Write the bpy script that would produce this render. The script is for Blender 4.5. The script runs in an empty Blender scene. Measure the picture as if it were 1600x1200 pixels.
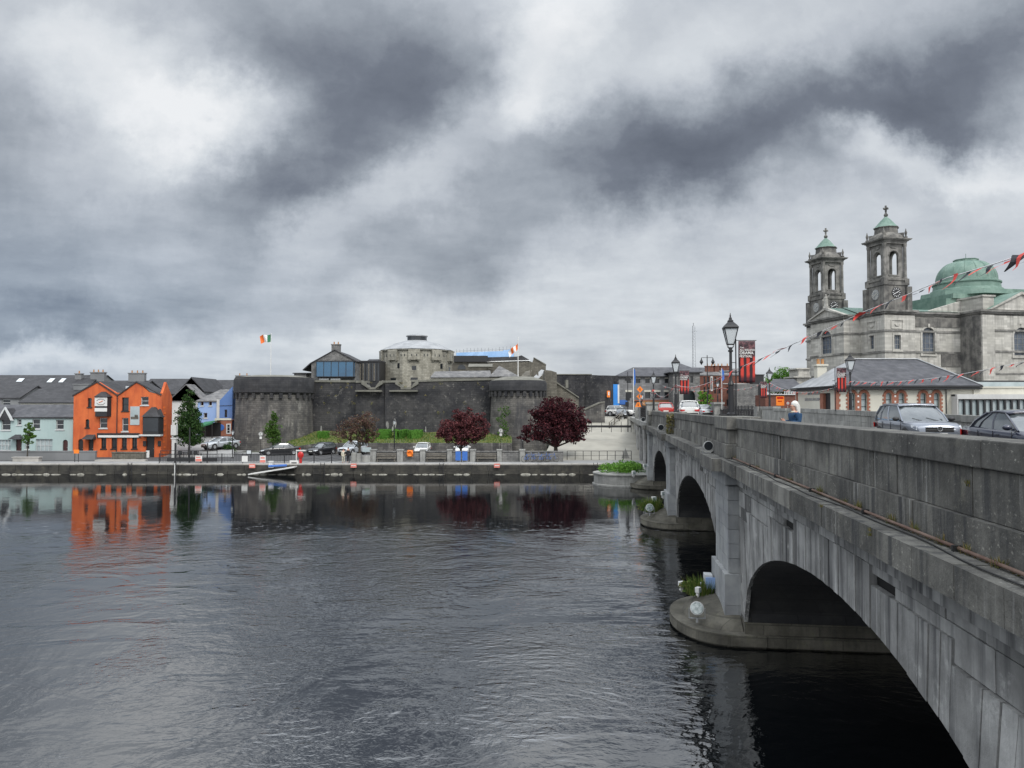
import bpy, bmesh, math, random
from mathutils import Vector, Matrix, noise
R = math.radians
random.seed(7)
sc = bpy.context.scene
COL = sc.collection

# ------------------------------------------------------------------ camera
CAMZ = 7.0
PITCH = math.atan(36 / 1200.0)
cam = bpy.data.cameras.new("camera")
cam.sensor_width = 36.0
cam.lens = 27.0
cam.clip_start = 0.1
cam.clip_end = 8000
camo = bpy.data.objects.new("camera", cam)
COL.objects.link(camo)
camo.location = (0, 0, CAMZ)
camo.rotation_euler = (R(90) + PITCH, 0, 0)
sc.camera = camo
sc.view_settings.view_transform = 'Standard'
sc.view_settings.look = 'None'
sc.view_settings.exposure = 0.0
sc.view_settings.gamma = 1.0
sc.view_settings.use_curve_mapping = False
sc.cycles.max_bounces = 6
sc.cycles.diffuse_bounces = 3
sc.cycles.glossy_bounces = 3
sc.cycles.transparent_max_bounces = 6
sc.cycles.caustics_reflective = False
sc.cycles.caustics_refractive = False

def lin(c):
    def f(v):
        v = v / 255.0
        return v / 12.92 if v <= 0.04045 else ((v + 0.055) / 1.055) ** 2.4
    return (f(c[0]), f(c[1]), f(c[2]), 1.0)

# ------------------------------------------------------------------ node helper
class NT:
    def __init__(s, tree):
        s.t = tree
    def n(s, typ, **kw):
        nd = s.t.nodes.new(typ)
        for k, v in kw.items():
            setattr(nd, k, v)
        return nd
    def set(s, sock, v):
        if isinstance(v, bpy.types.NodeSocket):
            s.t.links.new(v, sock)
        elif v is not None:
            sock.default_value = v
    def math(s, op, a, b=None, c=None, clamp=False):
        nd = s.n('ShaderNodeMath', operation=op)
        nd.use_clamp = clamp
        s.set(nd.inputs[0], a)
        if b is not None: s.set(nd.inputs[1], b)
        if c is not None: s.set(nd.inputs[2], c)
        return nd.outputs[0]
    def vmath(s, op, a, b=None, out=0):
        nd = s.n('ShaderNodeVectorMath', operation=op)
        s.set(nd.inputs[0], a)
        if b is not None:
            if op == 'SCALE': s.set(nd.inputs[3], b)
            else: s.set(nd.inputs[1], b)
        return nd.outputs[out]
    def noise(s, vec, scale, detail=4, rough=0.55, lac=2.0, dist=0.0, col=False):
        nd = s.n('ShaderNodeTexNoise')
        s.set(nd.inputs['Vector'], vec)
        nd.inputs['Scale'].default_value = scale
        nd.inputs['Detail'].default_value = detail
        nd.inputs['Roughness'].default_value = rough
        nd.inputs['Lacunarity'].default_value = lac
        nd.inputs['Distortion'].default_value = dist
        return nd.outputs[1 if col else 0]
    def map(s, v, a, b, c=0.0, d=1.0, smooth=True):
        nd = s.n('ShaderNodeMapRange')
        nd.interpolation_type = 'SMOOTHSTEP' if smooth else 'LINEAR'
        s.set(nd.inputs[0], v)
        for i, q in enumerate((a, b, c, d)): s.set(nd.inputs[i + 1], q)
        return nd.outputs[0]
    def mapping(s, vec, loc=(0, 0, 0), rot=(0, 0, 0), scale=(1, 1, 1), typ='POINT'):
        nd = s.n('ShaderNodeMapping', vector_type=typ)
        s.set(nd.inputs[0], vec)
        nd.inputs['Location'].default_value = loc
        nd.inputs['Rotation'].default_value = rot
        nd.inputs['Scale'].default_value = scale
        return nd.outputs[0]
    def mix(s, f, a, b, typ='MIX'):
        nd = s.n('ShaderNodeMix', data_type='RGBA', blend_type=typ)
        s.set(nd.inputs[0], f); s.set(nd.inputs[6], a); s.set(nd.inputs[7], b)
        return nd.outputs[2]
    def ramp(s, f, stops):
        nd = s.n('ShaderNodeValToRGB')
        s.set(nd.inputs[0], f)
        el = nd.color_ramp.elements
        while len(el) > 1: el.remove(el[-1])
        el[0].position, el[0].color = stops[0]
        for p, c in stops[1:]:
            e = el.new(p); e.color = c
        return nd.outputs[0]

# ------------------------------------------------------------------ sky
W = bpy.data.worlds.new("World")
sc.world = W
W.use_nodes = True
W.node_tree.nodes.clear()
t = NT(W.node_tree)
SUN_EL, SUN_AZ = R(48), R(150)      # behind the camera, to the right
gen = t.n('ShaderNodeTexCoord').outputs['Generated']
sep = t.n('ShaderNodeSeparateXYZ'); t.set(sep.inputs[0], gen)
DX, DY, DZ = sep.outputs
# cloud-deck projection for texture
dz = t.math('ADD', t.math('MAXIMUM', DZ, 0.0), 0.14)
cp = t.n('ShaderNodeCombineXYZ')
t.set(cp.inputs[0], t.math('DIVIDE', DX, dz)); t.set(cp.inputs[1], t.math('DIVIDE', DY, dz))
deck = cp.outputs[0]
n1 = t.noise(deck, 0.9, 6, 0.55, dist=0.25)
n2 = t.noise(deck, 2.6, 6, 0.6, dist=0.1)
# big forms: directions the photographed cloud masses lie in
yy = t.math('MAXIMUM', DY, 0.12)
cq = t.n('ShaderNodeCombineXYZ')
t.set(cq.inputs[0], t.math('DIVIDE', DX, yy)); t.set(cq.inputs[1], t.math('DIVIDE', DZ, yy))
q0 = cq.outputs[0]
w1 = t.noise(q0, 3.4, 7, 0.62, col=True)
w1 = t.vmath('SCALE', t.vmath('SUBTRACT', w1, (0.5, 0.5, 0.5)), 0.30)
q = t.vmath('ADD', q0, w1)
sx = t.n('ShaderNodeSeparateXYZ'); t.set(sx.inputs[0], q)
zero = t.n('ShaderNodeCombineXYZ'); t.set(zero.inputs[0], sx.outputs[0]); t.set(zero.inputs[1], sx.outputs[1])
q = zero.outputs[0]
BLOBS = [  # px, py, rx, ry, angle, amount   (photo pixels -> direction)
 (180,145,165,75,5,.34),(310,200,95,50,12,.34),(40,60,130,80,0,.16),(230,50,110,45,0,.14),(120,290,130,40,0,.10),
 (300,375,110,45,-10,.14),(865,55,60,110,12,.34),(815,140,70,50,10,.20),(590,330,150,36,-30,.26),(700,235,110,50,-28,.18),(780,180,80,40,-25,.14),
 (1430,240,120,32,12,.42),(1345,215,60,34,0,.22),(1570,275,90,45,0,.20),(450,520,230,42,-8,.24),(330,555,260,32,0,.14),
 (40,568,130,18,0,.34),(900,450,320,100,0,.08),(1180,410,240,100,-5,.10),(1000,530,420,70,0,.08),(190,430,60,40,0,.05),
 (1000,50,110,55,0,.12),(1250,50,170,55,0,.14),(870,300,120,50,-25,.10),
 (470,70,210,120,10,-.24),(600,150,240,140,20,-.24),(690,90,140,90,0,-.12),(500,290,190,80,-20,-.26),(410,330,120,60,0,-.12),
 (1330,150,290,95,-12,-.26),(1540,110,190,100,-10,-.30),(1130,225,260,75,-10,-.30),(960,230,120,60,0,-.14),(20,220,110,140,0,-.26),
 (120,440,290,95,8,-.24),(60,520,180,45,5,-.20),(640,420,260,55,-22,-.20),(820,370,240,60,-20,-.10),(330,320,130,50,0,-.08),(230,500,160,40,0,-.10),
 (1050,300,160,40,-6,-.10),(1300,330,200,40,-8,-.04),(0,120,60,40,0,-.08),
]
acc = None
for (px, py, rx, ry, an, am) in BLOBS:
    cx, cz = (px - 800) / 1200.0, (636 - py) / 1200.0
    m = t.mapping(q, (cx, cz, 0), (0, 0, R(-an)), (rx / 1200.0, ry / 1200.0, 1), 'TEXTURE')
    ln = t.vmath('LENGTH', m, out=1)
    v = t.map(ln, 0.0, 2.0, am*(0.88 if am < 0 else 0.80), 0.0)
    acc = v if acc is None else t.math('ADD', acc, v)
front = t.map(DY, 0.12, 0.4)
base = t.math('ADD', 0.64, t.math('MULTIPLY', acc, front))
val = t.math('ADD', base, t.math('MULTIPLY', t.math('SUBTRACT', n1, 0.5), t.map(front, 0, 1, 1.1, 0.34)))
val = t.math('ADD', val, t.math('MULTIPLY', t.math('SUBTRACT', n2, 0.5), 0.34))
n3 = t.noise(q, 5.0, 6, 0.58)
val = t.math('ADD', val, t.math('MULTIPLY', t.math('MULTIPLY', t.math('SUBTRACT', n3, 0.5), front), 0.42))
# behind the camera the sky is raised, as added light for surfaces facing this way
val = t.math('ADD', val, t.map(DY, 0.1, -0.5, 0.0, 0.28))
col = t.ramp(val, [(0.0, lin((88, 93, 104))), (0.22, lin((118, 124, 135))), (0.42, lin((157, 164, 173))),
                   (0.60, lin((188, 194, 202))), (0.8, lin((216, 221, 226))), (1.0, lin((242, 244, 246)))])
# a little of the blue above, low on the left where the cover thins
blue = t.math('MULTIPLY', t.map(DX, -0.05, -0.55), t.map(DZ, 0.30, 0.05))
col = t.mix(t.math('MULTIPLY', blue, 0.24), col, lin((146, 172, 204)))
sky = t.n('ShaderNodeTexSky', sky_type='NISHITA')
sky.sun_disc = False
sky.sun_elevation = SUN_EL
sky.sun_rotation = SUN_AZ
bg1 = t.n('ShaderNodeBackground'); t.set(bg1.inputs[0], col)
# an overcast sky is brightest overhead; strength added behind the camera lights the faces turned to it
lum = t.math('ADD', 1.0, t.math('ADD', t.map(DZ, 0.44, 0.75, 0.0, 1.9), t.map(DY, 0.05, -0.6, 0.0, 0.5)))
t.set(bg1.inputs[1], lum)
bg2 = t.n('ShaderNodeBackground'); t.set(bg2.inputs[0], sky.outputs[0]); bg2.inputs[1].default_value = 0.10
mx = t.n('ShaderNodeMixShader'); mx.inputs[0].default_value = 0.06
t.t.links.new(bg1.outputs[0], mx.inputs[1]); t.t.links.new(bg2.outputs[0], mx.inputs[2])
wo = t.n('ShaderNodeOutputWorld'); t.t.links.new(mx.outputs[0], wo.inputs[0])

sun = bpy.data.lights.new("sun", 'SUN')
sun.energy = 1.5
sun.angle = R(14)
sun.color = (1.0, 0.96, 0.9)
suno = bpy.data.objects.new("sun", sun)
COL.objects.link(suno)
sd = Vector((math.sin(SUN_AZ) * math.cos(SUN_EL), math.cos(SUN_AZ) * math.cos(SUN_EL), math.sin(SUN_EL)))
suno.rotation_euler = sd.to_track_quat('Z', 'Y').to_euler()

# ------------------------------------------------------------------ survey: photo ray -> real place at a chosen distance
def P(px, py, Y):
    x = (px - 800) / 1200.0; y = (600 - py) / 1200.0
    d = Vector((x, math.cos(PITCH) - y * math.sin(PITCH), math.sin(PITCH) + y * math.cos(PITCH)))
    return Vector((0, 0, CAMZ)) + d * (Y / d.y)
def XP(px, Y): return P(px, 636, Y).x
def ZP(py, Y, px=800): return P(px, py, Y).z
def G(px, py, z=1.07):
    a = P(px, py, 1.0) - Vector((0, 0, CAMZ))
    return Vector((0, 0, CAMZ)) + a * ((z - CAMZ) / a.z)

# ------------------------------------------------------------------ mesh builder
class MB:
    def __init__(s): s.v = []; s.f = []; s.mi = []; s.g = []
    def mark(s):
        """what follows is a piece of its own: build() makes one object per piece"""
        s.g.append((len(s.v), len(s.f))); return s
    def add(s, vs, fs, M=None, mi=0):
        o = len(s.v)
        s.v += [tuple(M @ Vector(p)) if M else tuple(p) for p in vs]
        s.f += [tuple(i + o for i in f) for f in fs]
        s.mi += [mi] * len(fs)
        return s
    def box(s, a, b, M=None, mi=0):
        x0, y0, z0 = a; x1, y1, z1 = b
        return s.add([(x0,y0,z0),(x1,y0,z0),(x1,y1,z0),(x0,y1,z0),(x0,y0,z1),(x1,y0,z1),(x1,y1,z1),(x0,y1,z1)],
              [(0,3,2,1),(4,5,6,7),(0,1,5,4),(1,2,6,5),(2,3,7,6),(3,0,4,7)], M, mi)
    def cbox(s, c, d, M=None, mi=0):
        return s.box((c[0]-d[0]/2,c[1]-d[1]/2,c[2]-d[2]/2),(c[0]+d[0]/2,c[1]+d[1]/2,c[2]+d[2]/2), M, mi)
    def prism(s, poly, z0, z1, M=None, mi=0, sc2=1.0, c=None):
        n = len(poly)
        if c is None: c = (sum(p[0] for p in poly)/n, sum(p[1] for p in poly)/n)
        top = [(c[0]+(p[0]-c[0])*sc2, c[1]+(p[1]-c[1])*sc2) for p in poly]
        vs = [(p[0],p[1],z0) for p in poly] + [(p[0],p[1],z1) for p in top]
        fs = [tuple(range(n-1,-1,-1)), tuple(range(n,2*n))] + [(i,(i+1)%n,n+(i+1)%n,n+i) for i in range(n)]
        return s.add(vs, fs, M, mi)
    def prismy(s, poly, y0, y1, M=None, mi=0):
        n = len(poly)
        vs = [(p[0],y0,p[1]) for p in poly] + [(p[0],y1,p[1]) for p in poly]
        fs = [tuple(range(n)), tuple(range(2*n-1,n-1,-1))] + [(i,n+i,n+(i+1)%n,(i+1)%n) for i in range(n)]
        return s.add(vs, fs, M, mi)
    def prismx(s, poly, x0, x1, M=None, mi=0):
        n = len(poly)
        vs = [(x0,p[0],p[1]) for p in poly] + [(x1,p[0],p[1]) for p in poly]
        fs = [tuple(range(n)), tuple(range(2*n-1,n-1,-1))] + [(i,n+i,n+(i+1)%n,(i+1)%n) for i in range(n)]
        return s.add(vs, fs, M, mi)
    def lathe(s, c, prof, n=16, M=None, mi=0, rot=0.0, sy=1.0):
        vs = []; fs = []
        for r, z in prof:
            for k in range(n):
                a = rot + 2*math.pi*k/n
                vs.append((c[0]+r*math.cos(a), c[1]+r*sy*math.sin(a), c[2]+z))
        for j in range(len(prof)-1):
            for k in range(n):
                fs.append((j*n+k, j*n+(k+1)%n, (j+1)*n+(k+1)%n, (j+1)*n+k))
        fs.append(tuple(range(n-1,-1,-1))); m = (len(prof)-1)*n
        fs.append(tuple(range(m, m+n)))
        return s.add(vs, fs, M, mi)
    def tube(s, pts, r, n=6, M=None, mi=0):
        pts = [Vector(p) for p in pts]
        rs = r if isinstance(r, (list, tuple)) else [r]*len(pts)
        vs = []; fs = []
        for i, p in enumerate(pts):
            d = (pts[min(i+1,len(pts)-1)] - pts[max(i-1,0)]).normalized()
            up = Vector((0,0,1)) if abs(d.z) < 0.9 else Vector((1,0,0))
            a = d.cross(up).normalized(); b = d.cross(a)
            for k in range(n):
                t_ = 2*math.pi*k/n
                vs.append(p + (a*math.cos(t_) + b*math.sin(t_))*rs[i])
        for i in range(len(pts)-1):
            for k in range(n):
                fs.append((i*n+k, i*n+(k+1)%n, (i+1)*n+(k+1)%n, (i+1)*n+k))
        fs.append(tuple(range(n-1,-1,-1))); m = (len(pts)-1)*n
        fs.append(tuple(range(m, m+n)))
        return s.add(vs, fs, M, mi)
    def ball(s, c, r, n=10, m=6, M=None, mi=0):
        rr = r if isinstance(r, (tuple, list)) else (r, r, r)
        prof = []
        vs = []; fs = []
        for j in range(1, m):
            a = math.pi*j/m
            for k in range(n):
                b = 2*math.pi*k/n
                vs.append((c[0]+rr[0]*math.sin(a)*math.cos(b), c[1]+rr[1]*math.sin(a)*math.sin(b), c[2]-rr[2]*math.cos(a)))
        vs.append((c[0],c[1],c[2]-rr[2])); vs.append((c[0],c[1],c[2]+rr[2]))
        B, T = len(vs)-2, len(vs)-1
        for j in range(m-2):
            for k in range(n):
                fs.append((j*n+k, j*n+(k+1)%n, (j+1)*n+(k+1)%n, (j+1)*n+k))
        for k in range(n):
            fs.append((B,(k+1)%n,k)); fs.append((T,(m-2)*n+k,(m-2)*n+(k+1)%n))
        return s.add(vs, fs, M, mi)
    def build(s, name, mats, parent=None, smooth=False, loc=None, rz=None, bevel=0, recalc=True):
        if s.g:
            cuts = s.g + [(len(s.v), len(s.f))]; first = None
            if cuts[0][1] > 0: cuts = [(0, 0)] + cuts
            for (v0, f0), (v1, f1) in zip(cuts[:-1], cuts[1:]):
                if f1 <= f0: continue
                q = MB(); q.v = s.v[v0:v1]; q.f = [tuple(i-v0 for i in f) for f in s.f[f0:f1]]; q.mi = s.mi[f0:f1]
                o = q.build(name, mats, parent, smooth, loc, rz, bevel, recalc); first = first or o
            return first
        me = bpy.data.meshes.new(name)
        me.from_pydata(s.v, [], s.f)
        if not isinstance(mats, (list, tuple)): mats = [mats]
        for m in mats: me.materials.append(m)
        if len(mats) > 1: me.polygons.foreach_set('material_index', s.mi)
        if recalc:
            bm = bmesh.new(); bm.from_mesh(me)
            bmesh.ops.recalc_face_normals(bm, faces=bm.faces)
            bm.to_mesh(me); bm.free()
        if smooth:
            me.polygons.foreach_set('use_smooth', [True]*len(me.polygons))
            try: me.set_sharp_from_angle(angle=R(smooth if smooth > 1 else 40))
            except Exception: pass
        me.update()
        o = bpy.data.objects.new(name, me)
        COL.objects.link(o)
        if parent: o.parent = parent
        if loc is not None: o.location = loc
        if rz is not None: o.rotation_euler = (0, 0, rz)
        if bevel:
            b = o.modifiers.new("bevel", 'BEVEL'); b.width = bevel; b.segments = 2; b.limit_method = 'ANGLE'
        return o

def tag(o, label=None, cat=None, group=None, kind=None):
    if label: o['label'] = label
    if cat: o['category'] = cat
    if group: o['group'] = group
    if kind: o['kind'] = kind
    return o
def thing(name, label, cat, loc=(0,0,0), rz=0.0, group=None):
    o = bpy.data.objects.new(name, None)
    o.empty_display_size = 0.3
    COL.objects.link(o); o.location = loc; o.rotation_euler = (0, 0, rz)
    return tag(o, label, cat, group)
def dup(root, loc, rz=None, label=None):
    r = root.copy(); COL.objects.link(r); r.location = loc
    if rz is not None: r.rotation_euler = (0, 0, rz)
    if label: r['label'] = label
    for ch in list(root.children):
        c = ch.copy(); COL.objects.link(c); c.parent = r
        for g in list(ch.children):
            d = g.copy(); COL.objects.link(d); d.parent = c
    return r
def text(s, size, m, parent, loc, rz=0.0, align='LEFT', ext=0.004, name='lettering'):
    c = bpy.data.curves.new(name, 'FONT'); c.body = s; c.size = size; c.align_x = align; c.extrude = ext; c.offset = size*0.02
    o = bpy.data.objects.new(name, c); COL.objects.link(o)
    dg = bpy.context.evaluated_depsgraph_get()
    me = bpy.data.meshes.new_from_object(o.evaluated_get(dg))
    bpy.data.objects.remove(o); me.materials.clear(); me.materials.append(m)
    n = bpy.data.objects.new(name, me); COL.objects.link(n)
    n.parent = parent; n.location = loc; n.rotation_euler = (R(90), 0, rz)
    return n

# ------------------------------------------------------------------ materials
MATS = {}
def mat(name, c, c2=None, scale=2.0, rough=0.8, bump=0.0, bscale=None, island=0.0, streak=0.0, sdark=(0.02,0.02,0.022,1),
        lichen=0.0, lcol=(0.30,0.28,0.20,1), brick=None, mortar=None, metallic=0.0, spec=0.5, detail=5, coat=0.0, emit=0.0, streak_sc=(5,5,0.35), speck=0.0, wstreak=0.0, wcol=(0.62,0.62,0.6,1), idark=0.0, ior=None):
    m = bpy.data.materials.new(name); m.use_nodes = True
    t = NT(m.node_tree); bs = m.node_tree.nodes['Principled BSDF']
    c = c if len(c) == 4 else tuple(c) + (1,)
    oc = t.n('ShaderNodeTexCoord').outputs['Object']
    colr = c
    hs = None
    if c2 is not None:
        c2 = c2 if len(c2) == 4 else tuple(c2) + (1,)
        nz = t.noise(oc, scale, detail, 0.6)
        colr = t.mix(t.map(nz, 0.32, 0.68), c, c2)
        hs = nz
    if brick:
        sp = t.n('ShaderNodeSeparateXYZ'); t.set(sp.inputs[0], oc)
        cb = t.n('ShaderNodeCombineXYZ')
        t.set(cb.inputs[0], t.math('ADD', sp.outputs[0], t.math('MULTIPLY', sp.outputs[1], 0.83)))
        t.set(cb.inputs[1], sp.outputs[2])
        bt = t.n('ShaderNodeTexBrick'); t.set(bt.inputs[0], cb.outputs[0])
        bt.inputs['Scale'].default_value = 1.0
        bt.inputs['Brick Width'].default_value = brick[0]; bt.inputs['Row Height'].default_value = brick[1]
        bt.inputs['Mortar Size'].default_value = brick[2] if len(brick) > 2 else 0.015
        bt.inputs['Mortar Smooth'].default_value = 0.3
        bt.inputs['Color1'].default_value = (1, 1, 1, 1); bt.inputs['Color2'].default_value = (0.62, 0.62, 0.62, 1)
        bt.inputs['Mortar'].default_value = mortar or (0.5, 0.5, 0.5, 1)
        colr = t.mix(0.85, colr, bt.outputs[0], 'MULTIPLY')
    if island:
        gi = t.n('ShaderNodeNewGeometry').outputs['Random Per Island']
        k = t.map(gi, 0, 1, 1 - island, 1 + island, smooth=False)
        if idark: k = t.math('MULTIPLY', k, t.map(t.math('FRACT', t.math('MULTIPLY', gi, 7.31)), 1-idark, 1-idark+.02, 1.0, 0.45))
        colr = t.vmath('SCALE', colr, k)
    if lichen:
        ln = t.noise(oc, 1.7, 7, 0.72)
        colr = t.mix(t.math('MULTIPLY', t.map(ln, 0.56, 0.72), lichen), colr, lcol)
    if wstreak:
        sv = t.mapping(oc, loc=(3.1,7.7,0), scale=(streak_sc[0]*2.2, streak_sc[1]*2.2, streak_sc[2]*1.6))
        f = t.math('MULTIPLY', t.map(t.noise(sv, 1.0, 5, 0.7), 0.53, 0.64), t.map(t.noise(oc, 0.5, 3, 0.5), 0.42, 0.62))
        colr = t.mix(t.math('MULTIPLY', f, wstreak), colr, wcol)
    if speck:
        f = t.math('MULTIPLY', t.map(t.noise(oc, 22.0, 3, 0.6), 0.60, 0.68), t.map(t.noise(oc, 1.1, 3, 0.6), 0.4, 0.6))
        colr = t.mix(t.math('MULTIPLY', f, speck), colr, (0.42,0.41,0.36,1))
    if streak:
        sv = t.mapping(oc, scale=streak_sc)
        sn = t.noise(sv, 1.0, 4, 0.6)
        big = t.noise(oc, 0.35, 2, 0.5)
        f = t.math('MULTIPLY', t.map(sn, 0.44, 0.68), t.map(big, 0.35, 0.6, 0.35, 1.0))
        colr = t.mix(t.math('MULTIPLY', f, streak), colr, sdark)
    t.set(bs.inputs['Base Color'], colr)
    bs.inputs['Roughness'].default_value = rough
    bs.inputs['Metallic'].default_value = metallic
    bs.inputs['Specular IOR Level'].default_value = spec
    if ior: bs.inputs['IOR'].default_value = ior
    if coat: bs.inputs['Coat Weight'].default_value = coat; bs.inputs['Coat Roughness'].default_value = 0.05
    if emit:
        t.set(bs.inputs['Emission Color'], colr); bs.inputs['Emission Strength'].default_value = emit
    if bump:
        bn = t.noise(oc, bscale or scale * 4, 5, 0.65)
        b = t.n('ShaderNodeBump'); b.inputs['Strength'].default_value = 1.0; b.inputs['Distance'].default_value = bump
        t.set(b.inputs['Height'], bn)
        t.t.links.new(b.outputs[0], bs.inputs['Normal'])
    MATS[name] = m
    return m
M = MATS
mat('stone_parapet', (0.085,0.083,0.076), (0.20,0.195,0.175), 1.3, 0.9, 0.016, 16, island=0.28, idark=.12, streak=0.8, lichen=0.55, speck=0.6, wstreak=0.35, lcol=(0.27,0.26,0.20,1), sdark=(0.03,0.032,0.036,1))
mat('stone_coping', (0.058,0.057,0.054), (0.135,0.132,0.12), 1.8, 0.9, 0.012, 16, island=0.18, streak=0.35, lichen=0.4, lcol=(0.24,0.23,0.18,1), speck=0.7)
mat('stone_spandrel', (0.22,0.22,0.215), (0.42,0.42,0.41), 1.0, 0.88, 0.012, 12, island=0.26, idark=.13, streak=0.88, wstreak=0.8, sdark=(0.05,0.052,0.058,1), lichen=0.6, lcol=(0.68,0.68,0.66,1), streak_sc=(4.5,4.5,0.22))
mat('stone_pilaster', (0.25,0.26,0.27), (0.34,0.35,0.35), 1.5, 0.88, 0.008, 12, island=0.12, streak=0.3)
mat('stone_dark', (0.05,0.05,0.052), (0.09,0.09,0.088), 1.5, 0.9, 0.012, 10, island=0.2, streak=0.5, lichen=0.2)
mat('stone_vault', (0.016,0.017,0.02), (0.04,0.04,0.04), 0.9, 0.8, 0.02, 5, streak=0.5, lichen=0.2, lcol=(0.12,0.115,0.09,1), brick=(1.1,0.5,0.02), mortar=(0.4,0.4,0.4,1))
mat('stone_cutwater', (0.075,0.07,0.055), (0.17,0.16,0.13), 1.0, 0.85, 0.03, 7, brick=(1.3,.33,.02), island=0.12, streak=0.3, lichen=0.5, lcol=(0.14,0.14,0.08,1))
mat('joint', (0.006,0.006,0.006), (0.016,0.015,0.014), 3, 0.95)
mat('stone_light', (0.22,0.22,0.21), (0.34,0.34,0.32), 1.2, 0.9, 0.01, 10, island=0.14, streak=0.35)
mat('asphalt', (0.05,0.05,0.052), (0.075,0.075,0.075), 3, 0.85, 0.004, 60)
mat('paving', (0.26,0.255,0.24), (0.34,0.33,0.31), 0.5, 0.9, 0.004, 20, brick=(0.6,0.6,0.012), mortar=(0.75,0.75,0.75,1))
mat('quay_paving', (0.20,0.20,0.20), (0.30,0.30,0.295), 0.35, 0.85)
mat('ramp_gravel', (0.27,0.26,0.225), (0.35,0.335,0.29), 0.4, 0.95, 0.004, 40)
mat('quay_wall', (0.028,0.027,0.025), (0.07,0.066,0.055), 0.9, 0.9, 0.02, 4, streak=0.5, lichen=0.4, lcol=(0.16,0.15,0.11,1))
mat('quay_coping', (0.30,0.29,0.27), (0.42,0.40,0.37), 1.0, 0.9, 0.0, island=0.1)
mat('grass_bank', (0.045,0.075,0.018), (0.12,0.12,0.035), 0.5, 0.95, 0.05, 6)
mat('field', (0.07,0.09,0.05), (0.10,0.10,0.08), 0.02, 0.95)
mat('castle_dark', (0.022,0.023,0.028), (0.078,0.076,0.076), 0.45, 0.95, 0.05, 2.5, streak=0.6, sdark=(0.025,0.025,0.03,1), lichen=0.75, lcol=(0.24,0.23,0.21,1), brick=(0.7,0.28,0.03), streak_sc=(1.1,1.1,0.16))
mat('castle_grey', (0.075,0.073,0.072), (0.175,0.165,0.152), 0.6, 0.95, 0.05, 2.5, streak=0.8, wstreak=0.35, wcol=(0.36,0.35,0.32,1), sdark=(0.045,0.045,0.05,1), lichen=0.7, lcol=(0.34,0.33,0.29,1), brick=(0.7,0.28,0.03), streak_sc=(0.9,0.9,0.14))
mat('castle_top', (0.028,0.029,0.034), (0.055,0.055,0.058), 0.7, 0.95, 0.02, 3, brick=(0.9,0.3,0.02), streak=0.4)
mat('castle_cap', (0.13,0.128,0.11), (0.20,0.195,0.17), 0.8, 0.95)
mat('keep_stone', (0.30,0.285,0.235), (0.46,0.44,0.37), 0.7, 0.95, 0.05, 3, streak=0.35, lichen=0.5, lcol=(0.16,0.155,0.13,1), brick=(0.55,0.28,0.04), mortar=(0.6,0.6,0.6,1), streak_sc=(1.5,1.5,0.2))
mat('grey_rubble', (0.15,0.15,0.148), (0.27,0.265,0.255), 1.3, 0.95, 0.03, 4, brick=(0.6,0.2,0.03))
mat('rubble_brown', (0.13,0.12,0.10), (0.21,0.195,0.16), 0.8, 0.95, 0.03, 4, brick=(0.6,0.22,0.03), streak=0.3)
mat('slate', (0.050,0.051,0.060), (0.095,0.095,0.105), 1.1, 0.6, 0.0, island=0.0, brick=(0.5,0.22,0.02), mortar=(0.6,0.6,0.6,1), streak=0.2)
mat('slate_pale', (0.13,0.13,0.135), (0.24,0.235,0.23), 1.0, 0.7, brick=(0.5,0.25,0.02), streak=0.2)
mat('slate_dark', (0.030,0.030,0.034), (0.055,0.055,0.06), 0.8, 0.7, brick=(0.5,0.25,0.02))
mat('lead', (0.27,0.28,0.29), (0.38,0.39,0.40), 0.8, 0.55, metallic=0.2)
mat('cath_stone', (0.46,0.445,0.40), (0.60,0.58,0.53), 0.35, 0.9, 0.01, 6, streak=0.4, sdark=(0.09,0.088,0.085,1), lichen=0.3, lcol=(0.22,0.215,0.20,1), brick=(1.4,0.45,0.03), mortar=(0.72,0.72,0.72,1), streak_sc=(1.6,1.6,0.12))
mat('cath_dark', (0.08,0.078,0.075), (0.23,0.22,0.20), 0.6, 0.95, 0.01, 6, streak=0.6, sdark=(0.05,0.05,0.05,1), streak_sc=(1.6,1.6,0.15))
mat('cath_trim', (0.11,0.108,0.10), (0.28,0.27,0.25), 0.7, 0.9, streak=0.3, sdark=(0.07,0.07,0.07,1))
mat('copper', (0.11,0.185,0.152), (0.185,0.27,0.225), 0.7, 0.7, streak=0.35, sdark=(0.07,0.14,0.11,1), streak_sc=(1.5,1.5,0.3))
mat('glass_dark', (0.015,0.018,0.022), (0.03,0.035,0.04), 0.3, 0.08, spec=0.6)
mat('glass_blue', (0.02,0.075,0.15), (0.03,0.12,0.22), 0.25, 0.1, spec=0.8)
mat('glass_church', (0.06,0.075,0.10), (0.10,0.12,0.15), 1.2, 0.25)
mat('glass_pale', (0.30,0.36,0.37), (0.42,0.48,0.49), 0.6, 0.2)
mat('glass_frosted', (0.62,0.66,0.68), None, 1, 0.3)
mat('glass_car', (0.05,0.06,0.065), (0.10,0.115,0.12), 1.5, 0.04, spec=0.6, ior=2.3)
mat('paint_black', (0.012,0.012,0.014), None, 1, 0.4)
mat('paint_white', (0.62,0.62,0.60), (0.70,0.70,0.68), 1.0, 0.5)
mat('frame_white', (0.55,0.57,0.57), None, 1, 0.5)
mat('frame_dark', (0.02,0.02,0.022), None, 1, 0.5)
mat('orange_wall', (0.50,0.10,0.030), (0.66,0.155,0.045), 0.5, 0.85, 0.01, 9, streak=0.5, sdark=(0.30,0.06,0.03,1), streak_sc=(2,2,0.2))
mat('mint_wall', (0.36,0.47,0.46), (0.43,0.53,0.52), 0.3, 0.85, streak=0.12, sdark=(0.24,0.3,0.3,1))
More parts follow.
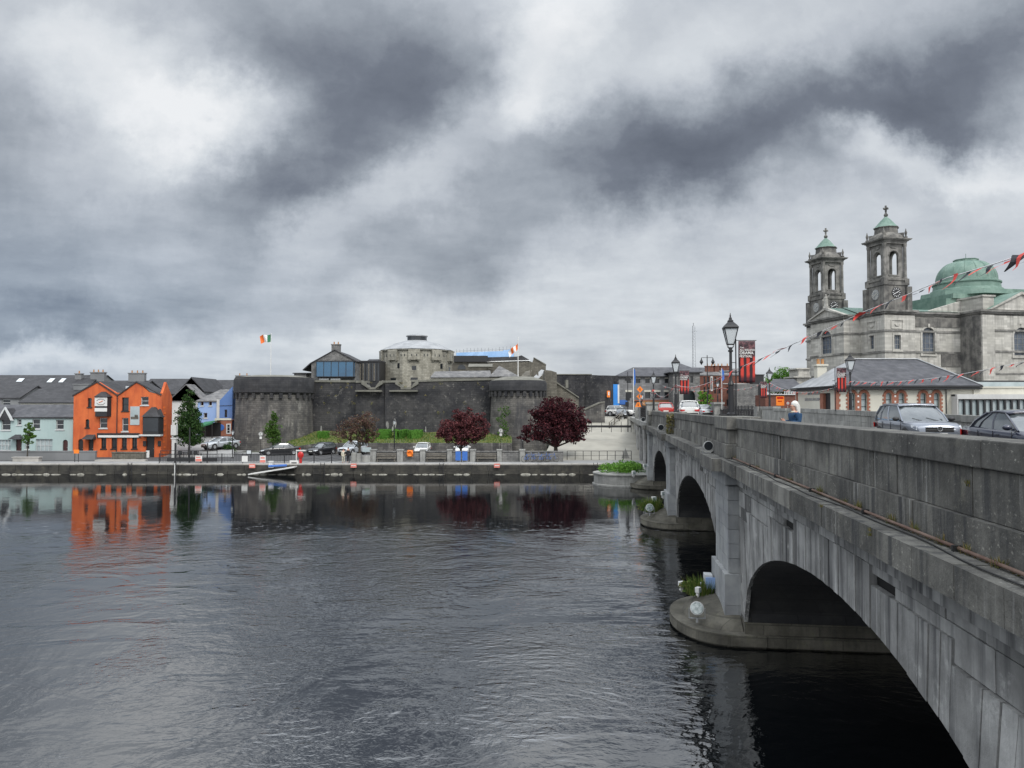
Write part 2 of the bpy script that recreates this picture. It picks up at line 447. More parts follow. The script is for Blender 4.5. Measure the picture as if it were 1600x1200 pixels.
mat('pale_wall', (0.46,0.53,0.53), (0.52,0.58,0.57), 0.3, 0.85)
mat('blue_wall', (0.10,0.19,0.42), (0.13,0.23,0.48), 0.3, 0.85)
mat('blue_pale', (0.24,0.36,0.62), (0.29,0.41,0.66), 0.3, 0.85)
mat('render_white', (0.50,0.50,0.49), (0.60,0.60,0.58), 0.3, 0.85, streak=0.15, sdark=(0.3,0.3,0.29,1))
mat('render_grey', (0.17,0.175,0.18), (0.22,0.225,0.23), 0.3, 0.85)
mat('render_cream', (0.52,0.50,0.43), (0.60,0.58,0.50), 0.3, 0.9, 0.01, 20, streak=0.12, sdark=(0.34,0.32,0.27,1))
mat('brick_red', (0.17,0.065,0.045), (0.24,0.10,0.07), 0.8, 0.9, brick=(0.3,0.1,0.012), streak=0.25)
mat('brick_trim', (0.24,0.095,0.06), (0.31,0.13,0.085), 2.0, 0.85)
mat('stone_grey_bldg', (0.19,0.195,0.20), (0.26,0.26,0.265), 0.5, 0.9, 0.01, 6, brick=(0.8,0.3,0.015))
mat('timber', (0.10,0.09,0.075), (0.17,0.155,0.13), 3, 0.85)
mat('door_brown', (0.06,0.02,0.018), None, 1, 0.5)
mat('red_cloth', (0.55,0.05,0.04), (0.65,0.07,0.05), 3, 0.8)
mat('black_cloth', (0.015,0.016,0.022), None, 1, 0.8)
mat('white_cloth', (0.7,0.7,0.7), None, 1, 0.8)
mat('green_cloth', (0.03,0.16,0.08), None, 1, 0.8)
mat('orange_cloth', (0.75,0.16,0.03), None, 1, 0.8)
mat('blue_board', (0.03,0.12,0.42), (0.05,0.16,0.48), 1, 0.5)
mat('blue_poster', (0.02,0.20,0.62), (0.04,0.26,0.70), 0.3, 0.6)
mat('orange_sign', (0.85,0.22,0.02), None, 1, 0.5)
mat('pink_sign', (0.68,0.22,0.18), None, 1, 0.6)
mat('netting', (0.26,0.45,0.74), (0.38,0.56,0.82), 0.4, 0.85)
mat('steel', (0.35,0.36,0.37), (0.45,0.46,0.47), 1, 0.45, metallic=0.6)
mat('steel_pale', (0.52,0.54,0.55), None, 1, 0.5)
mat('rust_pipe', (0.10,0.052,0.036), (0.17,0.115,0.09), 3, 0.7)
mat('cable', (0.02,0.02,0.02), None, 1, 0.6)
mat('lamp_housing', (0.55,0.56,0.55), (0.40,0.41,0.40), 3, 0.6)
mat('tide_stone', (0.16,0.155,0.13), (0.34,0.33,0.29), 2.5, 0.8)
mat('lens', (0.10,0.14,0.14), (0.40,0.46,0.45), 9, 0.12, spec=0.8)
mat('tyre', (0.012,0.012,0.012), None, 1, 0.85)
mat('rim', (0.40,0.41,0.42), None, 1, 0.35, metallic=0.6)
mat('car_silver', (0.20,0.22,0.26), (0.215,0.235,0.275), 0.5, 0.3, metallic=0.55, coat=1.0)
mat('car_navy', (0.018,0.022,0.045), None, 1, 0.3, metallic=0.3, coat=1.0)
mat('car_black', (0.012,0.013,0.015), None, 1, 0.3, coat=1.0)
mat('car_white', (0.66,0.66,0.64), None, 1, 0.3, coat=1.0)
mat('car_red', (0.42,0.03,0.02), None, 1, 0.3, coat=1.0)
mat('car_pale', (0.50,0.53,0.56), None, 1, 0.3, metallic=0.3, coat=1.0)
mat('headlight', (0.62,0.65,0.68), None, 1, 0.1, spec=0.9)
mat('tail_red', (0.45,0.015,0.012), None, 1, 0.15)
mat('plate', (0.7,0.7,0.66), None, 1, 0.5)
mat('bark', (0.045,0.04,0.032), (0.08,0.07,0.055), 6, 0.95, 0.01, 20)
mat('skin', (0.52,0.29,0.21), None, 1, 0.6)
mat('hair_white', (0.55,0.54,0.50), (0.70,0.69,0.66), 30, 0.7)
mat('hair_dark', (0.03,0.025,0.02), None, 1, 0.7)
mat('jacket_blue', (0.006,0.035,0.085), (0.010,0.05,0.12), 8, 0.85)
mat('cloth_cream', (0.55,0.52,0.42), None, 1, 0.85)
mat('cloth_black', (0.015,0.015,0.018), None, 1, 0.85)
mat('terracotta', (0.40,0.20,0.08), None, 1, 0.8)

def leafmat(name, a, b, c):
    m = bpy.data.materials.new(name); m.use_nodes = True
    t = NT(m.node_tree); bs = m.node_tree.nodes['Principled BSDF']
    gi = t.n('ShaderNodeNewGeometry').outputs['Random Per Island']
    col = t.ramp(gi, [(0, a + (1,)), (0.5, b + (1,)), (1, c + (1,))])
    t.set(bs.inputs['Base Color'], col); bs.inputs['Roughness'].default_value = 0.75
    bs.inputs['Specular IOR Level'].default_value = 0.25
    tr = t.n('ShaderNodeBsdfTranslucent'); t.set(tr.inputs[0], col)
    mx = t.n('ShaderNodeMixShader'); mx.inputs[0].default_value = 0.25
    t.t.links.new(bs.outputs[0], mx.inputs[1]); t.t.links.new(tr.outputs[0], mx.inputs[2])
    out = m.node_tree.nodes['Material Output']; t.t.links.new(mx.outputs[0], out.inputs[0])
    MATS[name] = m
leafmat('leaf_copper', (0.018,0.006,0.009), (0.045,0.011,0.017), (0.14,0.035,0.04))
leafmat('leaf_plum', (0.05,0.018,0.022), (0.10,0.03,0.035), (0.19,0.06,0.06))
leafmat('leaf_brown', (0.07,0.045,0.035), (0.12,0.06,0.05), (0.16,0.14,0.08))
leafmat('leaf_green', (0.03,0.075,0.015), (0.06,0.13,0.02), (0.12,0.22,0.04))
leafmat('leaf_dark', (0.012,0.04,0.012), (0.03,0.075,0.018), (0.07,0.13,0.03))
leafmat('leaf_bright', (0.06,0.16,0.02), (0.11,0.26,0.03), (0.19,0.36,0.06))
leafmat('leaf_hedge', (0.04,0.12,0.015), (0.065,0.18,0.02), (0.11,0.26,0.04))
leafmat('leaf_weed', (0.10,0.12,0.03), (0.17,0.16,0.05), (0.28,0.20,0.09))
leafmat('leaf_grass', (0.05,0.10,0.02), (0.10,0.17,0.03), (0.26,0.24,0.08))

# ------------------------------------------------------------------ water
def water_mat():
    m = bpy.data.materials.new('river_water'); m.use_nodes = True
    t = NT(m.node_tree); bs = m.node_tree.nodes['Principled BSDF']
    oc = t.n('ShaderNodeTexCoord').outputs['Object']
    big = t.noise(t.mapping(oc, scale=(0.05, 0.035, 1)), 1.0, 3, 0.6, dist=1.2)
    sp = t.n('ShaderNodeSeparateXYZ'); t.set(sp.inputs[0], oc)
    wv = t.noise(oc, 0.12, 3, 0.5, col=True)
    wv = t.vmath('SCALE', t.vmath('SUBTRACT', wv, (0.5,0.5,0.5)), 3.0)
    o2 = t.vmath('ADD', oc, wv)
    rip = t.noise(t.mapping(o2, rot=(0,0,R(24)), scale=(2.5, 3.9, 1)), 1.0, 3, 0.55, dist=0.3)
    rip2 = t.noise(t.mapping(o2, rot=(0,0,R(-12)), scale=(5.5, 8.0, 1)), 1.0, 2, 0.55, dist=0.2)
    swell = t.noise(t.mapping(o2, scale=(0.35, 0.7, 1)), 1.0, 2, 0.5, dist=0.8)
    boil = t.noise(t.mapping(oc, scale=(0.13, 0.10, 1)), 1.0, 4, 0.6, dist=2.2)
    calm = t.math('MULTIPLY', t.map(big, 0.38, 0.60, 0.40, 1.3), t.map(boil, 0.38, 0.58, 0.35, 1.15))
    # the lee of the far quay is calmer
    edge = t.math('ADD', sp.outputs[1], t.math('MULTIPLY', t.math('SUBTRACT', t.noise(t.mapping(oc, scale=(0.09, 0.05, 1)), 1.0, 4, 0.6), 0.5), 16.0))
    lee = t.map(edge, 36.0, 46.0, 1.0, 0.085)
    amp = t.math('MULTIPLY', calm, lee)
    h = t.math('ADD', t.math('MULTIPLY', rip, 0.036), t.math('MULTIPLY', rip2, 0.009))
    h = t.math('MULTIPLY', h, amp)
    h = t.math('ADD', h, t.math('MULTIPLY', t.math('MULTIPLY', swell, lee), 0.055))
    b = t.n('ShaderNodeBump'); b.inputs['Strength'].default_value = 1.0; b.inputs['Distance'].default_value = 1.0
    t.set(b.inputs['Height'], h)
    t.t.links.new(b.outputs[0], bs.inputs['Normal'])
    # thin foam lines where currents meet
    fo = t.noise(t.mapping(o2, rot=(0,0,R(7)), scale=(0.22, 1.1, 1)), 1.0, 5, 0.7, dist=1.5)
    ridge = t.math('SUBTRACT', 1.0, t.math('MULTIPLY', t.math('ABSOLUTE', t.math('SUBTRACT', fo, 0.5)), 30.0), clamp=True)
    brk = t.map(t.noise(oc, 2.2, 4, 0.7), 0.52, 0.62)
    seam = t.map(t.math('ABSOLUTE', t.math('SUBTRACT', t.math('ADD', sp.outputs[1], t.math('MULTIPLY', big, 16.0)), 52.0)), 0.5, 5.0, 1.0, 0.0)
    foam = t.math('MULTIPLY', t.math('MULTIPLY', ridge, brk), t.math('MULTIPLY', seam, 0.5))
    t.set(bs.inputs['Base Color'], t.mix(foam, (0.002,0.003,0.004,1), (0.45,0.47,0.5,1)))
    t.set(bs.inputs['Roughness'], t.math('ADD', 0.045, t.math('MULTIPLY', foam, 0.5)))
    bs.inputs['IOR'].default_value = 3.2
    bs.inputs['Specular IOR Level'].default_value = 0.55
    return m
MW = water_mat()
tag(MB().add([(-420,-80,0),(320,-80,0),(320,80.3,0),(-420,80.3,0)], [(0,1,2,3)]).build('river', MW), kind='structure')

# ------------------------------------------------------------------ ground beyond the river
tag(MB().add([(-2500,80.5,0.95),(2500,80.5,0.95),(2500,4500,0.95),(-2500,4500,0.95)], [(0,1,2,3)]).build('far_ground', M['field']), kind='structure')
tag(MB().box((-160,80.0,-1.5),(19.5,100.6,1.07)).box((-160,100.6,-1.5),(-36,150,1.074)).build('quay', M['quay_paving']), kind='structure')
tag(MB().add([(-62,84.2,1.078),(-20,84.2,1.078),(2,85.5,1.078),(2,97.4,1.078),(-30,97.4,1.078),(-62,97.4,1.078)], [(0,1,2,3,4,5)]).build('quay_road', M['asphalt']), kind='structure')
o = MB()
random.seed(3)
x = -160.0
while x < 13.0:                                   # rough coping stones and the wall below
    l = random.uniform(1.5, 2.6)
    o.box((x+0.02, 79.86+random.uniform(-.02,.02), 0.98), (x+l-0.02, 80.5, 1.12+random.uniform(-.01,.015)))
    x += l
coping = o
o = MB(); x = -160.0
while x < 13.5:
    l = random.uniform(1.0, 1.9)
    for z0, z1 in ((0.02,0.34),(0.36,0.66),(0.68,0.96)):
        o.box((x+0.02, 79.90-(0.12 if z0 < .1 else 0)+random.uniform(-.03,.03), z0), (x+l-0.02, 80.2, z1))
    x += l
qw = thing('quay_wall', 'long low dark stone quay wall along the far bank of the river', 'wall', (0,0,0))
o.build('wall_face', M['quay_wall'], qw); coping.build('coping', M['quay_coping'], qw)
o = MB(); x = -160.0
while x < 13:
    l = random.uniform(0.2, 1.3)
    if random.random() < .55: o.ball((x+l/2, 79.72+random.uniform(-.05,.05), 0.0), (l/2, 0.12+random.random()*.12, 0.05+random.random()*.13), 7, 4)
    x += l
o.build('footing_stones', M['tide_stone'], qw)

# ------------------------------------------------------------------ bridge frame
TH = R(6.94)
UX, UY = math.sin(TH), math.cos(TH)
def B(u, v, z=0.0): return Vector((u*UX + v*UY, u*UY - v*UX, z))
BRZ = R(90) - TH
BR = thing('stone_bridge', 'long grey stone arch bridge over the river with weathered parapets', 'bridge', (0,0,0), BRZ)
# in bridge space: x = along the bridge, y = -v (v = to the right)
VL, VR = 4.0, 14.0
ZS, ZC, ZPL = 0.72, 3.75, 0.38
ARCH = [(14.8, 8.5), (36.3, 8.5), (57.8, 8.5)]
PIERS = [(23.3, 27.8), (44.8, 49.3), (66.3, 70.8)]
U0, U1 = -8.0, 70.8
def road_z(u):
    if u < 30: return 5.40
    if u > 70: return 5.75
    return 5.40 + 0.35*(u-30)/40
def intr(u):
    for c, hw in ARCH:
        if abs(u-c) < hw: return ZS + (ZC-ZS)*math.sqrt(max(0, 1-((u-c)/hw)**2))
    return None
random.seed(11)
# backing wall (joints show it), barrel vaults
bk = MB(); vt = MB()
us = [U0]
for c, hw in ARCH:
    us += [c-hw] + [c - hw*math.cos(math.pi*k/28) for k in range(1, 28)] + [c+hw]
us.append(U1)
for a, b in zip(us[:-1], us[1:]):
    mid = intr((a+b)/2)
    za = intr(a+1e-6) if mid else None; zb = intr(b-1e-6) if mid else None
    if mid is None: za = zb = -1.2
    for v in (VL+0.12, VR+0.37):
        bk.add([(a,-v,za),(b,-v,zb),(b,-v,5.0),(a,-v,5.0)], [(0,1,2,3)])
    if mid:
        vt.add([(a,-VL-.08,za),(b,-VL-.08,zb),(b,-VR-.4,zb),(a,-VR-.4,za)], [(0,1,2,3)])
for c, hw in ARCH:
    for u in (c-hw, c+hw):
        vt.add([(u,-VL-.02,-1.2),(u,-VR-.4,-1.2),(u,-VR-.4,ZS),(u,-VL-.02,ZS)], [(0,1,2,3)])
bk.box((U0,-4.08,5.06),(U1,-4.36,6.6)); bk.box((U0,-3.56,5.08),(U1,-4.3,5.36)); bk.build('spandrel_core', M['joint'], BR)
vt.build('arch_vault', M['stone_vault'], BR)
tag(MB().add([tuple(B(u,v,z)) for u,v,z in ((U0,VL+.4,5.40),(30,VL+.4,5.40),(70,VL+.4,5.75),(130,VL+.4,5.75),(130,VR,5.75),(70,VR,5.75),(30,VR,5.40),(U0,VR,5.40))],
    [(0,1,6,7),(1,2,5,6),(2,3,4,5)]).build('bridge_road', M['asphalt']), kind='structure')
pv = MB()
for v0, v1 in ((VL+.45, VL+2.3), (VR-1.3, VR)):
    for ua, ub in ((U0,30),(30,70),(70,118)):
        za, zb = road_z(ua), road_z(ub)
        if ub == 118: zb = 5.75
        a_, b_, c_, d_ = B(ua,v0,za-.3), B(ub,v0,zb-.3), B(ub,v1,zb-.3), B(ua,v1,za-.3)
        vs = [tuple(p) for p in (a_,b_,c_,d_)] + [(p.x,p.y,p.z+.42) for p in (a_,b_,c_,d_)]
        pv.add(vs, [(0,1,2,3),(4,5,6,7),(0,1,5,4),(1,2,6,5),(2,3,7,6),(3,0,4,7)])
tag(pv.build('bridge_pavement', M['paving']), kind='structure')
# spandrel masonry: long radial voussoirs with a stepped back, then courses under the cornice
def inarch(u, z):
    q = intr(u)
    return q is not None and z < q
sp_ = MB()
def stone_poly(mb, pts, v0, dv, jit=0.022):
    off = random.uniform(-jit, jit)
    n = len(pts)
    c = (sum(p[0] for p in pts)/n, sum(p[1] for p in pts)/n)
    g_ = .013
    def tow(a_, b_):
        L = math.hypot(b_[0]-a_[0], b_[1]-a_[1]) or 1
        return (a_[0]+(b_[0]-a_[0])/L*g_, a_[1]+(b_[1]-a_[1])/L*g_)
    q = [tow(pts[0],pts[1]), tow(pts[1],pts[0]), tow(pts[2],pts[3]), tow(pts[3],pts[2])]
    mb.prismy(q, -(v0-off), -(v0+dv))
ZB1, ZB2 = 4.62, 5.05
def vtop(u):
    for c, hw in ARCH:
        if abs(u-c) < hw: return 4.60 - .31*int(abs((u-c)/hw)*3.4)
    return None
for c, hw in ARCH:
    us_ = [c-hw]
    while us_[-1] < c+hw-.2: us_.append(us_[-1] + random.uniform(.27,.40))
    us_[-1] = c+hw
    def P2(u, zt):
        t_ = (u-c)/hw; z = ZS + (ZC-ZS)*math.sqrt(max(0, 1-t_*t_))
        return (u, z), (u + .30*t_*abs(t_)*(zt-z), zt)
    for a_, b_ in zip(us_[:-1], us_[1:]):
        zt = vtop((a_+b_)/2)
        p0, q0_ = P2(a_, zt); p1, q1_ = P2(b_, zt)
        stone_poly(sp_, [p0, p1, q1_, q0_], VL, 0.11, .011)
# horizontal coursing fills the rest (slightly behind the voussoir face)
zc = -0.6
while zc < 4.6:
    h = 0.46
    u = U0 + random.uniform(0, .6)
    while u < U1:
        l = random.uniform(.8, 1.3)
        ub = min(u+l, U1)
        um = (u+ub)/2
        ok = True
        for uu in (u, um, ub):
            if inarch(uu, zc+0.0) or inarch(uu, zc+h*0.5): ok = False
            vt_ = vtop(uu)
            if vt_ and zc+h < vt_+.05: ok = False
        if ok:
            sp_.box((u+.006, -(VL+.045+random.uniform(-.01,.01)), zc+.006), (ub-.006, -(VL+.2), min(zc+h, 4.63)-.006))
        u = ub
    zc += h
zc = 4.63
u = U0
while u < U1:
    l = random.uniform(.5, 1.0)
    sp_.box((u+.005, -(VL-.035+random.uniform(-.012,.012)), 4.63), (min(u+l,U1)-.005, -(VL+.2), 5.06))
    u += l
sp_.build('spandrel_wall', M['stone_spandrel'], BR)
# cornice ledge, parapet courses, coping
def run(mb, u0, u1, v0, v1, zf, h, lmin, lmax, gap=.012, jit=.006, side=1, zj=0.004):
    u = u0
    while u < u1-1e-3:
        l = random.uniform(lmin, lmax); ub = min(u+l, u1)
        if u1-ub < lmin*.5: ub = u1
        z = zf((u+ub)/2) + random.uniform(-zj, zj)
        j = random.uniform(-jit, jit)
        mb.box((u+gap, -(v0+j), z), (ub-gap, -v1, z+h))
        u = ub
def lift(u): return road_z(u) - 5.40
co = MB(); run(co, U0, U1, 3.48, 4.5, lambda u: 5.05+lift(u)*0, .36, .9, 1.5, .005, .01)
for a, b in PIERS: co.box((a+.75, -3.22, 5.04), (b-.75, -3.5, 5.42))
co.box((.5,-3.22,5.04),(3.2,-3.5,5.42))
co.build('cornice', M['stone_parapet'], BR)
ba = MB(); run(ba, U0, U1, 3.93, 4.45, lambda u: 5.412, .382, 1.0, 1.6, .009, .01)
ba.build('parapet_base_course', M['stone_parapet'], BR)
mc = MB(); run(mc, U0, U1, 4.0, 4.42, lambda u: 5.802, .536, .9, 1.25, .009, .012)
mc.build('parapet_wall', M['stone_parapet'], BR)
cc = MB(); run(cc, U0, U1, 3.95, 4.47, lambda u: 6.346, .305, 1.7, 2.3, .005, .006)
cc.build('parapet_coping', M['stone_coping'], BR, bevel=.015)
pb = MB()
for a, b in PIERS:
    m_ = (a+b)/2; pb.mark()
    pb.box((m_-1.35,-3.66,5.415),(m_+1.35,-4.7,5.86)); pb.box((m_-1.28,-3.74,5.862),(m_+1.28,-4.66,6.30)); pb.box((m_-1.36,-3.68,6.302),(m_+1.36,-4.72,6.70))
pb.build('parapet_pedestal', M['stone_parapet'], BR, bevel=.02)
# pilasters
pl = MB()
for a, b in PIERS + [(.2, 4.0)]:
    ua, ub = a+.9, b-.95; pl.mark()
    z = 1.95
    while z < 4.6:
        h = .44
        k = 3
        for i in range(k):
            x0 = ua + (ub-ua)*i/k; x1 = ua + (ub-ua)*(i+1)/k
            pl.box((x0+.008, -3.70+random.uniform(-.004,.004), z), (x1-.006, -4.05, min(z+h, 4.62)-.012))
        z += h
    pl.box((ua-.12,-3.60,4.63),(ub+.12,-4.02,5.045))
    pl.box((ua-.14,-3.56,.25),(ub+.14,-4.06,1.0)); pl.box((ua-.14,-3.57,1.01),(ub+.14,-4.06,1.93))
pl.build('pilaster', M['stone_pilaster'], BR)
# far parapet
fp = MB()
run(fp, U0, 61.5, VR+.35, VR, lambda u: road_z(u)-.05, .68, 1.1, 1.7, .006, .0)
run(fp, U0, 61.5, VR+.35, VR, lambda u: road_z(u)+.635, .36, 1.1, 1.7, .006, .0)
run(fp, U0, 61.5, VR+.39, VR-.04, lambda u: road_z(u)+1.0, .26, 1.7, 2.3, .005, .0)
for u0, u1, zt in ((61.5,66,6.9),(66,70.8,7.05)):
    fp.box((u0+.01,-(VR+.4),5.2),(u1-.01,-(VR-.15),zt-.22)); fp.box((u0+.01,-(VR+.45),zt-.215),(u1-.01,-(VR-.2),zt))
fp.build('parapet', M['stone_light'], BR)
fs = MB(); fs.box((U0,-(VR+.36),4.4),(U1,-(VR+.9),5.35)); fs.build('cornice', M['stone_spandrel'], BR)
# pier bases and rounded cutwaters
pp = MB(); dm = MB()
for i, (a, b) in enumerate(PIERS + [(.2, 5.0)]):
    pp.mark()
    for sgn, v in ((1, 4.0), (-1, VR+.4)):
        m_ = (a+b)/2; hw = (b-a)/2+.22
        for (z0, z1, g) in ((-1.2,.07,-.10),(.07,.38,0.0)):
            poly = []
            for k in range(25):
                th = math.pi*k/24
                poly.append((m_ - (hw+g)*math.cos(th), -v + sgn*(1.95+g)*math.sin(th)**.85))
            poly = [(m_-hw-g, -v-sgn*.6)] + poly + [(m_+hw+g, -v-sgn*.6)]
            pp.prism(poly, z0, z1)
        dm.mark(); prof = [(1.0,.0),(.97,.09),(.9,.17),(.74,.32),(.5,.46),(.22,.55),(.05,.58)]
        vs = []; fs_ = []
        n = 24
        for j, (r, z) in enumerate(prof):
            for k in range(n+1):
                th = math.pi*k/n
                vs.append((m_-(hw-.38)*r*math.cos(th), -v+sgn*(1.55*r*math.sin(th)**.85), .385+z))
        for j in range(len(prof)-1):
            for k in range(n): fs_.append((j*(n+1)+k, j*(n+1)+k+1, (j+1)*(n+1)+k+1, (j+1)*(n+1)+k))
        dm.add(vs, fs_)
    pp.box((a-.18,-3.5,.05),(b+.18,-(VR+.9),.375)); pp.box((a-.08,-3.5,-1.2),(b+.08,-(VR+.9),.045))
    pp.box((a-.03,-4.03,.376),(b+.03,-(VR+.4),.71))
pp.build('pier_base', M['stone_cutwater'], BR)
dm.build('cutwater_cap', M['stone_cutwater'], BR, smooth=60)
# end bay over the quay: slender stone pillars with flat steel spans, then the road abutment
eb = MB()
eb.box((70.8,-4.0,.2),(71.9,-14.3,5.04)); eb.mark(); eb.box((78.6,-4.0,-.5),(80.2,-14.3,5.04)); eb.box((86.5,-4.0,.5),(88.5,-14.3,5.04)); eb.box((94.0,-4.0,.5),(97,-14.3,5.04))
eb.box((78.5,-3.78,.2),(80.3,-4.0,4.7)); eb.box((86.4,-3.78,.6),(88.6,-4.0,4.7)); eb.box((93.8,-3.78,.6),(97.1,-4.0,4.7))
eb.box((106,-4.0,.5),(118,-14.3,5.04)); eb.box((97,-4.0,3.9),(106,-14.3,5.04))
eb.build('land_pier', M['stone_spandrel'], BR)
ed = MB()
ed.box((71.9,-4.25,4.3),(78.6,-14.2,5.04)); ed.box((80.2,-4.25,4.3),(86.5,-14.2,5.04)); ed.box((88.5,-4.25,4.3),(94,-14.2,5.04))
ed.box((80.2,-6.2,.9),(86.5,-6.5,4.3)); ed.box((88.5,-6.2,.9),(94,-6.5,4.3)); ed.box((97,-6.2,.9),(106,-6.5,3.9))
ed.build('deck_girder', M['stone_dark'], BR)
ec = MB(); run(ec, 70.81, 118, 3.6, 4.5, lambda u: 5.05, .5, 1.2, 1.8, .005, .0); ec.box((70.8,-4.4,5.56),(118,-4.5,5.85))
ec.box((70.9,-3.75,5.56),(73.0,-4.75,7.25)); ec.box((70.8,-3.68,7.25),(73.1,-4.82,7.45)); ec.box((99,-3.75,5.56),(100.2,-4.75,7.0))
ec.box((70.9,-(VR+.2),5.3),(72.6,-(VR-.5),7.05)); ec.box((97.5,-(VR+.5),5.5),(100.5,-(VR-.6),7.35)); ec.box((97.3,-(VR+.6),7.35),(100.7,-(VR-.7),7.6))
ec.build('end_plinth', M['stone_light'], BR)

# railings of the end bay
def railing(name, label, u0, u1, v, zb, zt, rings):
    r = thing(name, label, 'railing', B(u0, v, zb), BRZ, 'iron railings on the bridge end span')
    a = MB(); L = u1-u0; h = zt-zb
    a.box((0,-.03,h-.07),(L,.03,h)); a.box((0,-.03,.08),(L,.03,.14)); a.box((0,-.02,h-.32),(L,.02,h-.28))
    a.build('rail', M['paint_black'], r)
    p = MB(); x = 0
    while x <= L: p.box((x-.045,-.045,0),(x+.045,.045,h+.1)); x += 1.9
    p.build('post', M['paint_black'], r)
    g = MB(); x = .35
    while x < L:
        if rings:
            pts = [(x+.26*math.cos(2*math.pi*k/12)+.1, 0, h*.48+.42*math.sin(2*math.pi*k/12)) for k in range(13)]
            g.tube(pts, .035, 5); g.box((x-.22,-.015,.1),(x-.18,.015,h-.05))
            x += .85
        else:
            g.box((x-.014,-.014,.12),(x+.014,.014,h-.05)); x += .16
    g.build('ironwork', M['paint_black'], r)
    return r
railing('iron_railing', 'black iron railing with oval rings beyond the tallest lamp', 73, 97.4, VR+.1, 5.75, 7.05, True)
railing('iron_railing', 'short black iron railing at the castle end of the near parapet', 73.2, 99, 4.2, 5.75, 6.95, False)

# ------------------------------------------------------------------ lamp posts, banners, bunting
def lamp_post():
    r = thing('lamp_post', '', 'street lamp', (0,0,0), BRZ, 'black lantern lamp posts on the bridge')
    a = MB()
    a.lathe((0,0,0), [(.15,0),(.15,.08),(.095,.12),(.085,1.02),(.11,1.06),(.08,1.14),(.052,1.2),(.047,2.15),(.085,2.17),(.085,2.21),(.05,2.25),(.045,2.32)], 12)
    a.box((-.22,-.018,1.46),(.22,.018,1.50)) ; a.box((-.018,-.22,1.46),(.018,.22,1.50))
    a.build('post', M['paint_black'], r, smooth=30)
    f = MB()
    for k in range(4):
        th = math.pi/2*k+math.pi/4
        f.tube([(.05*math.cos(th),.05*math.sin(th),2.26),(.12*math.cos(th),.12*math.sin(th),2.33),(.15*math.cos(th),.15*math.sin(th),2.42)], .011, 5)
        f.tube([(.15*math.cos(th),.15*math.sin(th),2.42),(.31*math.cos(th),.31*math.sin(th),2.95)], .016, 5)
    f.lathe((0,0,2.40), [(.155,0),(.165,.03)], 4, rot=math.pi/4)
    f.lathe((0,0,2.94), [(.33,0),(.345,.045)], 4, rot=math.pi/4)
    f.build('lantern_frame', M['paint_black'], r)
    g = MB(); g.lathe((0,0,2.432), [(.125,0),(.285,.50)], 4, rot=math.pi/4)
    g.build('lantern_glass', M['glass_frosted'], r)
    h = MB()
    h.lathe((0,0,2.985), [(.35,0),(.28,.07),(.15,.17),(.12,.19),(.125,.23),(.07,.27),(.06,.33),(.025,.36),(.035,.40),(.02,.44),(.008,.50)], 4, rot=math.pi/4)
    h.build('lantern_cap', M['paint_black'], r)
    return r
L0 = lamp_post()
lamps = [(26.6,4.2,6.70,'tallest-looking black lantern lamp post, on the parapet left of the large festival banner'),
         (47.05,4.2,6.70,'black lantern lamp post on the near parapet beside the white car and the second banner'),
         (68.55,4.2,6.70,'small black lantern lamp post over the pale end plinth of the near parapet'),
         (90.0,4.2,6.0,'tiny black lantern lamp post beside the orange roadworks signs'),
         (46.9,14.2,6.75,'black lantern lamp post in front of the gallery slate roof'),
         (68.2,14.0,6.95,'black lantern lamp post in front of the round green tree'),
         (99.0,14.0,7.6,'tiny black lantern lamp post above the pale block at the end of the ring railing')]
for i, (u, v, z, lab) in enumerate(lamps):
    if i == 0: o = L0; o.location = B(u, v, z); o['label'] = lab
    else: o = dup(L0, B(u, v, z), BRZ, lab)
    if i in (3, 6): o.scale = (.8,.8,.8)
    if i == 5: o.scale = (1,1,1)

def banner_mat():
    m = bpy.data.materials.new('banner_print'); m.use_nodes = True
    t = NT(m.node_tree); bs = m.node_tree.nodes['Principled BSDF']
    oc = t.n('ShaderNodeTexCoord').outputs['Object']
    s = t.n('ShaderNodeSeparateXYZ'); t.set(s.inputs[0], oc)
    # curtain folds: stripes across, smoke above, black fringe below
    wob = t.noise(oc, 2.0, 3, .5)
    st = t.math('SINE', t.math('ADD', t.math('MULTIPLY', s.outputs[0], 31.0), t.math('MULTIPLY', wob, 3.0)))
    red = t.mix(t.map(st, -.5, .6), lin((44,28,34)), lin((196,62,50)))
    smoke = t.mix(t.map(t.noise(oc, 7, 5, .7), .4, .65), lin((50,38,44)), lin((122,84,88)))
    c = t.mix(t.map(s.outputs[2], -.62, -.50), red, smoke)
    c = t.mix(t.map(s.outputs[2], -1.14, -1.30, 0, .85), c, lin((34,20,32)))
    t.set(bs.inputs['Base Color'], c); bs.inputs['Roughness'].default_value = .8
    return m
MBN = banner_mat()
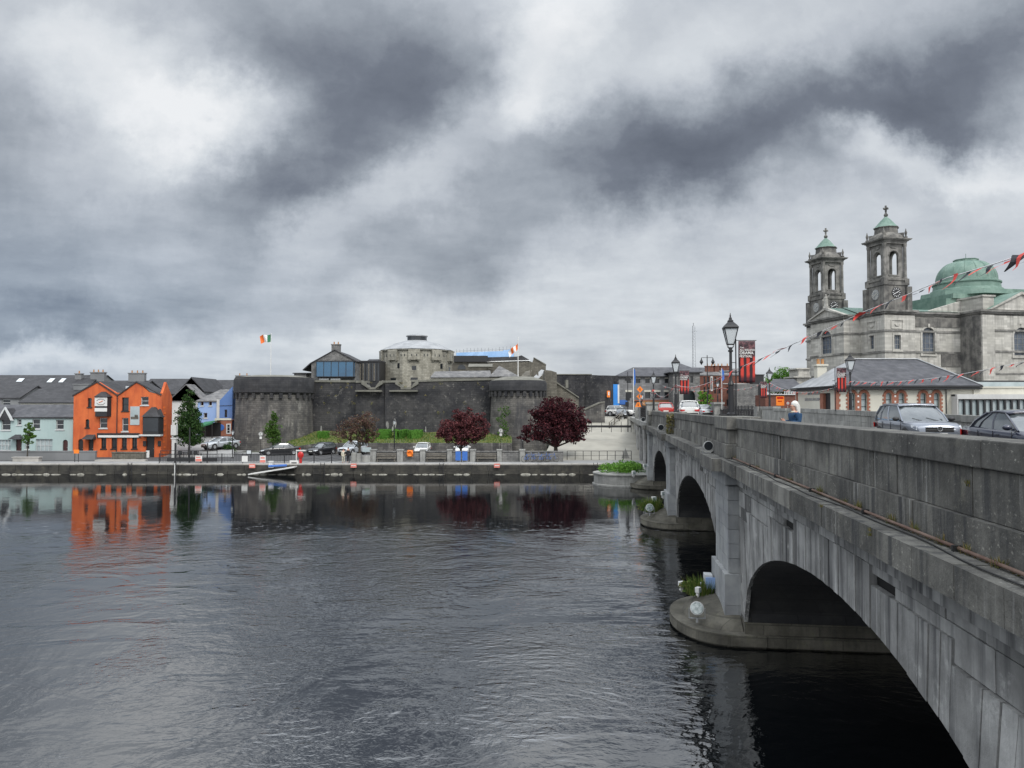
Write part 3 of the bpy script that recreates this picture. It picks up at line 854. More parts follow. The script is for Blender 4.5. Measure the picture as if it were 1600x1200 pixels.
def banner():
    r = thing('festival_banner', '', 'banner', (0,0,0), 0, 'red and black festival banners hung beside the lamps')
    c = MB(); nx, nz = 10, 14
    vs = []; fs_ = []
    for j in range(nz+1):
        for i in range(nx+1):
            vs.append((.09+.56*i/nx, .018*math.sin(i*1.1+j*.25), -1.40*j/nz-.02))
    for j in range(nz):
        for i in range(nx): fs_.append((j*(nx+1)+i, j*(nx+1)+i+1, (j+1)*(nx+1)+i+1, (j+1)*(nx+1)+i))
    c.add(vs, fs_)
    cl = c.build('cloth', MBN, r, smooth=80, recalc=False)
    cl.modifiers.new('thick', 'SOLIDIFY').thickness = .004
    a = MB(); a.tube([(0,0,.05),(0,0,-2.55)], .022, 6); a.tube([(0,0,0),(.70,0,0)], .014, 6); a.tube([(0,0,-1.06),(-.17,0,-1.06)], .012, 5); a.tube([(0,0,-.75),(-.17,0,-.75)], .012, 5)
    a.build('bracket', M['paint_black'], r)
    w = M['paint_white']
    text('71st', .075, w, r, (.13,-.028,-.27))
    text('ALL IRELAND', .085, w, r, (.125,-.028,-.355))
    text('DRAMA', .135, w, r, (.12,-.028,-.47))
    text('FESTIVAL', .105, w, r, (.12,-.028,-.575))
    return r
bn0 = banner()
bsp = [(26.6, 4.37, 9.25, 'largest festival banner, black and red, hung on a bracket right of the tall lamp'),
       (47.2, 4.36, 9.2, 'small festival banner beside the second lamp on the near parapet, above the white car'),
       (46.9, 13.35, 9.3, 'festival banner hung left of the lamp in front of the slate roof'),
       (68.2, 13.15, 9.2, 'small festival banner left of the lamp by the green tree')]
for i, (u, v, z, lab) in enumerate(bsp):
    if i == 0: o = bn0; o.location = B(u, v, z); o['label'] = lab
    else: o = dup(bn0, B(u, v, z), 0, lab)

def bunting(label, pts, nflag, size, sag=.35, cols=('red_cloth','black_cloth'), white=False):
    r = thing('bunting', label, 'bunting', pts[0], 0, 'strings of red and black bunting')
    o0 = Vector(pts[0]); line = []
    for a, b in zip(pts[:-1], pts[1:]):
        a, b = Vector(a)-o0, Vector(b)-o0
        for k in range(13):
            s_ = k/12.0; p = a.lerp(b, s_); p.z -= sag*4*s_*(1-s_)*(b-a).length/20.0
            line.append(p)
    MB().tube(line, .009, 4).build('string', M['white_cloth'], r)
    tot = len(line)-1
    for i in range(nflag):
        f = (i+.5)/nflag*tot; k = int(f); p = line[k].lerp(line[min(k+1,tot)], f-k)
        d = (line[min(k+1,tot)]-line[k]); d = d.normalized() if d.length > 1e-6 else Vector((1,0,0))
        sw = random.uniform(-.9,.9); blow = Vector((-.62, .2*sw, -.62+.5*abs(sw)*random.random())).normalized()
        w = size*.5; vs = []; fs_ = []
        n = 5
        for j in range(n+1):
            q = j/n
            off = blow*size*1.25*q + Vector((0,0,1))*math.sin(q*4+i)*size*.10 + d.cross(Vector((0,0,1)))*math.sin(q*5+i*1.7)*size*.14
            ww = w*(1-q*.92)
            vs += [tuple(p+off-d*ww), tuple(p+off+d*ww)]
            if j: fs_.append((2*j-2,2*j-1,2*j+1,2*j))
        fo = MB().add(vs, fs_).build('flag', M[cols[i % len(cols)]], r, recalc=False)
    return r
bunting('long bunting string rising from the tall lamp over the dome to the upper right', [B(26.6,4.2,8.2), P(1225,544,23), P(1350,487,19), P(1480,434,14), P(1600,397,10.5), P(1720,352,8.5)], 32, .27, .05)
bunting('bunting string crossing in front of the slate roof from the lamp to the right', [B(46.9,14.2,8.5), B(25.4,14.2,8.75)], 34, .26, .35)
bunting('bunting string from the tall lamp back to the second lamp on the near parapet', [B(26.6,4.2,8.2), B(47.1,4.2,8.35)], 34, .20, .3, ('red_cloth','red_cloth','black_cloth'))
bunting('bunting drooping between the second and third lamps of the near parapet', [B(47.1,4.2,8.3), B(68.5,4.2,8.5), B(90,4.2,7.6)], 30, .2, .6, ('red_cloth','red_cloth','black_cloth'))
bunting('thin far bunting string drooping above the ring railing and the brick houses', [B(96,7,9.6), B(82,12,9.0), B(68.2,14.0,9.3)], 16, .2, .6, ('red_cloth',))
bunting('bunting along the eaves of the cream gallery from the far lamp to the near lamp', [B(68.2,14.0,9.1), B(46.9,14.2,8.5)], 24, .22, .7, ('red_cloth','red_cloth','black_cloth'))

# ------------------------------------------------------------------ pier lights, cables, weeds
def floodlight(label, p, aim, s=1.0, rd=.2, lens='lens'):
    r = thing('floodlight', label, 'floodlight', p, aim[0], 'floodlights fixed to the bridge')
    r.scale = (s*.85, s*.85, s*.85)
    Mx = Matrix.Translation((0,0,.3)) @ Matrix.Rotation(aim[1], 4, 'X')
    a = MB(); a.lathe((0,0,0), [(rd*.45,-.26),(rd*.6,-.22),(rd*.9,-.06),(rd,0),(rd*1.06,.01),(rd*1.06,.05),(rd*.98,.055)], 18, M=Mx)
    a.build('housing', M['lamp_housing'], r, smooth=40)
    MB().lathe((0,0,.057), [(rd*.94,0),(rd*.9,.012)], 18, M=Mx).build('lens', M[lens], r)
    b = MB(); b.box((-rd-.05,-.02,.0),(-rd-.03,.02,.32)); b.box((rd+.03,-.02,.0),(rd+.05,.02,.32)); b.box((-rd-.05,-.03,0),(rd+.05,.03,.02)); b.box((-.03,-.03,-.12),(.03,.03,0))
    b.build('yoke', M['steel'], r)
    return r
def gearbox(label, p, rz, s=1.0):
    r = thing('floodlight', label, 'floodlight', p, rz, 'floodlights fixed to the bridge')
    r.scale = (s*.75,s*.75,s*.75)
    MB().box((-.13,-.1,.22),(.13,.1,.48)).build('housing', M['paint_white'], r, bevel=.02)
    MB().box((-.11,-.125,.24),(.11,-.102,.46)).build('lens', M['lens'], r)
    MB().box((-.03,-.03,0),(.03,.03,.2)).box((-.09,-.06,.08),(.05,.06,.2)).build('bracket', M['paint_white'], r)
    return r
floodlight('round glass-faced floodlight, the lowest on the nearest bridge pier', B(23.9,2.72,.62), (R(-8),R(62)), 1.15)
gearbox('white boxy floodlight at the river tip of the nearest bridge pier', B(26.9,2.55,.7), R(20))
gearbox('white floodlight in front of the grass tuft on the nearest bridge pier', B(25.6,2.95,.85), R(50), .9)
floodlight('tilted grey floodlight behind the grass tuft on the nearest pier', B(26.3,3.25,.85), (R(60),R(30)), .8, .24)
floodlight('round white floodlight on the second pier of the bridge', B(46.0,2.55,.75), (R(-5),R(75)), 1.3)
gearbox('white floodlight above the round one on the second bridge pier', B(47.6,2.9,1.05), R(20), 1.4)
gearbox('white floodlight against the pilaster of the second bridge pier', B(48.2,3.5,1.35), R(10), 1.3)
gearbox('white floodlight on the third pier beside the leafy island', B(67.5,2.4,.9), R(20), 1.6)
gearbox('white floodlight against the foot of the pilaster on the third pier', B(68.5,3.4,1.5), R(20), 1.4)
floodlight('grey round floodlight clamped to the cornice below the tall lamp', B(27.1,3.5,5.42), (R(0),R(88)), .95, .2, 'glass_dark')
floodlight('small dark round floodlight on the cornice by the ivy on the parapet', B(49.9,3.5,5.42), (R(0),R(88)), 1.1, .2, 'glass_dark')
floodlight('farthest round floodlight on the cornice below the iron railing', B(73,3.5,5.56), (R(0),R(88)), 1.1, .2, 'glass_dark')
r = thing('junction_box', 'pale blue and grey electrical box at the foot of the nearest pilaster', 'box', B(26.4,3.5,.95), BRZ)
MB().box((-.22,0,0),(.22,.26,.5)).build('cabinet', M['steel_pale'], r, bevel=.02); MB().box((-.27,-.1,.06),(-.222,.24,.42)).build('lid', M['blue_pale'], r)
r = thing('service_pipe', 'rusty pipe lying along the cornice ledge of the bridge', 'pipe', (0,0,0), BRZ)
pts = [(u, -(3.83 + .01*math.sin(u*.9)), 5.452) for u in [U0 + .8*k for k in range(44)]]
MB().tube(pts, .022, 8).build('pipe', M['rust_pipe'], r, smooth=60)
cl = MB()
for u in range(-6, 27, 3): cl.mark().box((u,-3.78,5.412),(u+.05,-3.88,5.48))
cl.build('clip', M['cable'], r)
pts = [(u, -(3.68 + .05*math.sin(u*.7) + .03*math.sin(u*2.1)), 5.425) for u in [U0 + .5*k for k in range(68)]]
tag(MB().tube([tuple(B(p[0], -p[1], p[2])) for p in pts], .011, 5).build('power_cable', M['cable']), 'thin black cable wandering along the cornice ledge beside the pipe', 'cable')
pts = [(27.5,-4.35,6.72),(27.55,-3.95,6.73),(27.6,-3.88,6.6),(27.6,-3.9,6.1),(27.5,-3.86,5.6),(27.3,-3.7,5.46),(26.9,-3.6,5.44)]
tag(MB().tube([tuple(B(p[0], -p[1], p[2])) for p in pts], .028, 6).build('power_cable', M['cable'], smooth=60), 'thick black cable looped over the parapet to the grey floodlight', 'cable')
# small weeds and debris on the ledge
random.seed(21)
def leafcloud(mb, c, r, n, size, zsq=1.0, fn=None):
    for i in range(n):
        while True:
            d = Vector((random.uniform(-1,1), random.uniform(-1,1), random.uniform(-1,1)))
            if d.length < 1: break
        d = d.normalized()*(d.length**.6)
        p = Vector((c[0]+d.x*r[0], c[1]+d.y*r[1], c[2]+d.z*r[2]))
        s_ = size*random.uniform(.6,1.3)
        a = Vector((random.gauss(0,1),random.gauss(0,1),random.gauss(0,1))).normalized()
        b = a.cross(Vector((random.gauss(0,1),random.gauss(0,1),random.gauss(0,1)))).normalized()
        a, b = a*s_, b*s_*.6
        mb.add([p-a, p+b, p+a, p-b], [(0,1,2,3)])
def tuft(mb, p, n, h, spread, w=.012, lean=None):
    for i in range(n):
        a = random.uniform(0, 2*math.pi); rr = random.uniform(0, spread)
        b = Vector(p) + Vector((rr*math.cos(a), rr*math.sin(a), 0))
        hh = h*random.uniform(.5,1.1); d = Vector((math.cos(a),math.sin(a),0))*hh*random.uniform(.1,.6)
        s_ = Vector((-math.sin(a), math.cos(a), 0))*w
        mid = b + d*.4 + Vector((0,0,hh*.6)); tip = b + d + Vector((0,0,hh))
        mb.add([b-s_, b+s_, mid+s_*.7, mid-s_*.7, tip], [(0,1,2,3),(3,2,4)])
w = MB()
for u in [9.5,10.3,11.1,12.5,13.2,14.6,17,8.9,8.2,20.5,24]:
    tuft(w, B(u, 3.88, 5.41), random.randint(20,50), random.uniform(.09,.20), .09, .005)
for u, v, z in ((10.7,3.46,5.30),(10.7,3.46,5.36),(13.0,3.46,5.38),(9.1,3.995,6.15),(9.1,3.995,6.12)):
    tuft(w, B(u, v, z), 14, .06, .04, .005)
for i in range(600):
    u = random.uniform(7,22); p = B(u, random.uniform(3.84,3.93), 5.415)
    s_ = random.uniform(.008,.025)
    w.add([p+Vector((-s_,0,0)), p+Vector((s_,0,.004)), p+Vector((0,s_,.012))], [(0,1,2)])
tag(w.build('weeds', M['leaf_weed'], recalc=False), kind='stuff')
w = MB(); tuft(w, B(26.3,3.1,.80), 480, .55, .5, .012); leafcloud(w, B(26.4,2.9,1.0), (.5,.4,.22), 260, .05)
tag(w.build('grass_tuft', M['leaf_grass'], recalc=False), 'wild grass tuft growing on the nearest bridge pier between the floodlights', 'plant')
w = MB(); tuft(w, B(47.3,2.7,.75), 320, .8, .7, .025); leafcloud(w, B(47.5,2.7,.95), (.8,.6,.35), 420, .07)
tag(w.build('grass_tuft', M['leaf_grass'], recalc=False), 'wild green tuft behind the round floodlight on the second bridge pier', 'plant')
w = MB(); random.seed(5)
for z in (5.6,5.9,6.2,6.45): leafcloud(w, B(46.0,3.78,z), (.25,.5,.22), 260, .05)
tag(w.build('ivy', M['leaf_weed'], recalc=False), 'dry brown ivy clump on the parapet pier beside the small floodlight', 'plant')
# leafy island beyond the last pier
isl = thing('concrete_island', 'round concrete river island topped with green shrubs beside the far pier', 'island', (0,0,0))
c0 = P(977, 742, 70); 
MB().lathe((c0.x,c0.y,0), [(3.0,-1),(3.0,.12),(2.86,.16),(2.86,.95),(2.95,.97),(2.95,1.08),(0.1,1.10)], 28).build('concrete_wall', M['stone_light'], isl, smooth=30)
w = MB(); random.seed(9)
for i in range(15):
    a = random.uniform(0,6.28); q = random.uniform(0,2.4)
    leafcloud(w, (c0.x+q*math.cos(a), c0.y+q*math.sin(a), 1.35+random.random()*.35), (.7,.7,.5), 210, .085)
tag(w.build('shrubs', M['leaf_bright'], recalc=False), 'bright green shrubs covering the round concrete island', 'shrubs')

# ------------------------------------------------------------------ building helpers (local: x right, y back, z up; front face at y = 0)
def arc(x0, x1, z1, n=8):
    r = (x1-x0)/2; cx = (x0+x1)/2
    return [(cx+r*math.cos(math.pi*k/n), z1-r+r*math.sin(math.pi*k/n)) for k in range(n+1)]   # right -> left
def facade(mb, x0, x1, z0, z1, holes, th=.3, Mx=None, top=None):
    """wall from x0..x1, z0..z1 with holes (hx0,hx1,hz0,hz1,arched); top: optional gable polygon above z1"""
    xs = sorted(set([x0, x1] + [h[0] for h in holes] + [h[1] for h in holes]))
    zs = sorted(set([z0, z1] + [h[2] for h in holes] + [h[3] for h in holes]))
    for i in range(len(xs)-1):
        xm = (xs[i]+xs[i+1])/2
        run0 = None
        for j in range(len(zs)-1):
            zm = (zs[j]+zs[j+1])/2
            hole = any(h[0] < xm < h[1] and h[2] < zm < h[3] for h in holes)
            if not hole and run0 is None: run0 = zs[j]
            if hole and run0 is not None:
                mb.box((xs[i],0,run0),(xs[i+1],th,zs[j]), Mx); run0 = None
        if run0 is not None: mb.box((xs[i],0,run0),(xs[i+1],th,z1), Mx)
    for h in holes:
        if len(h) > 4 and h[4]:
            a = arc(h[0], h[1], h[3]); n = len(a)//2
            mb.prismy([(h[1],h[3])] + a[:n+1], 0.002, th-.002, Mx)
            mb.prismy([(h[0],h[3])] + a[n:][::-1], 0.002, th-.002, Mx)
    if top: mb.prismy(top, 0, th, Mx)
def window(root, h, mf, mg, Mx=None, sill=None, dep=.14, bars=(1,1), name='window', fw=.07):
    x0, x1, z0, z1 = h[:4]
    f = MB(); w = fw
    f.box((x0,dep,z0),(x0+w,dep+.06,z1),Mx); f.box((x1-w,dep,z0),(x1,dep+.06,z1),Mx)
    f.box((x0+w,dep,z0),(x1-w,dep+.06,z0+w),Mx); f.box((x0+w,dep,z1-w),(x1-w,dep+.06,z1),Mx)
    nx, nz = bars
    for i in range(1, nx+1):
        if nx > 1 or i < nx: pass
    for i in range(1, nx): 
        x = x0+(x1-x0)*i/nx; f.box((x-.025,dep+.005,z0+w),(x+.025,dep+.055,z1-w),Mx)
    for i in range(1, nz):
        z = z0+(z1-z0)*i/nz; f.box((x0+w,dep+.002,z-.025),(x1-w,dep+.058,z+.025),Mx)
    if sill: f.box((x0-.08,-.08,z0-.12),(x1+.08,dep,z0),Mx)
    o = f.build(name, mf, root)
    MB().box((x0+.01,dep+.07,z0+.01),(x1-.01,dep+.10,z1-.01),Mx).build('pane', mg, o)
    return o
def door(root, h, mt, Mx=None, dep=.15, name='door'):
    o = MB().box((h[0],dep,h[2]),(h[1],dep+.06,h[3]),Mx).box((h[0]+.1,dep-.02,h[2]+.9),(h[1]-.1,dep,h[3]-.15),Mx).build(name, mt, root)
    MB().box((h[1]-.18,dep-.05,h[2]+.98),(h[1]-.12,dep,h[2]+1.04),Mx).build('handle', M['steel'], o)
    return o
def gable_roof(mb, x0, x1, y0, y1, ze, zr, th=.16, ov=.2, axis='x', hipl=0, hipr=0, Mx=None):
    if axis == 'x':
        ym = (y0+y1)/2
        a = [(x0-ov,y0-ov,ze),(x1+ov,y0-ov,ze),(x1+ov,y1+ov,ze),(x0-ov,y1+ov,ze),(x0-ov+hipl,ym,zr),(x1+ov-hipr,ym,zr)]
    else:
        xm = (x0+x1)/2
        a = [(x1+ov,y0-ov,ze),(x1+ov,y1+ov,ze),(x0-ov,y1+ov,ze),(x0-ov,y0-ov,ze),(xm,y0-ov+hipl,zr),(xm,y1+ov-hipr,zr)]
    vs = a + [(p[0],p[1],p[2]-th) for p in a]
    fs = [(0,1,5,4),(2,3,4,5),(1,2,5),(3,0,4),(7,6,10,11),(9,8,11,10),(8,7,11),(6,9,10),(0,6,7,1),(1,7,8,2),(2,8,9,3),(3,9,6,0)]
    if axis == 'x' and not hipl and not hipr: fs = fs[:2]+fs[4:6]+[(0,6,7,1),(2,8,9,3),(0,4,10,6),(4,3,9,10),(1,7,11,5),(5,11,8,2)]
    mb.add(vs, fs, Mx)
def chimney(root, x, y, z0, z1, w=.9, d=.6, m='render_grey', pots=2, name='chimney', Mx=None):
    c = MB(); c.box((x-w/2,y-d/2,z0),(x+w/2,y+d/2,z1),Mx); c.box((x-w/2-.08,y-d/2-.08,z1),(x+w/2+.08,y+d/2+.08,z1+.14),Mx)
    o = c.build(name, M[m], root)
    if pots:
        q = MB()
        for k in range(pots):
            px_ = x - w/2 + w*(k+.5)/pots
            q.lathe((px_,y,z1+.14),[(.12,0),(.09,.35),(.11,.4)],8,M=Mx)
        q.build('chimney_pots', M['terracotta'], o)
    return o
class Hs:
    """building placed by its front-left corner at pixel px0 and its right edge at px1, at distance Y"""
    def __init__(s, name, label, cat, px0, px1, Y, zb=None, group=None):
        s.Y = Y; s.x0 = XP(px0, Y); s.w = XP(px1, Y) - s.x0; s.zb = zb if zb is not None else 1.07
        s.r = thing(name, label, cat, (s.x0, Y, s.zb), 0, group)
    def x(s, px): return XP(px, s.Y) - s.x0
    def z(s, py): return ZP(py, s.Y) - s.zb
    def h(s, a, b, c, d, arched=False): return (s.x(a), s.x(b), s.z(d), s.z(c), arched)

# ------------------------------------------------------------------ cottages on the far left
H = Hs('cottage_row', 'mint green two storey terrace with slate roof left of the orange building', 'house', -150, 114.5, 93)
ze, zr, dp = H.z(652), H.z(632), 6.0
wins = [H.h(3,17,655,672), H.h(27,34,655,664), H.h(51,63,655,670), H.h(88,100,656,671), H.h(57,83,686,706), H.h(-2,18,687,704), H.h(40,47,690,702),
        H.h(-60,-48,655,670), H.h(-100,-88,655,670), H.h(-70,-48,686,705)]
doors = [H.h(26,35,686,712), H.h(-34,-25,686,712), H.h(99,107,687,712,True)]
doors = [(d[0],d[1],0,d[3],d[4]) for d in doors]
a = MB(); facade(a, 0, H.w, 0, ze, wins+doors)
a.box((0,.3,0),(.3,dp,ze)); a.box((H.w-.3,.3,0),(H.w,dp,ze)); a.box((0,dp,0),(H.w,dp+.3,ze))
a.prismx([(0.0,ze),(dp,ze),(dp/2,zr-.2)], H.w-.3, H.w-.01)
a.build('wall', M['mint_wall'], H.r)
a = MB(); gable_roof(a, 0, H.w, 0, dp+.3, ze+.05, zr, ov=.12); a.build('roof', M['slate'], H.r)
MB().box((0,-.16,ze-.13),(H.w,-.125,ze-.02)).build('gutter', M['frame_dark'], H.r)
for i, h in enumerate(wins): window(H.r, h, M['frame_white'], M['glass_pale'] if i in (4,5,9) else M['glass_dark'], sill=True, bars=(4 if i in (4,5,9) else 1, 2))
for d in doors: door(H.r, d, M['door_brown'])
g = MB(); xm = H.x(10); hw = H.x(22)-H.x(10)
g.prismy([(xm-hw,ze-.35),(xm+hw,ze-.35),(xm,H.z(638))], -.25, 1.5); dg = g.build('dormer_gable', M['slate_dark'], H.r)
g = MB(); g.add([(xm-hw-.1,-.32,ze-.4),(xm,-.32,H.z(637)+.1),(xm,-.32,H.z(637)-.2),(xm-hw+.2,-.32,ze-.4),(xm-hw-.1,-.1,ze-.4),(xm,-.1,H.z(637)+.1),(xm,-.1,H.z(637)-.2),(xm-hw+.2,-.1,ze-.4)],[(0,1,2,3),(4,5,6,7),(0,1,5,4),(3,2,6,7)])
g.add([(xm+hw+.1,-.32,ze-.4),(xm,-.32,H.z(637)+.1),(xm,-.32,H.z(637)-.2),(xm+hw-.2,-.32,ze-.4),(xm+hw+.1,-.1,ze-.4),(xm,-.1,H.z(637)+.1),(xm,-.1,H.z(637)-.2),(xm+hw-.2,-.1,ze-.4)],[(0,1,2,3),(4,5,6,7),(0,1,5,4),(3,2,6,7)])
g.build('bargeboard', M['frame_white'], dg)
x0, x1 = H.x(20), H.x(38); a = MB()
a.add([(x0,-.9,H.z(686)),(x1,-.9,H.z(686)),(x1-.35,0,H.z(679)),(x0+.35,0,H.z(679)),(x0,0,H.z(686)),(x1,0,H.z(686))],[(0,1,2,3),(0,3,4),(1,5,2),(0,4,5,1)])
a.build('porch_roof', M['slate_dark'], H.r)

# ------------------------------------------------------------------ orange building
H = Hs('orange_pub', 'bright orange three storey quayside pub with two gables and black windows', 'pub', 115, 252.5, 91)
zb_ = H.z(618); za1 = H.z(597); dp = 9
wins = [H.h(137,143,622,636), H.h(134,140,655,668,True), H.h(156,168,653,669), H.h(190.5,201,621,642,True), H.h(220,232,620,633), H.h(191,201,653,674),
        H.h(159,167,684,701), H.h(175,183,684,701), H.h(191,199,684,701), H.h(207,215,684,701)]
doors = [H.h(123,131,686,712,True), H.h(139,147,686,712), H.h(229,242,682,712)]
doors = [(d[0],d[1],0,d[3],d[4]) for d in doors]
a = MB(); facade(a, 0, H.w, 0, zb_, wins[:3]+wins[5:]+doors+[(wins[3][0],wins[3][1],wins[3][2],zb_-.001),(wins[4][0],wins[4][1],wins[4][2],zb_-.001)])
# gables above the eaves line
gx = [(0, H.x(153), H.x(182)), (H.x(184), H.x(213), H.x(251))]
gA = MB()
gA.prismy([(0,zb_),(H.x(182),zb_),(H.x(182),H.z(614)),(H.x(154),za1),(H.x(149),za1),(0,H.z(617))], .0, .3)
# right gable has openings cut: build around them
w3, w4 = wins[3], wins[4]
zt3 = w3[3]
gA.prismy([(H.x(182),zb_),(w3[0],zb_),(w3[0],H.z(613)),(H.x(182),H.z(614))], 0, .3)
gA.prismy([(w3[1],zb_),(w4[0],zb_),(w4[0],H.z(612.5)),(w3[1],H.z(612.5))], 0, .3)
gA.prismy([(w4[1],zb_),(H.w,zb_),(H.w,H.z(617)),(w4[1],H.z(612.5))], 0, .3)
gA.prismy([(w3[0],zt3),(w3[1],zt3),(w3[1],H.z(612.5)),(w3[0],H.z(612.5))], 0, .3) if zt3 < H.z(612.5) else None
gA.prismy([(w4[0],w4[3]),(w4[1],w4[3]),(w4[1],H.z(612.5)),(w4[0],H.z(612.5))], 0, .3)
gA.prismy([(w3[0],H.z(612.5)),(w4[1],H.z(612.5)),(H.x(216),za1),(H.x(210),za1)], 0, .3)
a.v += []; 
XD = H.x(213); H.w0 = H.w; a.box((0,.3,0),(.3,dp,zb_)); a.box((XD-.3,.3,0),(XD,dp,zb_)); a.box((0,dp,0),(XD,dp+.3,zb_)); a.box((XD,2.5,0),(H.w-.3,2.8,zb_))
o_ = len(a.v); a.v += gA.v; a.f += [tuple(i+o_ for i in f) for f in gA.f]; a.mi += gA.mi
# turret like sharp gable at the right corner
tx0, tx1 = H.x(252), H.x(269)
a.prismx([(.3,0),(2.8,0),(2.8,H.z(620)),(1.2,H.z(596.5)),(.3,H.z(614))], H.w-.3, H.w)
a.build('wall', M['orange_wall'], H.r)
a = MB()
for x0, xm, x1, dp in ((-.15,H.x(151.5),H.x(183),9),(H.x(183),H.x(213),H.w-.05,2.7)):
    a.add([(x0,-.1,H.z(617.5)),(xm,-.1,za1+.12),(x1,-.1,H.z(616.5)),(x0,dp,H.z(617.5)),(xm,dp,za1+.12),(x1,dp,H.z(616.5)),
           (x0,-.1,H.z(617.5)-.15),(xm,-.1,za1-.05),(x1,-.1,H.z(616.5)-.15),(x0,dp,H.z(617.5)-.15),(xm,dp,za1-.05),(x1,dp,H.z(616.5)-.15)],
          [(0,1,4,3),(1,2,5,4),(6,9,10,7),(7,10,11,8),(0,6,7,1),(1,7,8,2),(3,4,10,9),(4,5,11,10),(0,3,9,6),(2,8,11,5)])
rf = a.build('roof', M['slate_dark'], H.r)
MB().box((H.x(176),3.0,za1-1.2),(H.x(188),3.4,za1-.4)).build('skylight', M['glass_frosted'], rf)
for i, h in enumerate(wins): window(H.r, h, M['frame_dark'] if i not in (2,4,5) else M['frame_white'], M['glass_dark'], bars=(1,2) if i < 6 else (2,2), sill=True, fw=.07)
MB().tube([(H.x(183.5),-.08,0),(H.x(183.5),-.08,H.z(616))], .05, 6).build('drainpipe', M['frame_dark'], H.r)
for d in doors: door(H.r, d, M['frame_dark'])
# oriel with round emblem board
def oriel(name, xa, xb, zlo, zhi, zr_, mat_w, y=-.55, glass=True):
    a = MB(); p = [(xa,0),(xa+.25,y),(xb-.25,y),(xb,0)]
    a.prism(p, zlo, zhi); a.prism(p, zlo-.35, zlo, sc2=1.0)
    o = a.build(name, mat_w, H.r)
    c = ((xa+xb)/2, -.02)
    pr = [(xa-.15,.0),(xa+.15,y-.18),(xb-.15,y-.18),(xb+.15,.0)]
    q = MB(); q.add([(p_[0],p_[1],zhi) for p_ in pr] + [((xa+xb)/2-.25,-.02,zr_),((xa+xb)/2+.25,-.02,zr_)], [(0,1,4),(1,2,5,4),(2,3,5),(0,4,5,3),(0,3,2,1)])
    q.build('oriel_roof', M['slate_dark'], o)
    return o
oo = oriel('oriel', H.x(149.5), H.x(174), H.z(646), H.z(620), H.z(612), M['frame_dark'])
x0, x1 = H.x(150.5)+.12, H.x(172)-.05
MB().box((x0,-.6,H.z(634.5)),(x1,-.555,H.z(621))).build('sign_board', M['paint_white'], oo)
MB().box((x0,-.6,H.z(643)),(x1,-.555,H.z(637.5))).build('sign_board', M['paint_white'], oo)
e = MB(); cx, cz = (x0+x1)/2, H.z(628)
for a0, a1 in ((20,160),(200,340)):
    pts = [(cx+.52*math.cos(R(a0+(a1-a0)*k/10)), -.61, cz+.33*math.sin(R(a0+(a1-a0)*k/10))) for k in range(11)]
    e.tube(pts, .025, 4)
e.build('emblem', M['frame_dark'], oo)
MB().tube([(cx-.22,-.615,cz-.08),(cx,-.615,cz+.0),(cx+.22,-.615,cz+.12)], .045, 4).build('emblem', M['orange_cloth'], oo)
oo = oriel('oriel', H.x(225), H.x(256), H.z(677), H.z(651), H.z(636), M['frame_dark'], -.75)
MB().box((H.x(229),-.78,H.z(674)),(H.x(252),-.755,H.z(653))).build('pane', M['glass_dark'], oo)
MB().box((H.x(223),-.85,H.z(681)),(H.x(256),-.1,H.z(678.5))).build('shelf', M['frame_white'], oo)
MB().prismy([(H.x(246.5),H.z(652)),(H.x(257),H.z(652)),(H.x(251.5),H.z(639))], -.5, 0).build('oriel_roof', M['slate_dark'], oo)
MB().box((H.x(204),-.06,H.z(664)),(H.x(218.5),-.002,H.z(635))).build('mural_board', M['glass_pale'], H.r)
MB().box((H.x(205),-.075,H.z(655)),(H.x(217),-.062,H.z(651))).box((H.x(211),-.075,H.z(652)),(H.x(216),-.062,H.z(648))).build('mural_picture', M['timber'], H.r)
MB().box((H.x(153),-.14,H.z(679)),(H.x(219),-.002,H.z(678)+.1)).box((H.x(153),-.1,H.z(684)),(H.x(221),-.003,H.z(679))).build('fascia', M['frame_dark'], H.r)
MB().box((H.x(155),-.13,H.z(683.5)),(H.x(218),-.102,H.z(680))).build('fascia_board', M['paint_white'], H.r)
a = MB(); x0, x1 = H.x(134), H.x(151)
a.add([(x0,-.9,H.z(686)),(x1,-.9,H.z(686)),(x1-.1,0,H.z(679)),(x0+.2,0,H.z(679)),(x0,0,H.z(686)),(x1,0,H.z(686))],[(0,1,2,3),(0,3,4),(1,5,2),(0,4,5,1)]); a.build('porch_roof', M['slate_dark'], H.r)
for px_ in (225, 248): MB().box((H.x(px_),-.12,H.z(697)),(H.x(px_+4.5),-.01,H.z(689))).build('notice_board', M['frame_dark'], H.r)
a = MB()
for k in range(9): a.box((H.w+.002,.45+(k%2)*.2,H.z(712-(k+.2)*9)),(H.w+.03,.95+(k%2)*.2,H.z(709-(k+.2)*9)))
a.build('quoins', M['orange_cloth'], H.r)
tag(MB().box((H.x0+H.x(234),90.2,1.08),(H.x0+H.x(239),90.3,1.9)).build('notice_stand', M['paint_white']), 'white framed notice standing by the dark entrance of the orange pub', 'sign')

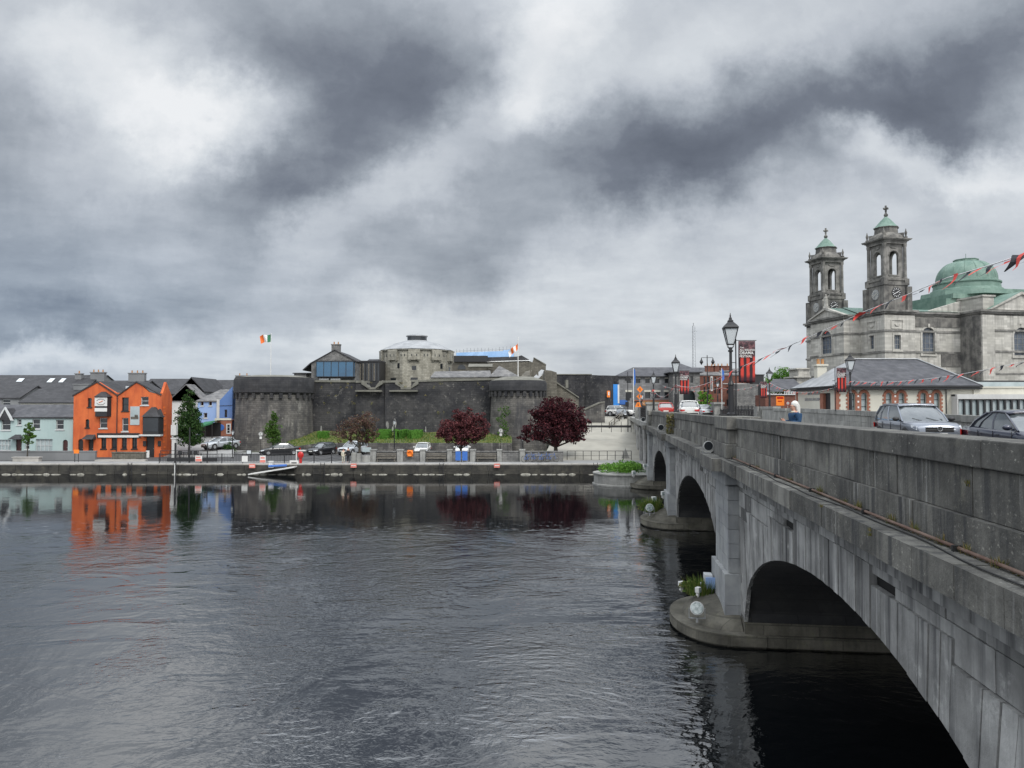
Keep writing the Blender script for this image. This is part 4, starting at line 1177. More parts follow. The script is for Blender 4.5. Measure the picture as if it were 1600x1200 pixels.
# low quay walls in front, left
a = MB(); a.box((XP(-160,86),86,1.07),(XP(150,86),86.35,2.0)); a.box((XP(-160,86)-.1,85.95,2.0),(XP(150,86)+.05,86.4,2.1))
tag(a.build('quay_parapet', M['render_grey']), 'long low grey wall in front of the mint green terrace', 'wall')
a = MB(); a.box((XP(176,86),86,1.07),(XP(226,86),86.6,1.85)); a.box((XP(176,86)-.05,85.95,1.85),(XP(226,86)+.05,86.65,1.98))
tag(a.build('quay_parapet', M['rubble_brown']), 'short pale stone wall in front of the orange pub', 'wall')
a = MB(); a.box((XP(150,84),83.9,1.05),(XP(228,84),84.6,1.25))
tag(a.build('stone_bench', M['quay_coping']), 'long pale stone slab at the quay edge before the orange pub', 'slab')
r = thing('planter', 'stone planter trough with low shrubs under the small tree on the quay', 'planter', (XP(44,84),84,1.07))
MB().box((-1.4,-.3,0),(1.4,.3,.42)).box((-1.5,-.36,.42),(1.5,.36,.5)).build('trough', M['quay_coping'], r)

# ------------------------------------------------------------------ roofs and houses behind, left
def back_house(label, px0, px1, Y, ye, yr, dp=8, wall='render_grey', roof='slate_dark', axis='x', zb=1.0, chims=(), wins=(), hip=0, sky=()):
    H = Hs('town_house', label, 'house', px0, px1, Y, zb)
    a = MB(); ze = H.z(ye); facade(a, 0, H.w, 0, ze, [H.h(*w) for w in wins], .25)
    a.box((0,.25,0),(.25,dp,ze)); a.box((H.w-.25,.25,0),(H.w,dp,ze)); a.box((0,dp,0),(H.w,dp+.2,ze))
    zr = H.z(yr)
    if axis == 'y': a.prismy([(0,ze),(H.w,ze),(H.w/2,zr-.15)], 0, .25)
    elif not hip:
        a.prismx([(0,ze),(dp,ze),(dp/2,zr-.15)], 0, .25); a.prismx([(0,ze),(dp,ze),(dp/2,zr-.15)], H.w-.25, H.w)
    a.build('wall', M[wall], H.r)
    q = MB(); gable_roof(q, 0, H.w, 0, dp+.2, ze+.05, zr, axis=axis, hipl=hip, hipr=hip); rf = q.build('roof', M[roof], H.r)
    for w in wins: window(H.r, H.h(*w), M['frame_white'], M['glass_dark'], bars=(1,2))
    for (cx, cy, w_, pots) in chims: chimney(rf, H.x(cx), dp/2, zr-.6, H.z(cy), w_, .7, 'render_grey', pots)
    for s0, s1, sy0, sy1 in sky:
        f0 = max(.02, (H.z(sy1)-ze)/(zr-ze)); f1 = (H.z(sy0)-ze)/(zr-ze)
        MB().add([(H.x(s0)+.3,dp/2*f0-.06,H.z(sy1)+.12),(H.x(s1)+.2,dp/2*f0-.06,H.z(sy1)+.12),(H.x(s1)-.3,dp/2*f1-.06,H.z(sy0)+.12),(H.x(s0)-.2,dp/2*f1-.06,H.z(sy0)+.12)],[(0,1,2,3)]).build('skylight', M['glass_frosted'], rf)
    return H
back_house('long low grey warehouse roof on the skyline at the far left', -190, 128, 150, 612, 583, 18, chims=((96,584,1.2,0),), sky=((-4,6,590,596),(47,56,590,597),(66,74,590,597)))
back_house('grey pebbledashed house with a dark roof behind the mint terrace', -60, 30, 112, 622, 601, 8, wins=((3,16,624,634),))
back_house('dark roofed house with buff upper wall behind the mint terrace', 32, 118, 108, 629, 606, 9, 'render_cream', chims=((100,600,2.2,0),))
back_house('narrow dark house with tall stacks just left of the orange pub', 84, 128, 118, 612, 589, 8, chims=((100,583,1.0,1),(131,581,2.2,3)))
back_house('dark slate roofed building directly behind the orange pub', 118, 214, 120, 612, 593, 9, chims=((192,582,2.6,3),))
back_house('grey roofed block between the orange pub and the tall green tree', 214, 300, 128, 616, 590, 10)
back_house('white gabled building behind the tall green tree', 267, 315, 112, 625, 600, 2.5, 'render_white', 'slate_pale', axis='y', zb=2.5)
back_house('brown gabled roof rising behind the white gable', 280, 318, 126, 612, 589, 10, 'render_grey', 'slate_dark', axis='y')
back_house('long grey roof on the skyline with one square stack beside the round tower', 300, 366, 134, 614, 592, 10, chims=((364,586,2.6,2),), sky=((326,331,605,611),))
# blue house beside the drum tower
H = Hs('blue_house', 'pale blue house with grey slate roof in front of the darker blue gable', 'house', 309, 339, 111, 2.8)
wins = [H.h(313,318,627,634), H.h(326,331,627,634), H.h(318,324,645,653)]
a = MB(); ze = H.z(626); facade(a, 0, H.w, 0, ze, wins, .25); a.box((0,.25,0),(.25,7,ze)); a.box((H.w-.25,.25,0),(H.w,7,ze)); a.build('wall', M['blue_pale'], H.r)
for w in wins: window(H.r, w, M['frame_white'], M['glass_dark'], sill=True)
a = MB(); x1 = H.x(361); a.add([(-.2,-.2,ze),(H.w+.15,-.2,ze),(x1,6,H.z(607)),(-.2+1.2,6,H.z(607)),(-.2,-.2,ze-.15),(H.w+.15,-.2,ze-.15),(x1,6,H.z(607)-.15),(1.0,6,H.z(607)-.15)],[(0,1,2,3),(4,5,6,7),(0,1,5,4),(1,2,6,5),(2,3,7,6),(3,0,4,7)])
a.build('roof', M['slate_pale'], H.r)
H = Hs('blue_house', 'deep blue gabled wall with a dark doorway touching the round tower', 'house', 343, 363, 110.5, 2.8)
hd = [H.h(351,355,640,652)]
a = MB(); facade(a, 0, H.w, 0, H.z(626), hd, .25); a.prismy([(0,H.z(626)),(H.w,H.z(626)),(H.w,H.z(604)),(H.x(361),H.z(606))], 0, .25); a.box((H.w-.25,.25,0),(H.w,6,H.z(610)))
a.build('wall', M['blue_wall'], H.r); door(H.r, hd[0], M['frame_dark'])
MB().box((H.x(338.5),-.02,0),(H.x(343),.4,H.z(624))).build('corner_strip', M['render_white'], H.r)
MB().tube([(0,-.05,H.z(634)),(H.w,-.05,H.z(633.5))], .03, 4).build('drainpipe', M['frame_dark'], H.r)
H = Hs('shopfront', 'low brick shopfront with round blue sign beside the stone drum tower', 'shop', 336, 362, 108.2, 2.9)
hs_ = [H.h(354,361,662,678)]
a = MB(); facade(a, 0, H.w, 0, H.z(656), hs_, .25); a.box((0,.25,0),(.25,3,H.z(656))); a.box((0,.25,H.z(656)-.15),(H.w,3,H.z(656)))
a.build('wall', M['brick_trim'], H.r); window(H.r, hs_[0], M['frame_white'], M['glass_dark'], fw=.14, bars=(1,3), dep=-.04)
MB().lathe((0,0,0), [(.42,0),(.45,.03),(.42,.06)], 16, M=Matrix.Translation((H.x(346),-.02,H.z(668)))@Matrix.Rotation(R(90),4,'X')).build('round_sign', M['blue_board'], H.r)
MB().box((0,-.1,H.z(656.5)),(H.w,.0,H.z(653.5))).box((H.x(336),-.05,0),(H.x(339.5),-.001,H.z(656))).build('fascia', M['render_cream'], H.r)
H = Hs('market_canopy', 'dark green canopy stall with shaded front below the blue houses', 'canopy', 297, 334, 105.5, 2.7)
a = MB(); a.add([(H.x(300),-.3,H.z(672)),(H.x(334),-.3,H.z(659)),(H.x(334),3,H.z(656)),(H.x(306),3,H.z(660))],[(0,1,2,3)]); a.add([(H.x(300),-.32,H.z(673)),(H.x(334),-.32,H.z(662)),(H.x(334),-.32,H.z(659)),(H.x(300),-.32,H.z(672))],[(0,1,2,3)])
a.build('awning', M['green_cloth'], H.r, recalc=False)
a = MB(); a.box((H.x(302),2.6,0),(H.x(334),2.8,H.z(661)))
for q in (300,311,322,333): a.box((H.x(q)-.05,-.3,0),(H.x(q)+.05,-.2,H.z(670)+(q-300)*.02))
a.build('frame', M['frame_dark'], H.r)
# white clapboard stair/hoarding by the orange pub
H = Hs('garden_wall', 'stacked white rendered steps wall at the right side of the orange pub', 'wall', 269, 275, 90, 1.07)
MB().box((0,0,0),(H.w,.4,H.z(686))).box((-.1,-.05,H.z(686)),(H.w+.1,.45,H.z(684))).box((-.1,-.05,H.z(680)),(H.w+.05,.45,H.z(664))).build('wall', M['render_white'], H.r)

vs = []
for px_ in (252, 290, 330, 366):
    for Y_, z_ in ((91.5,1.083),(97,1.7),(105,2.75),(116,3.1)): vs.append((XP(px_,91.5)+(XP(px_,Y_)-XP(px_,91.5))*1.0, Y_, z_))
tag(MB().add(vs, [(i*4+j,(i+1)*4+j,(i+1)*4+j+1,i*4+j+1) for i in range(3) for j in range(3)]).build('plaza', M['quay_paving'], smooth=80), kind='structure')
# ------------------------------------------------------------------ castle
def ring_tower(name, label, px0, px1, Y, ytop, yband, zb, batter=.25, seg=40, cone=None, cut=None):
    x0, x1 = XP(px0, Y), XP(px1, Y); r = (x1-x0)/2
    c = ((x0+x1)/2, Y + 2.2, 0)
    T = thing(name, label, 'tower', (c[0], c[1], zb))
    zt, zn = ZP(ytop, Y-r*.7)-zb, ZP(yband, Y-r)-zb
    MB().lathe((0,0,0), [(r-.15+batter,0),(r-.28,zn)], seg).build('drum', M['castle_grey'], T, smooth=40)
    a = MB(); a.lathe((0,0,0), [(r-.3,zn-.02),(r+.05,zn+.32),(r+.05,zt-.35),(r-.15,zt)], seg); a.build('parapet', M['castle_top'], T, smooth=30)
    b = MB()
    for k in range(28):
        th = 2*math.pi*k/28
        b.mark().box((r-.35,-.22,zn-.5),(r+.02,.22,zn+.2), Matrix.Rotation(th,4,'Z'))
    b.build('corbels', M['castle_dark'], T)
    MB().lathe((0,0,zt-.02), [(r-.1,0),(r*.55,.35 if cone is None else cone),(0.05,.4 if cone is None else cone*1.15)], seg).build('cap', M['castle_cap'], T, smooth=60)
    return T, c, r
T1, c1, r1 = ring_tower('castle_drum_tower', 'squat round castle tower with dark parapet at the left end of the wall', 360, 483, 108, 588, 616, .9)
T2, c2, r2 = ring_tower('castle_drum_tower', 'round castle tower with corbelled dark parapet behind the copper beech', 764, 855, 107, 593, 613, .9, cone=.55)
CW = thing('castle_wall', 'long high dark stained curtain wall of the castle between the two round towers', 'wall', (0,0,0))
pts = [(470,112,597),(486,111,597),(555,110,597.5),(556,109.6,598),(601,109.8,599),(602,109.3,598),(634,109.3,597),(684,109.5,596),(765,110,594),(790,111,594)]
a = MB(); cp_ = MB(); ter = MB()
def seg(mb, A, Bp, z0, z1, th=1.6, bt=.35):
    (xa, ya), (xb, yb) = A, Bp
    mb.add([(xa,ya-bt,z0),(xb,yb-bt,z0),(xb,yb+th,z0),(xa,ya+th,z0),(xa,ya,z1),(xb,yb,z1),(xb,yb+th,z1),(xa,ya+th,z1)],[(0,3,2,1),(4,5,6,7),(0,1,5,4),(1,2,6,5),(2,3,7,6),(3,0,4,7)])
emb = [(574,589),(627,645)]
for (pa, Ya, ya), (pb_, Yb, yb) in zip(pts[:-1], pts[1:]):
    k = max(1, int((pb_-pa)/8))
    for i in range(k):
        f0, f1 = i/k, (i+1)/k
        p0, p1 = pa+(pb_-pa)*f0, pa+(pb_-pa)*f1
        Y0, Y1 = Ya+(Yb-Ya)*f0, Ya+(Yb-Ya)*f1
        y_ = ya+(yb-ya)*(f0+f1)/2
        top = ZP(y_, (Y0+Y1)/2)
        pm = (p0+p1)/2
        for e0, e1 in emb:
            if e0 <= pm <= e1: top = ZP(608.5, Y0)
        A, Bp = (XP(p0,Y0),Y0), (XP(p1,Y1),Y1)
        seg(a, A, Bp, 1.0, top)
        seg(cp_, (A[0],A[1]-.12), (Bp[0],Bp[1]-.12), top+.003, top+.30, 1.9, 0)
for e0, e1 in emb:      # sloping cheeks of the embrasures
    Y_ = 109.5
    for x_a, x_b, s in ((e0-9, e0+2, 1), (e1+9, e1-2, -1)):
        x0_, x1_ = XP(x_a, Y_), XP(x_b, Y_)
        zt_, zb2 = ZP(598, Y_)+.3, ZP(607, Y_)
        cp_.prismy([(x0_,zt_-.5),(x0_,zt_+.05),(x0_*.35+x1_*.65,zt_-.35),(x1_,zb2+.2),(x1_,zb2)], Y_-.35, Y_+1.8)
a.build('wall_face', M['castle_dark'], CW); cp_.build('coping', M['castle_cap'], CW)
b = MB()
for e0, e1 in emb:
    x0_, x1_ = XP(e0-18,109.3), XP(e1+8,109.3)
    b.box((x0_,108.75,ZP(612,109)),(x1_,109.5,ZP(609.5,109)))
b.build('ledge', M['castle_cap'], CW)
# pale paint ghosts at the wall foot (whitewash patches)
g = MB(); random.seed(4)
for (px_, py_, w_, h_) in ((605,664,5,12),(616,662,6,16),(613,670,3,8),(501,672,2,14),(665,671,2,8)):
    cx_, cz_ = XP(px_,108.7), ZP(py_,108.7)
    n = 9; pl_ = [(cx_+w_*.045*math.cos(6.283*k/n)*random.uniform(.6,1.2), cz_+h_*.045*math.sin(6.283*k/n)*random.uniform(.7,1.2)) for k in range(n)]
    Yk = 109.3-.3*(1-(cz_-1)/9)-.05
    g.mark().prismy(pl_, Yk-.03, Yk+.3)
g.build('whitewash_patch', M['stone_light'], CW)
# grass bank, retaining wall, hedge letters
gb = MB(); n = 40
vs = []; fs_ = []
for i in range(n+1):
    px_ = 425 + (800-425)*i/n
    k = min(1, max(0, (px_-425)/70))
    e = 1
    for j, (Y_, z_) in enumerate(((97.9, 1.3+1.05*k),(101,1.5+1.1*k),(105,1.7+1.25*k),(110.5,2.0+1.6*k))):
        vs.append((XP(px_, Y_), Y_, z_ + .05*math.sin(i*1.3+j)))
for i in range(n):
    for j in range(3): fs_.append((i*4+j, (i+1)*4+j, (i+1)*4+j+1, i*4+j+1))
tag(gb.add(vs, fs_).build('grass_bank', M['grass_bank'], smooth=80), kind='structure')
a = MB(); a.add([(XP(425,98),97.9,1.0),(XP(500,98),97.7,1.0),(XP(800,98),97.7,1.0),(XP(425,98),97.9,1.55),(XP(500,98),97.7,2.42),(XP(800,98),97.7,2.42),
   (XP(425,98),98.2,1.0),(XP(500,98),98.1,1.0),(XP(800,98),98.1,1.0),(XP(425,98),98.2,1.55),(XP(500,98),98.1,2.42),(XP(800,98),98.1,2.42)],[(0,1,4,3),(1,2,5,4),(3,4,10,9),(4,5,11,10),(6,7,10,9),(7,8,11,10),(2,8,11,5),(0,6,9,3)])
tag(a.build('retaining_wall', M['castle_grey']), 'low mossy stone retaining wall holding the grass bank behind the parked cars', 'wall')
w = MB(); random.seed(31)
for i in range(5200):
    px_ = random.uniform(440, 798); Y_ = random.uniform(98.0, 109)
    k = min(1, max(0, (px_-425)/70)); z_ = 1.25+1.1*k + (Y_-98)*(.07+.02*k)-.02
    p = Vector((XP(px_,Y_), Y_, z_)); hh = random.uniform(.08,.28)
    w.add([p+Vector((-.06,0,0)), p+Vector((.06,0,0)), p+Vector((random.uniform(-.1,.1),random.uniform(-.05,.05),hh))], [(0,1,2)])
tag(w.build('long_grass', M['leaf_grass'], recalc=False), kind='stuff')
def leafbox(mb, x0, x1, y0, y1, z0, z1, n, size):
    mb.box((x0+.06,y0+.06,z0),(x1-.06,y1-.06,z1-.06))
    for i in range(n):
        f = random.random()
        p = [random.uniform(x0,x1), random.uniform(y0,y1), random.uniform(z0,z1)]
        if f < .45: p[1] = y0
        elif f < .8: p[2] = z1
        else: p[0] = random.choice((x0,x1))
        a_ = Vector((random.gauss(0,1),random.gauss(0,1),random.gauss(0,1))).normalized(); b_ = a_.orthogonal().normalized()
        s_ = size*random.uniform(.6,1.2); p = Vector(p)
        mb.add([p-a_*s_, p+b_*s_*.7, p+a_*s_, p-b_*s_*.7], [(0,1,2,3)])
zg = 3.15
HL = [('L',(575,586)),('O',(591,611)),('V',(613,637)),('E',(639,660))]
for ch, (pa, pb_) in HL:
    x0, x1 = XP(pa,104), XP(pb_,104); wd = x1-x0
    mb = MB(); sw = .5
    D = 3.0; Y0 = 102.2; z0, z1 = 2.5, 3.85
    if ch == 'L':
        leafbox(mb, x0, x0+sw, Y0, Y0+D, z0, z1+.1, 220, .07); leafbox(mb, x0, x1, Y0, Y0+.8, z0, z1, 220, .07)
    if ch == 'O':
        leafbox(mb, x0, x1, Y0, Y0+.8, z0, z1-.05, 300, .07); leafbox(mb, x0, x1, Y0+D-.8, Y0+D, z0, z1+.12, 300, .07)
        leafbox(mb, x0, x0+sw, Y0+.8, Y0+D-.8, z0, z1, 150, .07); leafbox(mb, x1-sw, x1, Y0+.8, Y0+D-.8, z0, z1, 150, .07)
    if ch == 'V':
        for k in range(7):
            f = k/6; yk = Y0+D*(k)/7
            xl = x0+(wd/2-sw)*(1-f); xr = x1-(wd/2-sw)*(1-f)
            leafbox(mb, xl, xl+sw*1.3, yk, yk+D/7+.05, z0, z1+.02*k, 70, .07); leafbox(mb, xr-sw*1.3, xr, yk, yk+D/7+.05, z0, z1+.02*k, 70, .07)
    if ch == 'E':
        leafbox(mb, x0, x0+sw, Y0, Y0+D, z0, z1, 220, .07)
        for k in (0, 1.15, 2.3): leafbox(mb, x0+sw, x1, Y0+k, Y0+k+.7, z0, z1+k*.03, 200, .07)
    tag(mb.build('topiary_letter', M['leaf_hedge'], recalc=False), {'L':'clipped hedge letter L partly hidden by the thin brownish tree','O':'clipped bright green hedge letter O below the castle wall','V':'clipped bright green hedge letter V behind the lamp post','E':'clipped bright green hedge letter E, rightmost of the row'}[ch], 'hedge', 'hedge letters on the castle bank')
mb = MB(); leafbox(mb, XP(500,104), XP(516,104), 102.5, 104, 2.5, 3.75, 350, .07)
tag(mb.build('hedge', M['leaf_hedge'], recalc=False), 'small clipped green hedge block left of the thin brownish tree', 'hedge')

w = MB(); random.seed(77)
for i in range(46):
    px_ = random.uniform(372, 850); Y_ = 108.6 if 490 < px_ < 760 else 106.6
    z_ = ZP(random.choice((598,599,605,618,630,645)), Y_)
    leafcloud(w, (XP(px_,Y_), Y_+.25, z_), (random.uniform(.12,.35),.15,random.uniform(.1,.3)), 16, .07)
tag(w.build('wall_weeds', M['leaf_weed'], recalc=False), kind='stuff')
for px_, l_ in ((205,'below the orange pub'),(505,'below the black parked SUV'),(690,'left of the blue boards'),(930,'below the pale ramp')):
    r = thing('quay_ladder', 'iron ladder down the quay wall ' + l_, 'ladder', (XP(px_,79.7),79.62,-.1), 0, 'ladders on the quay wall')
    a = MB(); a.box((-.22,-.03,0),(-.17,.03,1.35)); a.box((.17,-.03,0),(.22,.03,1.35))
    for k in range(5): a.box((-.17,-.015,.15+.25*k),(.17,.015,.18+.25*k))
    a.build('ladder', M['frame_dark'], r)
# keep
KY = 136; kc = (XP(650,KY), KY+1.0, 4.0)
K = thing('castle_keep', 'pale stone ten sided castle keep with grey conical roof and lantern', 'castle', kc)
kr = (XP(709.5,KY)-XP(591,KY))/2
kz = lambda y: ZP(y, KY-kr*.8)-4.0
kz2 = lambda y: ZP(y, KY+1)-4.0
N = 10; rot = R(90)+R(18)*1 + R(3)
MB().lathe((0,0,0), [(kr-.1,0),(kr-.25,kz(563)),(kr-.25,kz(546))], N, rot=rot).build('wall', M['keep_stone'], K)
a = MB()
def kp(th, r_):
    return (r_*math.cos(th), r_*math.sin(th))
for k in range(N):
    th = rot+2*math.pi*(k+.5)/N; Mx = Matrix.Rotation(th, 4, 'Z'); ap = (kr-.25)*math.cos(math.pi/N)
    a.mark().box((ap-.1,-1.0,kz(562)),(ap+.42,1.0,kz(545.5)), Mx)
    a.box((ap-.1,-.9,kz(564)),(ap+.3,-.55,kz(562)), Mx); a.box((ap-.1,.55,kz(564)),(ap+.3,.9,kz(562)), Mx)
a.build('machicolation', M['keep_stone'], K)
a = MB()
for k in range(N):
    th = rot+2*math.pi*(k+.5)/N; Mx = Matrix.Rotation(th, 4, 'Z'); ap = (kr-.25)*math.cos(math.pi/N)
    for yy_ in (-.5,.35): a.box((ap+.40,yy_,kz(556.5)),(ap+.43,yy_+.16,kz(553)), Mx)
    for yy_ in (-1.75,1.6): a.box((ap-.1,yy_,kz(556.5)),(ap+.02,yy_+.16,kz(552.5)), Mx)
    if k % 2 == 0: a.box((ap-.1,-.4,kz(578)),(ap+.03,.35,kz(571.5)), Mx)
    else: a.box((ap-.1,.9,kz(575)),(ap+.06,1.35,kz(567)), Mx)
    a.box((ap-.1,-.6,kz(594.5)),(ap+.1,.6,kz(590)), Mx)
a.build('opening', M['glass_dark'], K)
MB().lathe((0,0,0), [(kr+.02,kz(546.5)),(kr+.02,kz(545)),(kr-.3,kz(544.2))], N, rot=rot).build('cornice', M['castle_cap'], K)
a = MB(); a.lathe((0,0,0), [(kr-.2,kz(544.3)),(kr*.62,kz2(538.3)),(1.9,kz2(532.5))], 20); a.build('roof', M['lead'], K)
MB().lathe((0,0,0), [(1.75,kz2(533.5)),(1.75,kz2(526.2))], 12).build('lantern', M['glass_dark'], K)
MB().lathe((0,0,0), [(1.95,kz2(526.2)),(1.95,kz2(524.8)),(.1,kz2(521.3))], 12).build('lantern_roof', M['lead'], K)

# visitor centre with blue glass box
VY = 124; H = Hs('gabled_museum', 'grey stone gabled building with a large blue glass box on its front', 'building', 486, 556, VY, 4.0)
a = MB(); g_ = [(0,0),(H.w,0),(H.w,H.z(564)),(H.x(523),H.z(547)),(0,H.z(568))]
a.prismy([(0,0),(H.w,0),(H.w,H.z(565)),(H.x(527),H.z(548)),(H.x(518),H.z(548)),(0,H.z(567))], 0, .4); 
a.add([(0,0,0),(H.x(476),5,0),(H.x(476),5,H.z(578)),(0,0,H.z(567))],[(0,1,2,3)])
a.box((H.x(476),5,0),(0,5.4,H.z(580))); a.box((H.w-.4,.4,0),(H.w,11,H.z(565)))
a.build('wall', M['grey_rubble'], H.r)
a = MB(); a.add([(H.x(523),-.15,H.z(546.5)),(H.x(475)-.2,-.1,H.z(579)),(H.x(473),6,H.z(579)),(H.x(500),11,H.z(552)),(H.x(523),11,H.z(547)),
                 (H.w+.2,-.15,H.z(564.5)),(H.w+.2,11,H.z(564.5)),(H.x(486)-.1,-.15,H.z(568.3))],[(0,7,1,2,3),(0,5,6,4),(0,3,4)])
rf = a.build('roof', M['slate_dark'], H.r, recalc=False); rf.modifiers.new('th','SOLIDIFY').thickness = .15
chimney(rf, H.x(522.5), 1.0, H.z(549), H.z(538.5), 1.35, .9, 'grey_rubble', 2); chimney(rf, H.x(505), 9, H.z(556), H.z(551), .9, .8, 'grey_rubble', 2)
gx = MB(); gx.box((H.x(496.5),-1.1,H.z(588.5)),(H.x(554),-.01,H.z(565.5))); gbx = gx.build('glass_box', M['glass_blue'], H.r)
a = MB(); a.box((H.x(496),-1.2,H.z(589.8)),(H.x(555),-.005,H.z(588.6))); a.box((H.x(496),-1.2,H.z(565.4)),(H.x(555),-.005,H.z(564.2)))
for i in range(6): xx = H.x(496.5)+(H.x(554)-H.x(496.5))*i/5; a.box((xx-.04,-1.14,H.z(588.6)),(xx+.04,-1.09,H.z(565.5)))
a.build('mullions', M['frame_dark'], gbx)
MB().box((H.x(500),-.8,H.z(595)),(H.x(515),-.1,H.z(591.5))).box((H.x(518),-.8,H.z(595)),(H.x(533),-.1,H.z(591.5))).build('white_panel', M['paint_white'], H.r)
H = Hs('glazed_link', 'dark glazed link building between the museum and the keep', 'building', 554, 593, 127, 4.0)
MB().box((0,.1,0),(H.w,6,H.z(565.5))).box((-.1,0,H.z(565.4)),(H.w,6.1,H.z(563.5))).build('wall', M['frame_dark'], H.r)
a = MB()
for i in range(9):
    xx = H.w*i/9; a.box((xx+.1,.02,H.z(595)),(xx+H.w/9-.15,.09,H.z(567)))
a.build('glass_panels', M['glass_dark'], H.r)
a = MB()
for i in (2,3,5,7): xx = H.w*i/9; a.box((xx-.1,-.03,H.z(595)),(xx+.12,.015,H.z(568)))
a.build('fins', M['timber'], H.r)
back_house('small stone gable peeping above the dark glazed link', 573, 602, 133, 566, 559.5, 6, 'grey_rubble', 'slate_dark', zb=4)
back_house('low stone building on the castle roofline left of the museum', 459, 478, 128, 583, 581, 6, 'grey_rubble', 'slate_dark', zb=3)
# right part of the castle top
H = Hs('artillery_wall', 'upper castle battery of grey stone with stepped dark roofs right of the keep', 'building', 706, 855, 128, 4.0)
a = MB(); a.prismy([(0,0),(H.w,0),(H.x(853),H.z(578)),(H.x(853),H.z(570)),(H.x(834),H.z(559.5)),(H.x(832),H.z(566)),(H.x(827),H.z(564)),(H.x(760),H.z(565)),(0,H.z(566))], 0, 1.2)
a.box((H.x(762),-.3,0),(H.x(829),0,H.z(565)))
a.build('wall', M['rubble_brown'], H.r)
MB().prismy([(H.x(833.5),H.z(559)),(H.x(834.5),H.z(558.3)),(H.x(853.5),H.z(569)),(H.x(853.5),H.z(571))], -.1, 1.3).build('coping', M['castle_cap'], H.r)
MB().box((H.x(709),-.4,H.z(565.5)),(H.x(762),1.5,H.z(556))).build('dark_roof', M['frame_dark'], H.r)
a = MB(); a.prismy([(H.x(762),H.z(564)),(H.x(762),H.z(558)),(H.x(808),H.z(557)),(H.x(815),H.z(555)),(H.x(827),H.z(562)),(H.x(827),H.z(564))], .2, 3); a.build('dark_roof', M['slate_dark'], H.r)
MB().add([(H.x(758),-.45,H.z(566)),(H.x(828),-.45,H.z(563.8)),(H.x(828),.1,H.z(562.6)),(H.x(765),.1,H.z(564.4))],[(0,1,2,3)]).build('flashing', M['paint_white'], H.r)
ah = [(H.x(715),H.x(728),H.z(578),H.z(569))]
b = MB(); b.prismy([(H.x(727.5),H.z(577)),(H.x(715),H.z(577))]+arc(H.x(715),H.x(727.5),H.z(569.5))[::-1], -.05, .0)
b.build('arched_opening', M['glass_dark'], H.r)
MB().prismx([(0,0),(2,0),(2,H.z(571)-H.z(577)),(0,.1)], H.x(733), H.x(770), Matrix.Translation((0,-3,H.z(575)))).build('lean_to_roof', M['castle_cap'], H.r)
H = Hs('slate_range', 'low building with rough stone slate roof behind the curtain wall', 'building', 672, 768, 118, 4.0)
MB().box((0,.3,0),(H.w,5,H.z(590))).build('wall', M['render_cream'], H.r)
a = MB(); a.add([(0,0,H.z(589.5)),(H.w,0,H.z(588.5)),(H.w-.3,3,H.z(577.5)),(.4,3,H.z(579)),(0,0,H.z(590.5)),(H.w,0,H.z(589.5)),(H.w-.3,5,H.z(577.5)),(.4,5,H.z(579))],[(0,1,2,3),(0,4,5,1),(3,2,6,7),(4,7,6,5)]); a.build('roof', M['slate_pale'], H.r)
H = Hs('hipped_lodge', 'small castle lodge with pyramid stone slate roof beside the flagpole', 'building', 765, 812, 116, 4.0)
MB().box((0.1,.3,0),(H.w,5,H.z(589))).build('wall', M['castle_cap'], H.r)
a = MB(); ap = (H.x(779.5),2.5,H.z(570)); a.add([(-.1,0,H.z(588.5)),(H.w,0,H.z(588)),(H.w,5.2,H.z(588)),(-.1,5.2,H.z(588)),ap],[(0,1,4),(1,2,4),(2,3,4),(3,0,4),(0,3,2,1)]); a.build('roof', M['slate_pale'], H.r)
H = Hs('low_lean_to', 'low roofs and plank shelter between the lodge and the stair block', 'building', 812, 846, 117, 4.0)
a = MB(); a.box((0,.2,0),(H.w,4,H.z(592))); a.add([(0,0,H.z(590)),(H.x(828),0,H.z(588)),(H.x(832),2,H.z(577)),(H.x(822),2.5,H.z(579))],[(0,1,2,3)]); a.build('roof', M['rubble_brown'], H.r)
a = MB()
for k, px_ in enumerate((829,835,840)): a.box((H.x(px_)-.12,-.4,0),(H.x(px_)+.12,-.1,H.z(577+k*.4)))
a.build('post', M['timber'], H.r)
MB().add([(H.x(833),-.8,H.z(590)),(H.x(840),-.8,H.z(592)),(H.x(853.5),.6,H.z(579)),(H.x(846),.6,H.z(577)),(H.x(833),-.9,H.z(591)),(H.x(840),-.9,H.z(593)),(H.x(853.5),.5,H.z(580)),(H.x(846),.5,H.z(578))],[(0,1,2,3),(4,5,6,7),(0,1,5,4),(1,2,6,5),(2,3,7,6),(3,0,4,7)]).build('ramp_panel', M['lead'], H.r)
# scaffold with blue netting
SC = thing('scaffold', 'blue netted scaffold on the roofline right of the keep', 'scaffold', (XP(712,130),131,ZP(557,130)))
a = MB(); L = XP(803,130)-XP(712,130)
nvs = []; 
for i in range(13):
    x_ = L*i/12; hh = .72+.34*(i/12)+(.25 if i > 10 else 0)
    nvs += [(x_, .03*math.sin(i*2), -.1),(x_, .05*math.sin(i*2.7), hh)]
a.add(nvs, [(2*i,2*i+2,2*i+3,2*i+1) for i in range(12)]); n_ = a.build('netting', M['netting'], SC, recalc=False); n_.modifiers.new('t','SOLIDIFY').thickness=.02
MB().box((L*.81,.1,.0),(L*.99,1.5,1.15)).build('netting', M['netting'], SC)
a = MB()
for i in range(17): x_ = L*i/16; a.tube([(x_,.1,-.4),(x_,.1,1.25+.35*i/16+random.uniform(0,.25))], .03, 4)
a.tube([(0,.1,1.0),(L,.1,1.35)], .03, 4); a.build('poles', M['steel'], SC)
